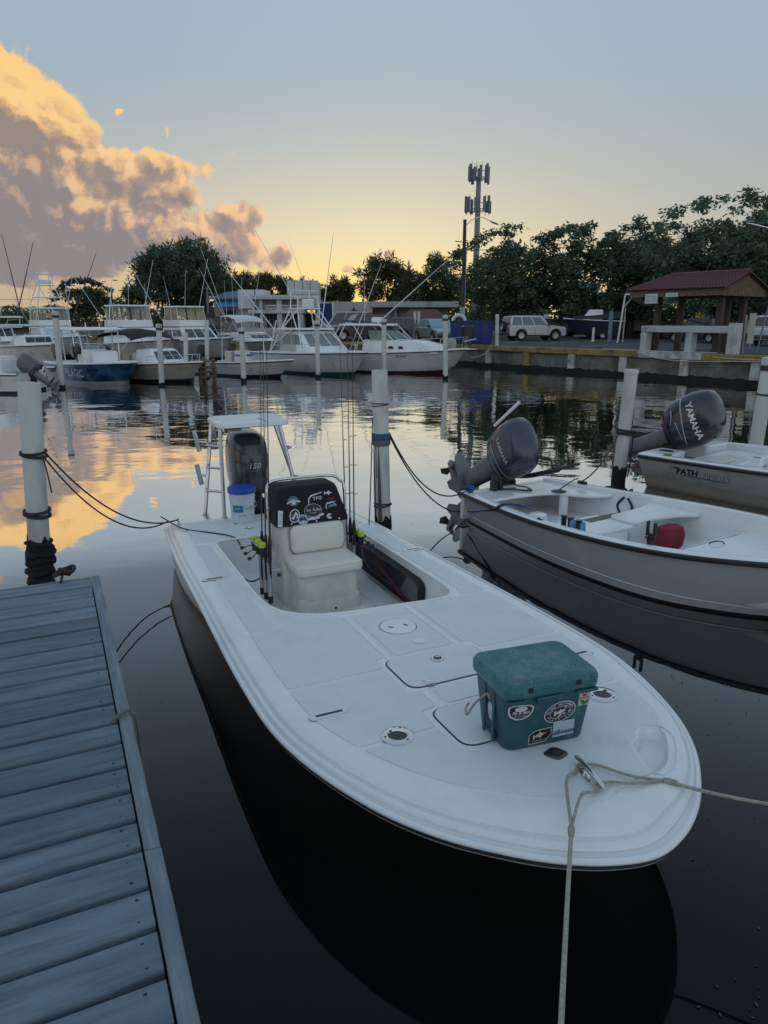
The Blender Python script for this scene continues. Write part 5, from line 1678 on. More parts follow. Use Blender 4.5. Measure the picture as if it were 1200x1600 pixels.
pile('thin far piling behind the cream boat at its windscreen', (290, 520), (291, 596), .10, .1, n=10)
# mooring lines between piles and boats
sc0 = SW(.05, -.90, .53)
lw = g0 + a0 * 1.44
for i, (dr, off, e) in enumerate(((.26, Vector((.09, .03, 0)), sc0), (.30, Vector((.095, -.03, -.02)), SW(-.1, -1.0, .48)))):
    rope('mooring_line', ['dark mooring line from the dock-end piling to the stern cleat of the skiff', 'lower dark mooring line from the dock-end piling to the skiff corner'][i], sag(lw + off, e, dr, 10), .008, roped, RG, 2)
rope('rope_tail', 'short loose rope tail hanging from the dock-end piling tie', [lw + Vector((.1, -.05, -.02)), lw + Vector((.13, -.06, -.15)), lw + Vector((.15, -.06, -.36))], .007, roped)
rope('mooring_line', 'thin dark line dropping from the blue strap piling to the skiff console side', sag(g1 + a1 * 1.45 + Vector((-.1, -.05, 0)), SW(1.0, .92, .5), .12, 10) , .007, roped, RG, 2)


# ---------------------------------------------------------------- open white dinghy
DA = math.atan2(-.848, .53)
dD, dN = Vector((math.cos(DA), math.sin(DA), 0)), Vector((-math.sin(DA), math.cos(DA), 0))
dO = Vector((1.67, 9.5, 0))
def GW(x, y, z=0.0): return dO + dD * x + dN * y + Vector((0, 0, z))
din = thing('dinghy', 'open white dinghy with black rub rail and tilted tiller motor', 'boat', dO, DA)
dhalf = [(0, .80), (.8, .95), (1.6, 1.07), (2.4, 1.11), (3.0, 1.06), (3.5, .93), (4.0, .68), (4.35, .42), (4.58, .17), (4.64, 0)]
dl = [(p.x, p.y) for p in catmull([(a, b, 0) for a, b in dhalf], 4)]
DOUT = [(x, -y) for x, y in dl] + [(x, y) for x, y in dl[::-1][1:]]
DN_ = len(DOUT)
def dzs(x): return .43 + .012 * x + .008 * x * x
def dring(ins, dz, zabs=None, tuck=0.0):
    o = []
    for k, (x, y) in enumerate(DOUT):
        a, b = DOUT[max(k - 1, 0)], DOUT[min(k + 1, DN_ - 1)]
        t = Vector((b[0] - a[0], b[1] - a[1], 0)).normalized(); n_ = Vector((-t.y, t.x, 0))
        p = Vector((x, y, 0)) + n_ * ins
        if tuck: p.x -= tuck * max(0, x - 3) / 1.64
        o.append((max(p.x, 0), p.y, (dzs(x) + dz) if zabs is None else zabs))
    return o
m = MB()
m.loft([dring(.02, -.03), dring(.06, -.16), dring(.13, 0, .12, .2), dring(.15, 0, .02, .28)], closed=True, caps=False)
obj('hull', m, pm('satin white hull', (.47, .485, .50), .38, var=.03, dirt=(.54, .54, .52), damt=.2), din, sharp=50)
m = MB(); m.loft([dring(.148, 0, .06, .26), dring(.142, 0, .085, .25), dring(.152, 0, .0, .285), dring(.19, 0, -.08, .35), dring(.6, 0, -.14, .5)], closed=True, caps=False); obj('bottom_paint', m, pm('black bottom paint', (.012, .012, .013), .6), din)
m = MB(); m.loft([dring(.135, 0, .098, .22), dring(.128, 0, .104, .21), dring(.130, 0, .112, .2)], closed=False, caps=False); obj('spray_rail', m, hullw, din)
m = MB(); m.loft([dring(.02, -.055), dring(-.004, -.05), dring(-.008, -.028), dring(-.002, -.008), dring(.014, -.002)], closed=False, caps=False); obj('rub_rail', m, rubber, din)
def dcap(w): return dring(w, 0)
m = MB(); m.loft([dring(.012, -.003), dring(.02, .004), dring(.10, .012), dring(.125, .006), dring(.13, -.006), dring(.13, -.12)], closed=False, caps=False); obj('gunwale', m, gel, din, sharp=45)
FL = .10
m = MB(); m.loft([dring(.128, -.06), dring(.16, -.2), dring(.19, 0, FL + .03), dring(.23, 0, FL)], closed=True, caps=False)
lp = [(p[0], p[1]) for p in dring(.225, 0, FL)]
lp[0] = (.08, lp[0][1]); lp[-1] = (.08, lp[-1][1])
m.fill([lp], lambda x, y: FL)
obj('inner_liner', m, gel, din, sharp=60)
m = MB(); m.box((.03, 0, .24), (.06, 1.56, .36)); obj('transom', m, gel, din, bevel=.01)
def din_in(x, s, ins=.125):
    r_ = dring(ins, 0); pts = r_[:DN_ // 2 + 1] if s < 0 else r_[DN_ // 2:][::-1]
    for a, b in zip(pts[:-1], pts[1:]):
        if a[0] <= x <= b[0] and b[0] > a[0]: return a[1] + (b[1] - a[1]) * (x - a[0]) / (b[0] - a[0])
    return 0
# aft deck with scooped front edge, side shelf along the far side, thwart box, foredeck
zdk = .405
pa = [(.07, din_in(.1, -1)), (.07, din_in(.1, 1)), (.4, din_in(.4, 1)), (.9, din_in(.9, 1)), (1.12, din_in(1.1, 1)), (1.10, din_in(1.1, 1) - .12), (1.0, .58), (.80, .42), (.62, .30), (.54, .05), (.50, -.2), (.50, -.55), (.52, din_in(.5, -1))]
m = MB(); m.prism(rpoly(pa, .06), zdk - .04, zdk); obj('aft_deck', m, gel, din, bevel=.012)
for (x, y) in ((.75, .38), (.50, -.62)):
    m = MB(); m.box((x - .03, y, (FL + zdk - .04) / 2), (.05, .11, zdk - .04 - FL)); obj('deck_leg', m, gel, din)
th = [(1.72, din_in(1.75, -1)), (1.72, -.62), (1.80, .35), (1.72, .75), (1.62, din_in(1.65, 1)), (2.32, din_in(2.3, 1)), (2.20, .8), (2.12, .35), (2.12, -.6), (2.14, din_in(2.1, -1))]
m = MB(); m.prism(rpoly([(1.78, .02), (1.74, .6), (1.62, din_in(1.65, 1) - .01), (2.34, din_in(2.3, 1) - .01), (2.2, .72), (2.14, .3), (2.14, .02)], .06), .365, .405); obj('thwart', m, gel, din, bevel=.01)
m = MB(); m.prism(rpoly([(1.56, din_in(1.6, -1) + .01), (1.60, .02), (2.14, .02), (2.14, din_in(2.1, -1) + .01)], .03), .33, .365); obj('thwart', m, gel, din, bevel=.008)
m = MB(); m.box((1.95, -.48, .235), (.34, .86, .19)); obj('thwart_box', m, gel, din, bevel=.01)
m = MB(); m.prism([(1.66, -.30), (1.66, .30), (1.79, .30), (1.79, -.30)], .367, .369); obj('dark_locker', m, blackp, din)
fd = [(2.95, din_in(2.95, -1)), (2.95, din_in(2.95, 1))] + [(x, din_in(x, 1)) for x in (3.3, 3.7, 4.1)] + [(4.35, 0)] + [(x, din_in(x, -1)) for x in (4.1, 3.7, 3.3)]
m = MB(); m.prism(fd, .30, .37); obj('fore_deck', m, gel, din, bevel=.012)
m = MB(); m.prism([(2.93, -.9), (2.93, .85), (2.955, .85), (2.955, -.9)], .11, .30); obj('locker_front', m, gel, din)
m = MB(); m.prism([(2.98, -.75), (2.98, .7), (2.986, .7), (2.986, -.75)], .3705, .372); obj('hatch_line', m, rubber, din)
m = MB(); m.tube(catmull([(3.02, .1, .373), (3.05, .12, .40), (3.09, .2, .40), (3.10, .24, .373)], 4), .006, 6); obj('hatch_handle', m, blackp, din)
m = MB()                                    # clamp-on rod rest on the near gunwale
bx, by = 3.05, din_in(3.05, -1) + .03
bz = dzs(3.05)
m.box((bx, by, bz + .04), (.05, .05, .1)); m.box((bx, by, bz + .10), (.09, .05, .03))
for s in (-1, 1): m.box((bx + s * .04, by, bz + .165), (.022, .035, .12))
m.tube([(bx - .06, by, bz + .06), (bx + .05, by, bz + .06)], .014, 6)
obj('rod_rest', m, blackp, din, bevel=.006)
for k, x in enumerate((1.96, 2.06, 2.18)):  # black rod tubes inside the near rail
    m = MB(); y = din_in(x, -1) + .06
    m.lathe([(.03, 0), (.03, .26), (.036, .265), (.036, .28), (.026, .28)], 10, 0, Matrix.Translation((x, y, .30)))
    if k < 2: m.box((x + .05, y, .42), (.08, .02, .03))
    obj('rod_tube', m, blackp, din)
m = MB(); m.box((1.70, din_in(1.7, -1) - .05, dzs(1.7) + .012), (.08, .03, .006)); m.box((1.68, din_in(1.7, -1) - .05, dzs(1.7) + .02), (.02, .022, .012)); obj('rail_socket', m, blackp, din)
m = MB(); m.lathe([(.09, 0), (.1, .01), (.1, .10), (.085, .11)], 18, 0, Matrix.Translation((1.38, -.72, .33))); obj('round_lid', m, gel, din)
m = MB(); m.lathe([(.10, 0), (.10, .008), (.05, .02), (.02, .03)], 16, 0, Matrix.Translation((.62, .38, zdk))); m.tube(catmull([(.62, .38, zdk + .02), (.70, .52, zdk + .14), (.72, .62, zdk + .17)], 4), .008, 6); obj('control_base', m, blackp, din)
m = MB(); m.box((.60, din_in(.6, 1) + .05, dzs(.6) + .03), (.14, .05, .04)); obj('stern_cleat', m, blackp, din, bevel=.008)
m = MB(); m.tube(catmull([(1.28, din_in(1.3, 1) - .03, .40), (1.2, din_in(1.3, 1) - .05, .28), (1.32, din_in(1.3, 1) - .06, .16), (1.42, din_in(1.4, 1) - .05, .28), (1.34, din_in(1.3, 1) - .03, .40)], 5), .016, 7); obj('fuel_hose', m, rubber, din)
dm, DMX, DMR = motor(din, (-.04, .0, .39), R(56), 1.36, 'small', 0)
pr2 = pm('grey outboard paint', (.075, .08, .095), .3, var=.08, coat=.3)
for o_ in dm.children:
    if o_.name.startswith('cowling') and not o_.name.startswith('cowling_seam'): o_.data.materials[0] = pm('slate cowling paint', (.036, .041, .062), .22, var=.06, coat=.5)
def cside(rings, X, s, k0=.004):
    def fn(x, z):
        # half-width of the cowling at (x, z)
        for a, b in zip(rings[:-1], rings[1:]):
            za, zb = a[0][2], b[0][2]
            if min(za, zb) <= z <= max(za, zb) or b is rings[-1]:
                t = (z - za) / (zb - za + 1e-9); t = max(0, min(1, t))
                def hwid(r):
                    xs_ = [p[0] for p in r]; ys = max(abs(p[1]) for p in r); c_ = (max(xs_) + min(xs_)) / 2; h_ = (max(xs_) - min(xs_)) / 2
                    u = min(.999, abs((x - c_) / h_)); return ys * (1 - u ** 2.6) ** (1 / 2.6)
                return X @ Vector((x, s * (hwid(a) * (1 - t) + hwid(b) * t + k0), z))
    return fn
m = MB(); f = cside(DMR, DMX, -1)
put_text(m, 'YAMAHA', lambda a, b: f(-.26 + a, .33 + b), .07, 0, bold=.02)
m.add([f(-.50 + .5 * k / 12, .20 + (.01 if j else 0)) for j in (0, 1) for k in range(13)], [(k, k + 1, 14 + k, 13 + k) for k in range(12)], 0)
obj('lettering', m, silverl, dm, norm=False)
m = MB(); m.add([f(-.06 + a, .40 + b) for a, b in rpoly([(-.05, -.012), (.05, -.02), (.055, .012), (-.045, .018)], .01)], [tuple(range(20))]); obj('air_vent', m, blackp, dm, norm=False)
m = MB()                                    # tiller with twist grip and shift lever, pointing into the boat
tl = [(.10, .04, .06), (.34, .12, .10), (.62, .22, .22), (.80, .28, .32)]
m.tube(catmull([(.06, .02, .08), (.25, .16, .10), (.48, .30, .18), (.60, .38, .23)], 4), [.03] * 4 + [.034] * 5 + [.04] * 4, 8, 0, xf=Matrix.Translation((-.02, .02, .47)))
m.tube([(.60, .38, .23), (.63, .40, .245), (.82, .52, .325)], [.028, .022, .018], 8, 0, xf=Matrix.Translation((-.02, .02, .47)))
m.tube(catmull([(.52, .34, .23), (.50, .33, .32), (.47, .31, .36), (.45, .29, .35)], 4), .014, 7, xf=Matrix.Translation((-.02, .02, .47)))
obj('tiller', m, blackp, dm)
m = MB(); m.tube(catmull([(.05, -.14, .44), (.16, -.18, .42), (.24, -.10, .425), (.34, -.02, .42), (.42, .08, .42), (.30, .14, .42)], 5), .010, 6); m.tube(catmull([(.08, .05, .45), (.2, .05, .44), (.3, .12, .43), (.42, .0, .42)], 5), .009, 6); obj('control_cable', m, blackp, dm)
m = MB()
for y in (-.22, -.12): m.box((.12, y - .1, .47), (.10, .06, .14))
obj('transom_pad', m, blackp, din, bevel=.01)
pd = thing('paddle', 'thin white pole lying tilted across the top of the grey tiller motor', 'pole', GW(-.1, .1, 1.0), DA)
PA, PB = WY(772, 666, 9.45), WY(812, 628, 9.5)
iv = pd.matrix_basis.inverted() if False else (Matrix.Translation(GW(-.1, .1, 1.0)) @ Matrix.Rotation(DA, 4, 'Z')).inverted()
m = MB(); m.tube([iv @ PA, iv @ PB], .022, 8); obj('shaft', m, paintw, pd)
m = MB(); m.bar(iv @ WY(796, 663, 9.5), iv @ WY(792, 646, 9.48), .008, 6); obj('bracket', m, blackp, pd)
cu = thing('cushion', 'dark red cushion tucked beneath the dinghy thwart', 'cushion', GW(2.36, .36, FL), DA)
m = MB()
def pil_(z, w, d): return [(a, b, z) for a, b in rrect(0, 0, d, w, .07, 4)]
m.loft([pil_(.0, .26, .16), pil_(.04, .32, .22), pil_(.16, .34, .24), pil_(.25, .30, .2), pil_(.27, .22, .13)]); obj('cover', m, pm('dark red cushion cloth', (.20, .018, .03), .8, var=.25, bump=.004, bscale=30), cu)
for i, (x, dy) in enumerate(((2.07, .0), (2.19, .02))):
    m = MB(); y = din_in(x, -1) + .065 + dy; rr = random.Random(i)
    g_ = [[(x + .045 * math.cos(a) * s + .02 * s, y + .04 * math.sin(a) * s, .56 - h + .01 * math.sin(3 * a)) for a in [2 * PI * k / 10 for k in range(10)]] for h, s in ((0, .5), (.02, .8), (.10, .9), (.17, 1.2), (.2, .9))]
    m.loft(g_); o = obj('rag', m, pm('light blue rag', (.12, .30, .45), .9, var=.2)); o.location = dO; o.rotation_euler = (0, 0, DA)
    tag(o, ['light blue rag draped on the dinghy rod tube nearest the stern', 'light blue rag hung on the dinghy rod tube nearest the red cushion'][i], 'rag', 'blue rags on the dinghy rod tubes')
# lines to the dinghy
pA = g1 + a1 * 1.24
rope('mooring_line', 'dark double line from the blue strap piling to the dinghy stern corner', sag(pA + Vector((.11, -.02, 0)), GW(.18, -.78, .50), .36, 12), .009, roped, RG, 2)
m = MB()
m.tube(catmull(sag(pA + Vector((.11, -.05, -.03)), WY(722, 801, 9.2), .24, 8)[:-1] + [Vector(WY(722, 799, 9.25)), Vector(WY(760, 798, 8.5)), GW(.95, -.99, .44), GW(1.05, -.90, .50), GW(1.18, -.78, .485)], 3), .009, 6)
tag(obj('mooring_line', m, roped), 'dark line dipping from the blue strap piling along the dinghy side', 'rope', RG)
m = MB(); m.tube(catmull([WY(735, 800, 9.0), WY(770, 796, 8.3), GW(.92, -1.0, .43), GW(1.02, -.93, .505), GW(1.16, -.80, .50), GW(1.3, -.78, .48)], 5), .010, 7)
tag(obj('rope', m, ropeb), 'blue rope end led over the dinghy rail', 'rope')
m = MB()
for q in range(4): m.tube([GW(.14 + .05 * math.cos(a), -.74 + .035 * math.sin(a) * (1 + .2 * q), dzs(.1) + .03 + .016 * q + .01 * math.sin(2 * a + q)) for a in [2 * PI * k / 12 for k in range(12)]], .013, 6, closed=True)
tag(obj('rope_knot', m, ropeb), 'bright blue rope knot on the dinghy stern corner', 'rope')
rope('mooring_line', 'dark line from the ribbed top piling down to the far dinghy cleat', sag(g2 + a2 * .82 + Vector((-.1, -.06, 0)), GW(.62, .80, dzs(.6) + .05), .12, 10), .010, roped, RG, 2)

# ---------------------------------------------------------------- second skiff with the big tilted motor
PA_ = R(-50)
pD, pN = Vector((math.cos(PA_), math.sin(PA_), 0)), Vector((-math.sin(PA_), math.cos(PA_), 0))
pO = Vector((4.80, 11.70, 0))
pf = thing('bay_boat', 'white bay boat with dark lettering on its side and big tilted motor', 'boat', pO, PA_)
ph = [(0, 1.06), (1, 1.12), (2, 1.15), (3, 1.13), (4, .98), (4.8, .68), (5.3, .34), (5.5, 0)]
pl_ = [(p.x, p.y) for p in catmull([(a, b, 0) for a, b in ph], 4)]
POUT = [(x, -y) for x, y in pl_] + [(x, y) for x, y in pl_[::-1][1:]]
def pzs(x): return .585 + .012 * x + .004 * x * x
def pring(ins, dz, zabs=None, tuck=0.0):
    o = []; n_ = len(POUT)
    for k, (x, y) in enumerate(POUT):
        a, b = POUT[max(k - 1, 0)], POUT[min(k + 1, n_ - 1)]
        t = Vector((b[0] - a[0], b[1] - a[1], 0)).normalized(); nn_ = Vector((-t.y, t.x, 0)); p = Vector((x, y, 0)) + nn_ * ins
        if tuck: p.x -= tuck * max(0, x - 3.4) / 2
        o.append((max(p.x, 0), p.y, (pzs(x) + dz) if zabs is None else zabs))
    return o
m = MB(); m.loft([pring(.02, -.07), pring(.10, -.24), pring(.20, 0, .22, .3)], closed=True, caps=False); obj('hull', m, pm('off white hull', (.54, .55, .54), .35, var=.05, dirt=(.42, .40, .34), damt=.3), pf, sharp=50)
m = MB(); m.loft([pring(.20, 0, .219, .3), pring(.27, 0, .10, .42), pring(.30, 0, .04, .48), pring(.42, 0, -.06, .6), pring(.8, 0, -.2, .9)], closed=True, caps=False); obj('lower_hull', m, pm('stained cream chine', (.50, .46, .38), .5, var=.08, dirt=(.38, .31, .22), dscale=2, damt=.35), pf, sharp=50)
m = MB(); m.loft([pring(.02, -.075), pring(-.006, -.07), pring(-.01, -.045), pring(.0, -.028), pring(.014, -.024)], closed=False, caps=False); obj('rub_rail', m, rubber, pf)
m = MB(); m.loft([pring(.012, -.026), pring(.006, -.012), pring(.02, .0), pring(.06, .004), pring(.17, .006), pring(.18, .0), pring(.185, -.1)], closed=False, caps=False); obj('gunwale', m, gel, pf, sharp=45)
CF = .34
m = MB(); m.loft([pring(.184, -.05), pring(.21, 0, CF + .02), pring(.24, 0, CF)], closed=True, caps=False); lp = [(p[0], p[1]) for p in pring(.238, 0, CF)]; m.fill([lp], lambda x, y: CF); obj('cockpit_liner', m, gel, pf, sharp=60)
m = MB(); m.prism(rpoly([(.0, -.98), (.0, -.36), (.42, -.36), (.50, -.98)], .05), CF + .02, .60); obj('aft_corner_deck', m, gel, pf, bevel=.02)
m = MB(); m.prism(rpoly([(.0, .36), (.0, .98), (.50, .98), (.42, .36)], .05), CF + .02, .60); obj('aft_corner_deck', m, gel, pf, bevel=.02)
m = MB(); m.prism(rpoly([(.55, -.80), (.55, .85), (1.25, .80), (1.25, -.80)], .08), CF + .01, .50); obj('aft_bench', m, gel, pf, bevel=.02)
m = MB(); m.prism(rpoly([(.62, -.62), (.62, -.05), (1.1, -.05), (1.1, -.62)], .06), .505, .525); obj('hatch_lid', m, pm('cream hatch lid', (.62, .60, .52), .4), pf, bevel=.008)
m = MB(); m.prism([(1.9, .95), (1.9, -.9), (1.96, -.9), (1.96, .95)], CF, .62); obj('bulkhead', m, gel, pf, bevel=.02)
m = MB(); m.box((1.72, -.88, .66), (.16, .11, .16)); obj('rod_box', m, gel, pf, bevel=.015)
m = MB(); m.box((1.72, -.88, .742), (.10, .05, .006)); obj('socket', m, blackp, pf)
m = MB(); m.lathe([(.05, 0), (.05, .01), (.035, .015)], 14, 0, Matrix.Translation((.3, -.62, .60))); m.box((.2, -.62, .606), (.14, .1, .012)); obj('fuel_fill', m, blackp, pf)
m = MB(); m.box((.45, -.98, .605), (.10, .05, .03)); m.tube([(.4, -.98, .62), (.52, -.98, .62)], .012, 6); obj('side_cleat', m, pm('olive rope wrapped cleat', (.14, .17, .05), .7), pf, bevel=.006)
# lettering on the near side: letters sit on the flared side
def pside(x, z):
    r1, r2 = pring(.02, -.07), pring(.10, -.24)
    r3 = pring(.20, 0, .22, .3)
    for ra, rb in ((r1, r2), (r2, r3)):
        for a, b, c_, d_ in zip(ra[:-1], ra[1:], rb[:-1], rb[1:]):
            if a[1] < 0 and a[0] <= x <= b[0] and b[0] > a[0]:
                t = (x - a[0]) / (b[0] - a[0]); pa_ = Vector(a).lerp(Vector(b), t); pb_ = Vector(c_).lerp(Vector(d_), t)
                if pb_.z - .02 <= z: 
                    s_ = (z - pb_.z) / (pa_.z - pb_.z); return pb_.lerp(pa_, s_) + Vector((0, -.004, 0))
                break
    return Vector((x, -1.02, z))
m = MB()
put_text(m, 'PATH', lambda a, b: pside(.80 + a, .40 + b), .138, 0, bold=.03, shear=.25)
put_text(m, 'FINDER', lambda a, b: pside(1.25 + a, .39 + b) + Vector((0, -.003, 0)), .122, 0, bold=.035, shear=.25, space=1.02)
put_text(m, 'FINDER', lambda a, b: pside(1.25 + a, .39 + b) + Vector((-.002, -.008, 0)), .122, 1, bold=.0, shear=.25, space=1.02)
m.add([pside(x, z) for x, z in ((.58, .445), (.70, .445), (.70, .462), (.56, .462))], [(0, 1, 2, 3)], 0)
m.add([pside(x, z) + Vector((0, 0, 0)) for x, z in ((.72, .338), (1.42, .332), (1.42, .340), (.72, .347))], [(0, 1, 2, 3)], 0)
put_text(m, '2200', lambda a, b: pside(1.2 + a, .305 + b), .035, 2, bold=.01)
obj('lettering', m, [darkl, pm('pale grey lettering', (.75, .76, .77), .4), pm('dim grey lettering', (.3, .3, .29), .5)], pf, norm=False)
pm_, PMX, PMR = motor(pf, (.0, 0, .42), R(64), 1.29, 'big', 0)
for o_ in pm_.children:
    if o_.name.startswith('cowling') and not o_.name.startswith('cowling_seam'): o_.data.materials[0] = pm('midnight cowling paint', (.02, .026, .044), .2, var=.06, coat=.5)
m = MB(); f = cside(PMR, PMX, -1)
put_text(m, 'YAMAHA', lambda a, b: f(-.30 + a, .53 + b), .115, 0, bold=.02)
for (x0, x1, z0, z1, h) in ((-.62, -.06, .42, .38, .022), (-.52, -.34, .28, .27, .018)):
    k = 12; m.add([f(x0 + (x1 - x0) * q / k, z0 + (z1 - z0) * (q / k) + (h * (1 - .6 * q / k) if j else 0) - .05 * ((q / k) ** 2)) for j in (0, 1) for q in range(k + 1)], [(q, q + 1, k + 2 + q, k + 1 + q) for q in range(k)], 1)
k = 8; m.add([f(-.36 + .30 * q / k, .30 + .02 * q / k + (.014 * (1 - q / k) if j else 0)) for j in (0, 1) for q in range(k + 1)], [(q, q + 1, k + 2 + q, k + 1 + q) for q in range(k)], 1)
obj('lettering', m, [whitel, pm('pale blue grey stripe', (.38, .46, .54), .35)], pm_, norm=False)
m = MB(); m.add([f(-.10 + a, .64 + b) for a, b in rpoly([(-.07, -.03), (.07, -.05), (.08, .02), (-.06, .03)], .02)], [tuple(range(20))]); obj('air_vent', m, blackp, pm_, norm=False)
rope('mooring_line', 'short olive line looping from the lettered bay boat to the ribbed top piling', [Vector(pO + pD * .45 + pN * -.98 + Vector((0, 0, .62))), WY(1030, 728, 11.2), WY(1010, 734, 11.3), WY(990, 722, 11.45), g2 + a2 * .5 + Vector((.11, -.02, 0))], .011, roped, RG, 5)
# ---------------------------------------------------------------- boats moored along the far side
fishwrap = None


def wrapmat():
    m = bpy.data.materials.new('blue ocean hull wrap'); m.use_nodes = True
    nt = m.node_tree; N, L = nt.nodes, nt.links; b = N['Principled BSDF']; b.inputs['Roughness'].default_value = .25
    tc = N.new('ShaderNodeTexCoord'); w = N.new('ShaderNodeTexNoise'); w.inputs['Scale'].default_value = 1.4; w.inputs['Detail'].default_value = 5; w.inputs['Distortion'].default_value = 1.2
    L.new(tc.outputs['Object'], w.inputs['Vector'])
    r = N.new('ShaderNodeValToRGB'); L.new(w.outputs[0], r.inputs[0])
    e = r.color_ramp.elements; e[0].position = .34; e[0].color = (.012, .035, .085, 1); e[1].position = .68; e[1].color = (.09, .20, .33, 1)
    q = e.new(.5); q.color = (.035, .10, .20, 1)
    L.new(r.outputs[0], b.inputs['Base Color'])
    return m


wrapm = wrapmat()
green_b = pm('green bottom paint', (.01, .075, .06), .6, var=.2)
red_b = pm('dark red bottom paint', (.04, .014, .014), .6, var=.2)
black_b = pm('dark boot stripe', (.014, .015, .018), .5)
beige = pm('beige fibreglass', (.50, .46, .38), .4, var=.06)


def far_boat(name, label, bow_wl, heading, L_, B_, zb, zs, hm, bottom=None, group='boats moored along the far side', cat='boat', stripe=None, rake=.9, deckz=None):
    """bow_wl: world point of the stem at the water; heading: world angle of the bow direction"""
    d = Vector((math.cos(heading), math.sin(heading), 0))
    org = Vector((bow_wl.x, bow_wl.y, 0)) - d * (L_ - rake)
    root = thing(name, label, cat, org, heading, group)
    hf = [(0, .46), (L_ * .15, .49), (L_ * .35, .5), (L_ * .55, .495), (L_ * .7, .44), (L_ * .82, .33), (L_ * .91, .20), (L_ * .97, .085), (L_, 0)]
    pts = [(p.x, p.y * B_) for p in catmull([(a, b, 0) for a, b in hf], 3)]
    O = [(x, -y) for x, y in pts] + [(x, y) for x, y in pts[::-1][1:]]
    zf = lambda x: zs + (zb - zs) * max(0, x / L_) ** 1.7

    def rg(f, z=None, dz=0.0, inn=0.0):     # f 0 at the sheer .. 1 at the keel line: flare pulls in, stem rakes back
        o = []
        for x, y in O:
            u = x / L_
            px_ = x - f * rake * u ** 3 - inn * u ** 4
            yy = y * (1 - f * (.10 + .32 * u ** 2))
            yy = yy - math.copysign(min(abs(yy), inn), yy) if inn else yy
            o.append((px_, yy, (zf(x) + dz) if z is None else z + (.10 * u ** 3 * (zf(x)) if f < 1 else 0)))
        return o
    m = MB(); m.loft([rg(0, dz=-.05), rg(.25, dz=-.22), rg(.62, .30), rg(.9, .10)], closed=True, caps=False); m.loft([rg(.9, .10), rg(1, .02), rg(1.3, -.15), rg(1.9, -.3)], 1, closed=True, caps=False)
    obj('hull', m, [hm, bottom or hm], root, sharp=45)
    m = MB(); m.loft([rg(0, dz=-.075), rg(-.012, dz=-.07), rg(-.015, dz=-.03), rg(0, dz=-.025)], closed=False, caps=False); obj('rub_rail', m, stripe or rubber, root)
    m = MB(); m.loft([rg(0, dz=-.03), rg(0, dz=.02, inn=.02), rg(0, dz=.03, inn=.14), rg(0, dz=.0, inn=.19)], closed=False, caps=False); obj('gunwale', m, gel, root)
    # foredeck and cockpit well
    xd = L_ * .52
    fd = [(x, y) for (x, y, z) in rg(0, dz=0, inn=.17) if x >= xd]
    m = MB(); m.fill([[(x, y) for x, y in fd]], lambda x, y: zf(x) - .01); obj('foredeck', m, gel, root)
    ck = [(x, y, z) for (x, y, z) in rg(0, dz=0, inn=.18) if x <= xd]
    fz = max(.25, zs - .55)
    m = MB(); m.loft([ck, [(max(.04, x), y, fz) for x, y, z in ck]], closed=True, caps=False); m.fill([[(max(.04, x), y) for x, y, z in ck]], lambda x, y: fz); obj('cockpit_well', m, gel, root)
    return root, zf, fz, rg


def frame(m, pairs, r=.022, n=6):
    for a, b in pairs: m.tube([a, b], r, n)


def ttop(root, x0, x1, w, z, base, mat=None, legs=True, name='t_top', lean=.25, thick=.07):
    m = MB(); k = 6
    rings = []
    for zz, s in ((z, .94), (z + .02, 1), (z + thick, .98), (z + thick + .02, .8)):
        rings.append([(a, b, zz - .06 * ((a - (x0 + x1) / 2) / (x1 - x0) * 2) ** 2 - .05 * (2 * b / w) ** 2) for a, b in rrect((x0 + x1) / 2, 0, (x1 - x0) * s, w * s, .22, 3)])
    m.loft(rings); t = obj(name, m, mat or gel, root, sharp=50)
    if legs:
        for s in (-1, 1):
            for (xt, xb) in ((x0 + .2, x0 + .2 - lean), (x1 - .25, x1 - .25 + lean)):
                m = MB(); m.tube([(xb, s * w * .33, base), (xt, s * w * .40, z + .02)], .026, 6); obj('leg', m, alumw, t)
            m = MB(); m.tube([(x0 + .2, s * w * .38, z - .25), (x1 - .25, s * w * .38, z - .15)], .018, 5); obj('cross_bar', m, alumw, t)
    return t


def wheelhouse(root, x0, x1, w0, w1, z0, z1, slope, mat=None, name='cabin', wmat=None, panes=3, side=True):
    """cabin with raked front and panes standing 4 mm proud"""
    m = MB()
    def q(x0_, x1_, w, z): return [(a, b, z) for a, b in rrect((x0_ + x1_) / 2, 0, x1_ - x0_, w, .12, 3)]
    m.loft([q(x0, x1, w0, z0), q(x0 + .02, x1 - slope, w1, z1), q(x0 + .1, x1 - slope - .15, w1 - .2, z1 + .05)])
    c = obj(name, m, mat or gel, root, sharp=40)
    wm = wmat or glassd
    P = lambda u, v: Vector((x1 - slope * v, (w0 + (w1 - w0) * v) / 2 * .86 * u, z0 + (z1 - z0) * v))
    nrm = Vector((z1 - z0, 0, slope)).normalized() * .012
    for k in range(panes):
        a, b = -1 + 2 * k / panes + .04, -1 + 2 * (k + 1) / panes - .04
        m = MB(); m.add([P(a, .3) + nrm, P(b, .3) + nrm, P(b, .9) + nrm, P(a, .9) + nrm], [(0, 1, 2, 3)]); obj('windscreen_pane', m, wm, c, norm=False)
    if side:
        for s in (-1, 1):
            S_ = lambda u, v: Vector((x0 + .15 + (x1 - slope * v - .3 - x0) * u, s * ((w0 + (w1 - w0) * v) / 2 + .012), z0 + (z1 - z0) * v))
            for (a, b) in ((.05, .46), (.52, .95)):
                m = MB(); m.add([S_(a, .38), S_(b, .38), S_(b, .86), S_(a, .86)], [(0, 1, 2, 3)]); obj('side_window', m, wm, c, norm=False)
    return c


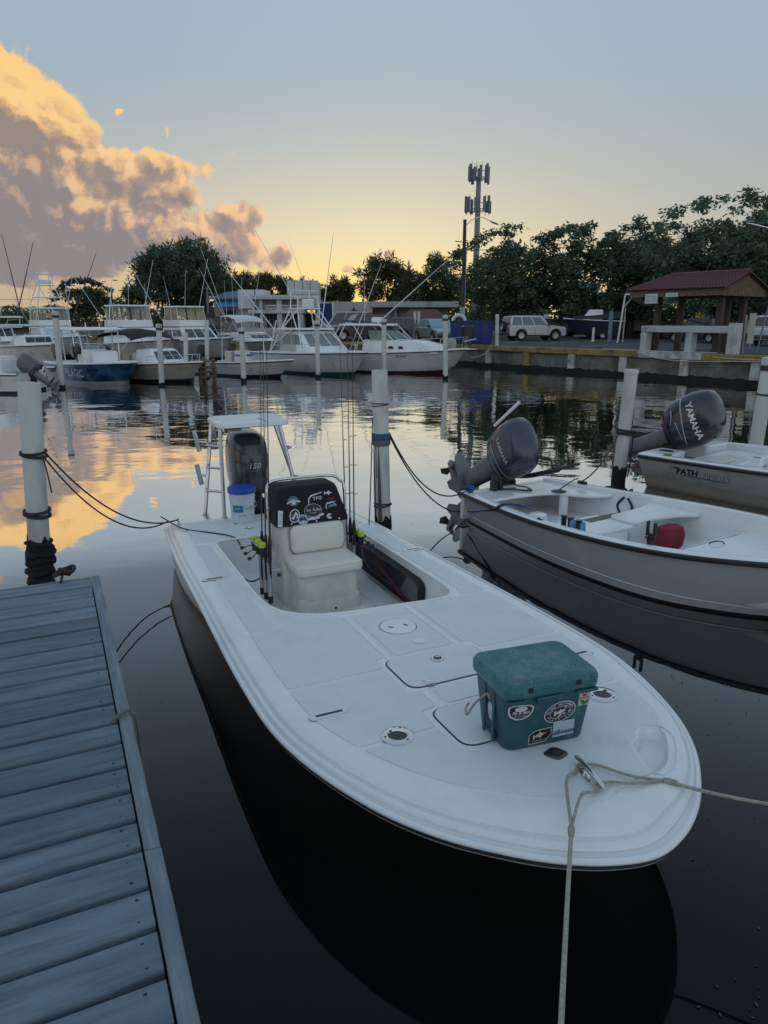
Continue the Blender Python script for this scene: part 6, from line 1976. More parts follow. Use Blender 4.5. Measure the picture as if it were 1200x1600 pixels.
def rail(root, zf, rg, xs0, h=.45, name='bow_rail'):
    R0 = [p for p in rg(0, dz=0, inn=.10) if p[0] > xs0]
    m = MB(); m.tube([(x, y, z + h) for x, y, z in R0], .014, 5)
    for i in range(0, len(R0), 3):
        x, y, z = R0[i]; m.tube([(x - .05, y * .98, z), (x, y, z + h)], .012, 5)
    obj(name, m, steel, root)


def outrigger(root, a, b, r=.02, mat=None):
    m = MB(); a, b = Vector(a), Vector(b); m.tube([a, a.lerp(b, .5), b], [r, r * .8, r * .4], 5); obj('outrigger', m, mat or alumw, root)


def whip(root, a, h, lean=(0, 0)):
    m = MB(); a = Vector(a); m.tube([a, a + Vector((lean[0], lean[1], h))], [.014, .006], 5); obj('antenna', m, alumw, root)


def console(root, x, z, w=.9, h=1.0, l=.7, wind=True):
    m = MB()
    def q(x0, x1, w_, zz): return [(a, b, zz) for a, b in rrect((x0 + x1) / 2, 0, x1 - x0, w_, .1, 3)]
    m.loft([q(x - l / 2, x + l / 2, w, z), q(x - l / 2, x + l / 2 - .12, w, z + h * .75), q(x - l / 2, x + l / 2 - .3, w * .9, z + h)])
    c = obj('console', m, gel, root, sharp=40)
    if wind:
        m = MB(); m.add([(x + l / 2 - .28, -w * .42, z + h), (x + l / 2 - .28, w * .42, z + h), (x + l / 2 - .42, w * .36, z + h + .38), (x + l / 2 - .42, -w * .36, z + h + .38)], [(0, 1, 2, 3)]); obj('windscreen', m, glassc, c, norm=False)
    m = MB(); m.box((x - .75, 0, z + .45), (.45, w * .9, .9)); obj('helm_seat', m, cushion, root, bevel=.05)
    return c


H = lambda phi: R(-90 + phi)
# A: blue wrapped centre console
bA, zA, fA, rA = far_boat('centre_console_boat', 'blue wrapped centre console boat with hard top and big fish print on the hull', W(193, 603), H(42), 6.9, 2.6, 1.02, .80, wrapm, pm('pale chine', (.42, .44, .46), .4), stripe=gel)
ttop(bA, 1.6, 4.1, 2.1, 2.28, fA)
console(bA, 3.3, fA, 1.0, 1.15, .9)
m = MB(); m.loft([[(a, b, zz) for a, b in rrect(4.35, 0, .7, .9, .1, 3)] for zz in (.5, 1.3)] + [[(a, b, 1.36) for a, b in rrect(4.3, 0, .6, .8, .1, 3)]]); obj('console_front', m, gel, bA, sharp=40)
m = MB()
for s in (-.5, -.17, .17, .5): m.tube([(1.7, s * 1.8, 1.5), (1.55, s * 1.9, 2.5)], .024, 6)
obj('rocket_launcher', m, steel, bA)
for s in (-1, 1):
    m = MB(); k = 9
    m.tube(catmull([(2.3, s * 1.0, 2.35), (1.6, s * 1.3, 2.9), (.6, s * 1.5, 3.2)], 4), [.02] * 9, 5); obj('curved_support', m, pm('straw pole', (.5, .42, .28), .5), bA)
outrigger(bA, (2.5, -1.0, 2.35), (2.2, -2.6, 6.0)); outrigger(bA, (2.5, 1.0, 2.35), (.8, 2.2, 5.4)); whip(bA, (2.0, -.5, 2.35), 3.4)
motor(bA, (-.02, -.45, .8), 0, 1.0, 'big', 0, False); motor(bA, (-.02, .45, .8), 0, 1.0, 'big', 0, False)


def hull_side(rg, zf, x, z, s=-1):
    A0, A1, A2 = rg(0, dz=-.05), rg(.25, dz=-.22), rg(.62, .30)
    for ra, rb in ((A0, A1), (A1, A2)):
        for a, b, c_, d_ in zip(ra[:-1], ra[1:], rb[:-1], rb[1:]):
            if a[1] * s > 0 and min(a[0], b[0]) <= x <= max(a[0], b[0]) and abs(b[0] - a[0]) > 1e-6:
                t = (x - a[0]) / (b[0] - a[0]); p = Vector(a).lerp(Vector(b), t); q = Vector(c_).lerp(Vector(d_), t)
                if q.z - .01 <= z <= p.z + .02:
                    return q.lerp(p, (z - q.z) / (p.z - q.z)) + Vector((0, s * .015, -.004))
    return Vector((x, s * 1.3, z))


m = MB()
put_text(m, 'PELAGIC', lambda a, b: hull_side(rA, zA, 3.75 + a, .46 + b), .44, 0, bold=.025)
obj('lettering', m, pm('white hull lettering', (.55, .58, .62), .4), bA, norm=False)
m = MB()
for (cx_, cz_, s_, r_) in ((5.3, .62, .75, .1), (4.9, .40, .5, -.1), (2.0, .60, .7, .2)):
    V = [(cx_ + a * s_ * math.cos(r_) - b * s_ * math.sin(r_), cz_ + (a * math.sin(r_) + b * math.cos(r_)) * s_ * .8) for a, b in fish]
    m.add([hull_side(rA, zA, x, z) for x, z in V], [tuple(range(len(V)))])
obj('fish_print', m, pm('dark blue fish print', (.012, .03, .06), .3), bA, norm=False)

# B: cream boat with black canopy
bB, zB, fB, rB = far_boat('canopy_boat', 'cream cuddy boat under a black canvas canopy', W(297, 598), H(54), 6.6, 2.5, .92, .72, hullcream, black_b)
wheelhouse(bB, 3.0, 4.6, 1.7, 1.4, .78, 1.35, .5, name='cuddy', side=False)
m = MB()
k = []
for x, z in ((.7, 1.95), (1.0, 2.12), (2.0, 2.24), (3.0, 2.16), (3.4, 1.92)): k.append([(x, y, z - .16 * (y / 1.1) ** 2 + .02) for y in (-1.15, -.8, -.3, .3, .8, 1.15)])
m.loft(k, closed=False, caps=False); m.loft([[(x, y, z - .03) for x, y, z in r] for r in k], closed=False, caps=False); can = obj('canopy', m, canvasb, bB)
for s in (-1, 1):
    m = MB(); frame(m, (((2.0, s * 1.15, .8), (.8, s * 1.12, 1.9)), ((2.0, s * 1.15, .8), (2.0, s * 1.12, 2.08)), ((2.0, s * 1.15, .8), (3.3, s * 1.12, 1.85))), .018); obj('frame', m, alumw, can)
console(bB, 2.5, fB, .8, .9, .6)
rail(bB, zB, rB, 4.2, .3)
motor(bB, (-.02, 0, .75), 0, 1.0, 'big', 0, False)
m = MB()
for dz in (.0, .05): m.add([hull_side(rB, zB, x, .66 - dz + .02 * math.sin(x * 1.5)) for x in (.3, 1.2, 2.2, 3.2, 3.9)] + [hull_side(rB, zB, x, .68 - dz + .02 * math.sin(x * 1.5)) for x in (3.9, 3.2, 2.2, 1.2, .3)], [(0, 1, 8, 9), (1, 2, 7, 8), (2, 3, 6, 7), (3, 4, 5, 6)])
obj('hull_stripe', m, blackp, bB, norm=False)

# C: small skiff with outboard and thin top
bC, zC, fC, rC = far_boat('motor_skiff', 'small white skiff with a black outboard and thin tan top', W(438, 590), H(54), 5.9, 2.2, .86, .60, hullw, black_b, stripe=black_b)
motor(bC, (.0, 0, .62), 0, 1.05, 'big', 0, False, blackp)
ttop(bC, 1.7, 3.5, 1.7, 2.0, fC, beige, thick=.05)
console(bC, 2.6, fC, .8, .95, .6)
m = MB(); m.box((2.2, .2, 1.3), (.05, .5, .5)); m.box((2.17, .2, 1.3), (.02, .28, .3), 1); obj('flag_panel', m, [pm('yellow panel', (.5, .38, .06), .6), pm('blue panel', (.03, .08, .4), .6)], bC)
m = MB(); put_text(m, '310', lambda a, b: hull_side(rC, zC, .75 + a, .38 + b), .3, 0, bold=.03); obj('lettering', m, black_b, bC, norm=False)
m = MB(); m.box((2.65, 0, .98), (.5, .9, .06)); obj('blue_towel', m, pm('blue cloth', (.05, .2, .45), .9), bC, bevel=.01)

# D: tower boat
bD, zD, fD, rD = far_boat('tower_boat', 'white express boat with tall pipe tower and green bottom', W(552, 588), H(38), 9.2, 3.2, 1.18, .95, hullw, green_b, rake=1.1)
cab = wheelhouse(bD, 3.2, 6.2, 2.5, 2.0, 1.05, 2.05, 1.3, wmat=pm('pale tinted glass', (.20, .22, .22), .06, trans=.25), panes=3)
m = MB(); m.loft([[(a, b, z) for a, b in rrect(3.9, 0, 2.3 * s, 2.3 * s, .2, 3)] for z, s in ((2.12, .96), (2.15, 1), (2.22, .98))]); top = obj('hard_top', m, gel, bD)
m = MB()
for s in (-1, 1):
    frame(m, (((2.7, s * 1.45, 1.0), (3.5, s * .62, 3.15)), ((5.6, s * 1.35, 1.15), (4.2, s * .62, 3.15)), ((3.1, s * 1.05, 2.05), (4.2, s * .62, 3.15)), ((4.8, s * 1.02, 2.05), (3.5, s * .62, 3.15)),
              ((2.7, s * 1.45, 1.0), (2.9, s * 1.15, 2.6)), ((3.5, s * .62, 3.15), (3.45, s * .55, 4.05)), ((4.2, s * .62, 3.15), (4.2, s * .6, 3.75)), ((2.9, s * 1.2, 1.5), (4.4, s * 1.1, 2.15))), .032)
for z in (1.35, 1.65, 1.95, 2.25, 2.55, 2.85): m.tube([(2.78 + (z - 1) * .30, -1.42 + (z - 1) * .35, z), (2.98 + (z - 1) * .30, -1.12 + (z - 1) * .25, z)], .02, 5)
for z in (3.75, 4.05): m.tube([(4.25, -.62, z), (3.45, -.66, z + .02), (3.4, .66, z + .02), (4.25, .62, z)], .024, 5)
tw = obj('tower_frame', m, alumw, bD)
m = MB(); m.box((3.85, 0, 3.17), (.95, 1.4, .06)); obj('tower_platform', m, gel, bD, bevel=.02)
m = MB(); m.box((4.2, 0, 3.42), (.25, .6, .45)); obj('tower_helm', m, gel, bD, bevel=.05)
outrigger(bD, (3.2, -1.4, 2.1), (1.0, -3.1, 5.4), .03); outrigger(bD, (3.2, 1.4, 2.1), (2.2, 3.0, 7.2), .03); outrigger(bD, (3.5, -.6, 4.0), (3.0, -2.2, 6.9), .02)
whip(bD, (3.4, .5, 4.05), 2.6, (-.5, -.8)); rail(bD, zD, rD, 5.8, .4)
m = MB()
for s in (-1, 1): m.add([(5.0 - q * .5, s * 1.28, 1.1) for q in range(5)] + [(5.0 - q * .5 - .4, s * 1.12, 2.0) for q in range(5)][::-1], [(0, 1, 2, 3, 4, 5, 6, 7, 8, 9)])
obj('clear_curtain', m, glassc, bD, norm=False)

# E: walkaround cabin boat
bE, zE, fE, rE = far_boat('cabin_boat', 'white cabin boat with two round portholes and dark red bottom', W(697, 584), H(62), 8.3, 2.9, 1.26, .95, hullw, red_b, rake=1.25, stripe=black_b)
m = MB()
def cq(x0, x1, w, z, r=.35): return [(a, b, z) for a, b in rrect((x0 + x1) / 2, 0, x1 - x0, w, r, 4)]
m.loft([cq(2.6, 7.0, 2.0, 1.02), cq(2.6, 6.7, 1.9, 1.38), cq(2.6, 5.9, 1.75, 1.58), cq(2.7, 5.3, 1.55, 1.66)]); trunk = obj('cabin', m, gel, bE, sharp=60)
for x in (4.4, 4.95):
    m = MB(); m.lathe([(.13, 0), (.13, .02)], 14, 0, Matrix.Translation((x, -.955, 1.25)) @ Matrix.Rotation(R(90), 4, 'X') @ Matrix.Diagonal((1.25, .8, 1, 1))); obj('porthole', m, glassd, trunk)
sg = pm('sea green screen glass', (.22, .30, .28), .05, trans=.3)
W0, W1 = [(3.2, -.95), (4.6, -.80), (5.0, -.28), (5.0, .28), (4.6, .80), (3.2, .95)], [(3.0, -.88), (3.9, -.72), (4.15, -.26), (4.15, .26), (3.9, .72), (3.0, .88)]
for k in range(5):
    m = MB(); a0, b0, a1, b1 = W0[k], W0[k + 1], W1[k], W1[k + 1]
    m.add([(a0[0], a0[1], 1.64), (b0[0], b0[1], 1.64), (b1[0], b1[1], 2.12), (a1[0], a1[1], 2.12)], [(0, 1, 2, 3)]); obj('windscreen_pane', m, sg, trunk, norm=False)
m = MB()
for k in range(6): m.tube([(W0[k][0], W0[k][1], 1.63), (W1[k][0], W1[k][1], 2.13)], .02, 5)
m.tube([(x, y, 2.13) for x, y in W1], .02, 5); obj('screen_frame', m, blackp, trunk)
tE = ttop(bE, 1.3, 3.9, 2.2, 2.42, fE, legs=False, thick=.05)
m = MB()
for s in (-1, 1):
    m = MB(); frame(m, (((.7, s * 1.2, .95), (1.5, s * 1.0, 2.45)), ((1.0, s * 1.2, .95), (1.8, s * 1.0, 2.45)), ((4.9, s * 1.1, 1.35), (3.7, s * .98, 2.45)), ((3.2, s * 1.2, 1.2), (2.2, s * 1.0, 2.45)), ((.82, s * 1.17, 1.3), (1.25, s * 1.16, 1.3))), .028); obj('pipe_frame', m, alumw, tE)
m = MB(); m.lathe([(.01, 0), (.28, 0), (.30, .05), (.30, .18), (.26, .25), (.01, .26)], 16, 0, Matrix.Translation((3.1, 0, 2.50))); obj('radar_dome', m, gel, tE)
m = MB(); m.box((2.3, -.3, 2.54), (.5, .4, .06)); m.box((1.4, .2, 2.56), (.25, 1.5, .08)); obj('life_raft_bag', m, blackp, tE, bevel=.02)
rail(bE, zE, rE, 4.6, .55)
m = MB(); R0 = [p for p in rE(0, dz=0, inn=.1)]; m.tube([(8.0, -.15, 1.6), (8.6, 0, 1.72), (8.0, .15, 1.6)], .02, 5); m.box((8.15, 0, 1.24), (.9, .3, .05)); obj('bow_pulpit', m, gel, bE)
outrigger(bE, (2.6, -1.0, 2.45), (4.6, -2.3, 5.2), .03); outrigger(bE, (2.6, 1.0, 2.45), (6.2, 2.4, 5.8), .03); whip(bE, (1.9, .8, 2.5), 2.2)
m = MB(); put_text(m, 'BE-4417', lambda a, b: hull_side(rE, zE, 5.2 + a, .86 + b), .17, 0); m.add([hull_side(rE, zE, 2.6 + a * .5, .78 + b * .6) for a, b in fish], [tuple(range(len(fish)))]); obj('lettering', m, pm('dark hull print', (.05, .06, .08), .4), bE, norm=False)
motor(bE, (-.02, -.4, .9), 0, 1.05, 'big', 0, False); motor(bE, (-.02, .4, .9), 0, 1.05, 'big', 0, False)

# F: hull behind E, twin dark motors facing right
bF, zF, fF, rF = far_boat('white_hull_boat', 'white boat behind the cabin boat showing its stern and twin dark outboards', Vector((-1.2, 41.0, 0)), R(172), 5.4, 2.2, .9, .8, hullw, black_b)
motor(bF, (-.02, -.42, .72), 0, 1.15, 'big', 0, False); motor(bF, (-.02, .42, .72), 0, 1.15, 'big', 0, False, pm('pale grey cowling', (.30, .31, .33), .3, var=.05, coat=.3))
console(bF, 2.2, fF, .8, .8, .6)


def flybridge(label, bowp, hd, L_, B_, hm, encl, screen, seed):
    b, zf, fz, rg = far_boat('flybridge_boat', label, bowp, hd, L_, B_, 1.55, 1.1, hm, black_b, rake=1.2)
    wheelhouse(b, 2.4, 6.3, B_ * .78, B_ * .68, 1.2, 2.1, 1.1, panes=3, wmat=pm('white screen cover', (.55, .62, .68), .6, var=.05) if screen else glassd)
    m = MB(); m.loft([[(a, c, z) for a, c in rrect(3.6, 0, 2.6 * s, B_ * .68 * s, .25, 3)] for z, s in ((2.16, .95), (2.22, 1), (2.62, .98), (2.62, .9))]); fb = obj('flybridge', m, gel, b, sharp=45)
    for s in (-1, 1):
        m = MB(); m.add([(2.6, s * B_ * .31, 2.64), (4.7, s * B_ * .31, 2.64), (4.5, s * B_ * .30, 3.42), (2.7, s * B_ * .30, 3.42)], [(0, 1, 2, 3)]); obj('clear_curtain', m, encl, fb, norm=False)
    for k in range(3):
        y0, y1 = B_ * .31 * (-1 + 2 * k / 3 + .05), B_ * .31 * (-1 + 2 * (k + 1) / 3 - .05)
        m = MB(); m.add([(4.72, y0, 2.64), (4.72, y1, 2.64), (4.5, y1 * .97, 3.42), (4.5, y0 * .97, 3.42)], [(0, 1, 2, 3)]); obj('clear_curtain', m, encl, fb, norm=False)
    m = MB(); m.loft([[(a, c, z) for a, c in rrect(3.6, 0, 2.3 * s, B_ * .66 * s, .2, 3)] for z, s in ((3.44, .97), (3.47, 1), (3.55, .97))]); obj('hard_top', m, gel, fb)
    m = MB()
    for s in (-1, 1):
        frame(m, (((2.65, s * B_ * .31, 2.6), (2.72, s * B_ * .30, 3.46)), ((4.72, s * B_ * .31, 2.6), (4.5, s * B_ * .30, 3.46)), ((3.7, s * B_ * .315, 2.6), (3.65, s * B_ * .305, 3.46))), .022)
    obj('frame', m, alumw, fb)
    rail(b, zf, rg, 5.6, .5)
    for s in (-1, 1): outrigger(b, (3.0, s * B_ * .36, 2.3), (1.6, s * 3.2, 6.6 + seed * .4), .02)
    whip(b, (2.8, .5, 3.5), 2.6, (.1, .2)); whip(b, (2.8, -.6, 3.5), 2.0, (-.1, -.3))
    return b


clearc = pm('smoky clear curtain', (.40, .38, .33), .1, trans=.5)
flybridge('flybridge boat with clear curtains and blue-white screen covers behind the blue wrapped boat', W(240, 574) + Vector((0, 3, 0)), H(46), 9.5, 3.3, hullgrey, clearc, True, 0)
flybridge('flybridge boat with yellowish clear curtains behind the cream canopy boat', W(318, 570) + Vector((.3, 4.0, 0)), H(42), 9.8, 3.3, hullgrey, pm('yellowed clear curtain', (.45, .38, .24), .12, trans=.35), False, 1)

# H: white canvas-top boat in the middle distance
bH, zH, fH, rH = far_boat('canvas_top_boat', 'grey hulled boat under a curved white canvas top behind the motor skiff', W(418, 566) + Vector((.2, 4.5, 0)), H(48), 8.2, 2.9, 1.3, 1.05, pm('mid grey hull', (.33, .33, .33), .4, var=.06), black_b)  # one even mid grey over the whole hull
wheelhouse(bH, 2.8, 5.6, 2.1, 1.8, 1.2, 1.75, .9, side=False)
m = MB(); k = []
for x, z in ((.8, 2.55), (1.0, 2.85), (2.0, 3.0), (3.2, 2.98), (3.9, 2.8), (4.05, 2.55)): k.append([(x, y, z - .12 * (y / 1.2) ** 2) for y in (-1.25, -.9, -.4, .4, .9, 1.25)])
m.loft(k, closed=False, caps=False); m.loft([[(x, y, z - .04) for x, y, z in r] for r in k], closed=False, caps=False); ct = obj('canvas_top', m, canvasw, bH)
m = MB()
for s in (-1, 1): frame(m, (((2.2, s * 1.3, 1.15), (1.0, s * 1.24, 2.7)), ((2.2, s * 1.3, 1.15), (2.3, s * 1.24, 2.85)), ((2.2, s * 1.3, 1.15), (3.9, s * 1.24, 2.6)), ((4.6, s * 1.2, 1.3), (3.5, s * 1.24, 2.75))), .02)
obj('frame', m, alumw, ct)
rail(bH, zH, rH, 4.8, .5)
m = MB(); m.box((1.4, 0, 1.5), (.8, 1.6, .6)); obj('gear_pile', m, pm('jumble of grey gear', (.28, .28, .30), .7, var=.4, scale=6), bH, bevel=.08)
outrigger(bH, (2.8, -1.2, 2.7), (2.2, -2.6, 7.6), .02); outrigger(bH, (2.8, 1.2, 2.7), (2.6, 2.4, 6.8), .02); whip(bH, (1.6, .4, 3.0), 3.0)

# I: the crowd at the far left
bI, zI, fI, rI = far_boat('outboard_boat', 'white boat at the edge of the view with a tilted grey outboard', W(62, 612) + Vector((-4.9, .3, 0)), R(176), 5.6, 2.2, .95, .72, hullw, black_b)
motor(bI, (-.05, 0, .42), R(50), 1.08, 'big', 0, True, pm('slate grey cowling', (.10, .105, .125), .3, coat=.3))
console(bI, 2.0, fI, .9, 1.1, .8)
m = MB(); m.loft([[(a, b, z) for a, b in rrect(1.2, 0, .9 * s, 1.5 * s, .2, 3)] for z, s in ((.72, 1), (1.1, .95), (1.3, .8))]); obj('engine_box', m, gel, bI)
bJ, zJ, fJ, rJ = far_boat('hard_top_boat', 'white centre console with pale hard top and small cabin window behind the tilted outboard boat', W(66, 578) + Vector((0, 1.0, 0)), H(44), 8.4, 2.8, 1.35, 1.1, hullw, black_b)
ttop(bJ, 2.2, 5.0, 2.3, 2.35, fJ, pm('pale green hard top', (.45, .56, .54), .4))
wheelhouse(bJ, 4.6, 6.4, 1.8, 1.6, 1.25, 1.75, .35, panes=1, side=False)
console(bJ, 3.6, fJ, 1.0, 1.2, .8)
m = MB(); m.box((2.6, .2, 2.0), (.8, .9, .35)); obj('life_jackets', m, blackp, bJ, bevel=.1)
whip(bJ, (2.4, -.8, 2.4), 3.0); rail(bJ, zJ, rJ, 6.4, .4)
bK = flybridge('sportfisher with tall pipe tower and long outriggers at the far end of the row', W(100, 562) + Vector((0, 3, 0)), H(42), 11, 3.6, hullw, clearc, True, 2)
m = MB()
for s in (-1, 1): frame(m, (((2.6, s * 1.1, 3.4), (3.1, s * .5, 5.2)), ((4.6, s * 1.1, 3.4), (3.8, s * .5, 5.2)), ((3.1, s * .5, 5.2), (3.1, s * .48, 6.0)), ((3.8, s * .5, 5.2), (3.8, s * .48, 6.0)), ((2.85, s * .8, 4.3), (4.2, s * .8, 4.3))), .035)
for z, x0, x1, w in ((5.2, 3.0, 3.9, .55), (6.0, 3.05, 3.85, .5), (4.3, 2.85, 4.25, .82)): m.tube([(x0, -w, z), (x1, -w, z), (x1, w, z), (x0, w, z)], .03, 5, closed=True)
tf = obj('tower_frame', m, alumw, bK)
m = MB(); m.box((3.5, 0, 5.45), (.3, .95, .3)); obj('tower_helm', m, gel, tf, bevel=.06)
m = MB(); m.tube([(2.9, -4.2, 4.1), (3.2, 0, 4.15)], .03, 5); obj('spreader', m, alumw, tf)
outrigger(bK, (3.2, 1.8, 2.4), (1.5, 5.0, 8.0), .05, pm('dark outrigger', (.05, .05, .05), .4)); outrigger(bK, (3.2, -1.8, 2.4), (2.8, -2.4, 8.8), .05, pm('dark outrigger', (.05, .05, .05), .4))
bL, zL, fL, rL = far_boat('outrigger_boat', 'white sport boat with dark outrigger at the extreme edge of the row', W(22, 570) + Vector((-.6, 3, 0)), H(44), 9, 3.0, 1.4, 1.1, hullw, black_b)
wheelhouse(bL, 2.6, 5.6, 2.3, 2.0, 1.3, 2.2, .9); ttop(bL, 2.2, 5.0, 2.3, 2.85, 2.2, canvasw)
outrigger(bL, (3, 1.2, 2.6), (1.8, 3.4, 8.0), .05, MT['dark outrigger']); outrigger(bL, (3, -1.2, 2.6), (2.6, -1.6, 8.6), .03); whip(bL, (2.6, .4, 2.9), 4.0)
whip(bC, (2.0, .5, 2.0), 2.6, (.1, .1)); whip(bH, (2.4, -.8, 3.0), 2.4, (-.1, 0)); whip(bJ, (2.6, .9, 2.4), 3.6, (.2, .1)); whip(bL, (2.4, -1.0, 2.9), 3.2); whip(bB, (2.0, .8, 2.0), 2.2)
for b_, s_ in ((bJ, 1), (bJ, -1), (bH, -1)): outrigger(b_, (2.8, s_ * 1.1, 2.4), (1.6, s_ * 2.4, 6.2), .022)
bM, zM, fM, rM = far_boat('tender', 'small grey dinghy moored stern-on between the piling and blue wrapped boat', W(86, 598) + Vector((-.4, 1.6, 0)), H(8), 3.6, 1.6, .62, .5, hullgrey, black_b)
m = MB(); m.box((1.6, 0, .62), (.4, 1.3, .06)); obj('thwart', m, gel, bM)
bu = thing('mooring_buoy', 'round white float beside the tilted grey outboard', 'buoy', W(68, 590) + Vector((0, .6, .28)))
m = MB(); m.lathe([(.01, -.3), (.15, -.26), (.27, -.12), (.3, .02), (.25, .18), (.12, .28), (.05, .30), (.04, .36)], 18); obj('float', m, pvc, bu)
m = MB(); m.lathe([(.302, -.03), (.305, 0), (.302, .03)], 18, caps=False); obj('band', m, rubber, bu)
# stub of timber landing between the cream boat and the motor skiff
tp = thing('timber_landing', 'short weathered timber landing stage between the cream boat and motor skiff', 'landing stage', W(314, 600) + Vector((0, 1.2, 0)), R(-60))
tim = pm('brown weathered timber', (.16, .11, .075), .85, var=.4, scale=6, bump=.01)
for (x, y) in ((0, -.3), (0, .3), (-1.5, -.3), (-1.5, .3)):
    m = MB(); m.lathe([(.09, -.8), (.085, .95), (.05, .98)], 9, 0, Matrix.Translation((x, y, 0))); obj('post', m, tim, tp)
for z in (.22, .42, .62):
    m = MB(); m.box((.1, 0, z), (.07, .8, .11)); obj('cross_board', m, tim, tp, bevel=.01)
for k in range(9):
    m = MB(); m.box((-1.8 + k * .215, 0, .86), (.19, .95, .05)); obj('plank', m, tim, tp)
tb = thing('tarp', 'light blue tarpaulin covering gear behind the cream boat windscreen', 'tarp', W(285, 560) + Vector((0, 4.2, 1.2)), R(-55))
m = MB(); rr = random.Random(5)
g_ = [[(x * 1.0, y, max(0, (1.0 - .5 * (x / 1.0) ** 2) * (1 - .7 * (y / .9) ** 4) + rr.uniform(-.04, .04))) for y in [-.9 + .225 * q for q in range(9)]] for x in [-1 + .25 * q for q in range(9)]]
m.loft(g_, closed=False, caps=False); obj('sheet', m, pm('light blue tarp', (.12, .30, .42), .6, var=.15), tb, norm=False)
# ---------------------------------------------------------------- buildings and things ashore
def px_w(px0, px1, Y): return (px1 - px0) / FPX * Y * 1.0


bgrey = pm('pale grey render', (.52, .53, .53), .85, var=.06, scale=2, dirt=(.26, .26, .25), dscale=.8, damt=.45)
bgrey2 = pm('white grey cladding', (.60, .62, .63), .6, var=.04, dirt=(.36, .37, .37), dscale=.7, damt=.3)
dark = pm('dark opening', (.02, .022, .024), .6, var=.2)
# pillared grey house
Y0 = 62.0
def B(px0, px1, py0, py1, Y, dep=.3, off=0.0):       # box spanning photo columns/rows at depth Y -> centre, size
    a, b = WY(px0, py0, Y), WY(px1, py1, Y)
    return ((a.x + b.x) / 2, Y + dep / 2 + off, (a.z + b.z) / 2), (abs(b.x - a.x), dep, abs(a.z - b.z))


def rel(c, root): return (c[0] - root.location.x, c[1] - root.location.y, c[2] - root.location.z)


gh = thing('pillared_house', 'flat roofed pale grey house with pillars and dark openings behind the row of boats', 'house', WY(420, 520, Y0))
gh.location.z = LAND_Z - .1
def hp(name, px0, px1, py0, py1, mat, dep=.3, off=0.0, parent=gh, Y=Y0, bev=.0):
    m = MB(); c, s = B(px0, px1, py0, py1, Y, dep, off); m.box(rel(c, gh if parent is None else parent), s); return obj(name, m, mat, parent, bevel=bev)
hp('wall', 372, 470, 468, 530, bgrey, 3.0, 1.2)
hp('wall', 369, 396, 452, 482, bgrey2, 3.5, .6); hp('wall', 396.5, 412, 452, 482, bgrey2, 3.4, .65)
hp('roof_slab', 392, 474, 461, 468, bgrey, 4.0, -.3, bev=.04); hp('floor_slab', 388, 474, 484, 490, bgrey, 3.6, -.2, bev=.04)
for x0, x1 in ((394, 399), (405, 412), (432, 442), (466, 474)): hp('pillar', x0, x1, 468, 530, bgrey, .5, -.05)
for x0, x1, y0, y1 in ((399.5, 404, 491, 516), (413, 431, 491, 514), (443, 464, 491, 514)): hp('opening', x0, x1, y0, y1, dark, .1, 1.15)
for x0, x1 in ((418, 419.5), (424, 425.5), (452, 453.5)): hp('window_post', x0, x1, 491, 514, bgrey2, .08, 1.02)
m = MB(); c, s = B(426, 436, 465.5, 472.5, Y0, .5, -.4)
c = rel(B(426, 436, 464, 473, Y0, .45, .7)[0], gh); m.box(c, B(426, 436, 464, 473, Y0, .45)[1]); ac = obj('air_conditioner', m, pm('grey unit', (.35, .35, .35), .5), gh, bevel=.02)
m = MB(); m.lathe([(.20, 0), (.20, .02), (.05, .03)], 14, 0, Matrix.Translation((c[0] + .06, c[1] - .23, c[2])) @ Matrix.Rotation(R(90), 4, 'X')); obj('fan', m, blackp, ac)
hp('railing', 414, 466, 481, 482, alumw, .05, -.1); hp('railing', 414, 466, 477, 478, alumw, .05, -.1)
hp('low_wall', 380, 474, 512, 530, bgrey, .3, -.6)
hp('water_tank', 430, 452, 515, 534, pm('pale tank', (.5, .5, .47), .6), .9, -1.6, bev=.1)
# tall clad tower
ct_ = thing('clad_tower', 'tall pale grey metal clad block rising over the tower boat', 'building', WY(475, 520, 64)); ct_.location.z = LAND_Z - .1
def cp2(name, px0, px1, py0, py1, mat, dep, off, parent): m = MB(); c, s = B(px0, px1, py0, py1, 64, dep, off); m.box(rel(c, ct_), s); return obj(name, m, mat, parent)
cp2('core', 449.5, 497, 440, 484, bgrey2, 2.8, .1, ct_)
for k in range(4):
    x0 = 448 + k * 12.55
    for y0, y1 in ((438.2, 459.6), (460.2, 483)): cp2('panel', x0, x0 + 12.2, y0, y1, pm('clad panel %d' % (k % 2), (.47 + .05 * (k % 2), .49 + .05 * (k % 2), .51 + .05 * (k % 2)), .5, var=.03, dirt=(.36, .38, .4), dscale=.6, damt=.3), .06, .0, ct_)
for x0, x1 in ((449, 455), (470, 475), (491, 497)): cp2('leg', x0, x1, 484, 530, bgrey, .5, .8, ct_)
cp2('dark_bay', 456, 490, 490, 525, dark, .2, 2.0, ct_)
nb = thing('tarpaulin_screen', 'dark blue canvas screen beside the tall clad block', 'screen', WY(508, 520, 61)); nb.location.z = LAND_Z
m = MB(); c, s = B(499, 520, 474, 506, 61, .06); m.box(rel(c, nb), s); obj('canvas', m, pm('dark blue canvas', (.012, .03, .14), .8, var=.15), nb)
for x in (499, 520): m = MB(); a, b = WY(x, 473, 60.9), WY(x, 520, 60.9); m.tube([rel(a, nb), (rel(b, nb)[0], rel(b, nb)[1], 0)], .06, 6); obj('post', m, alumw, nb)
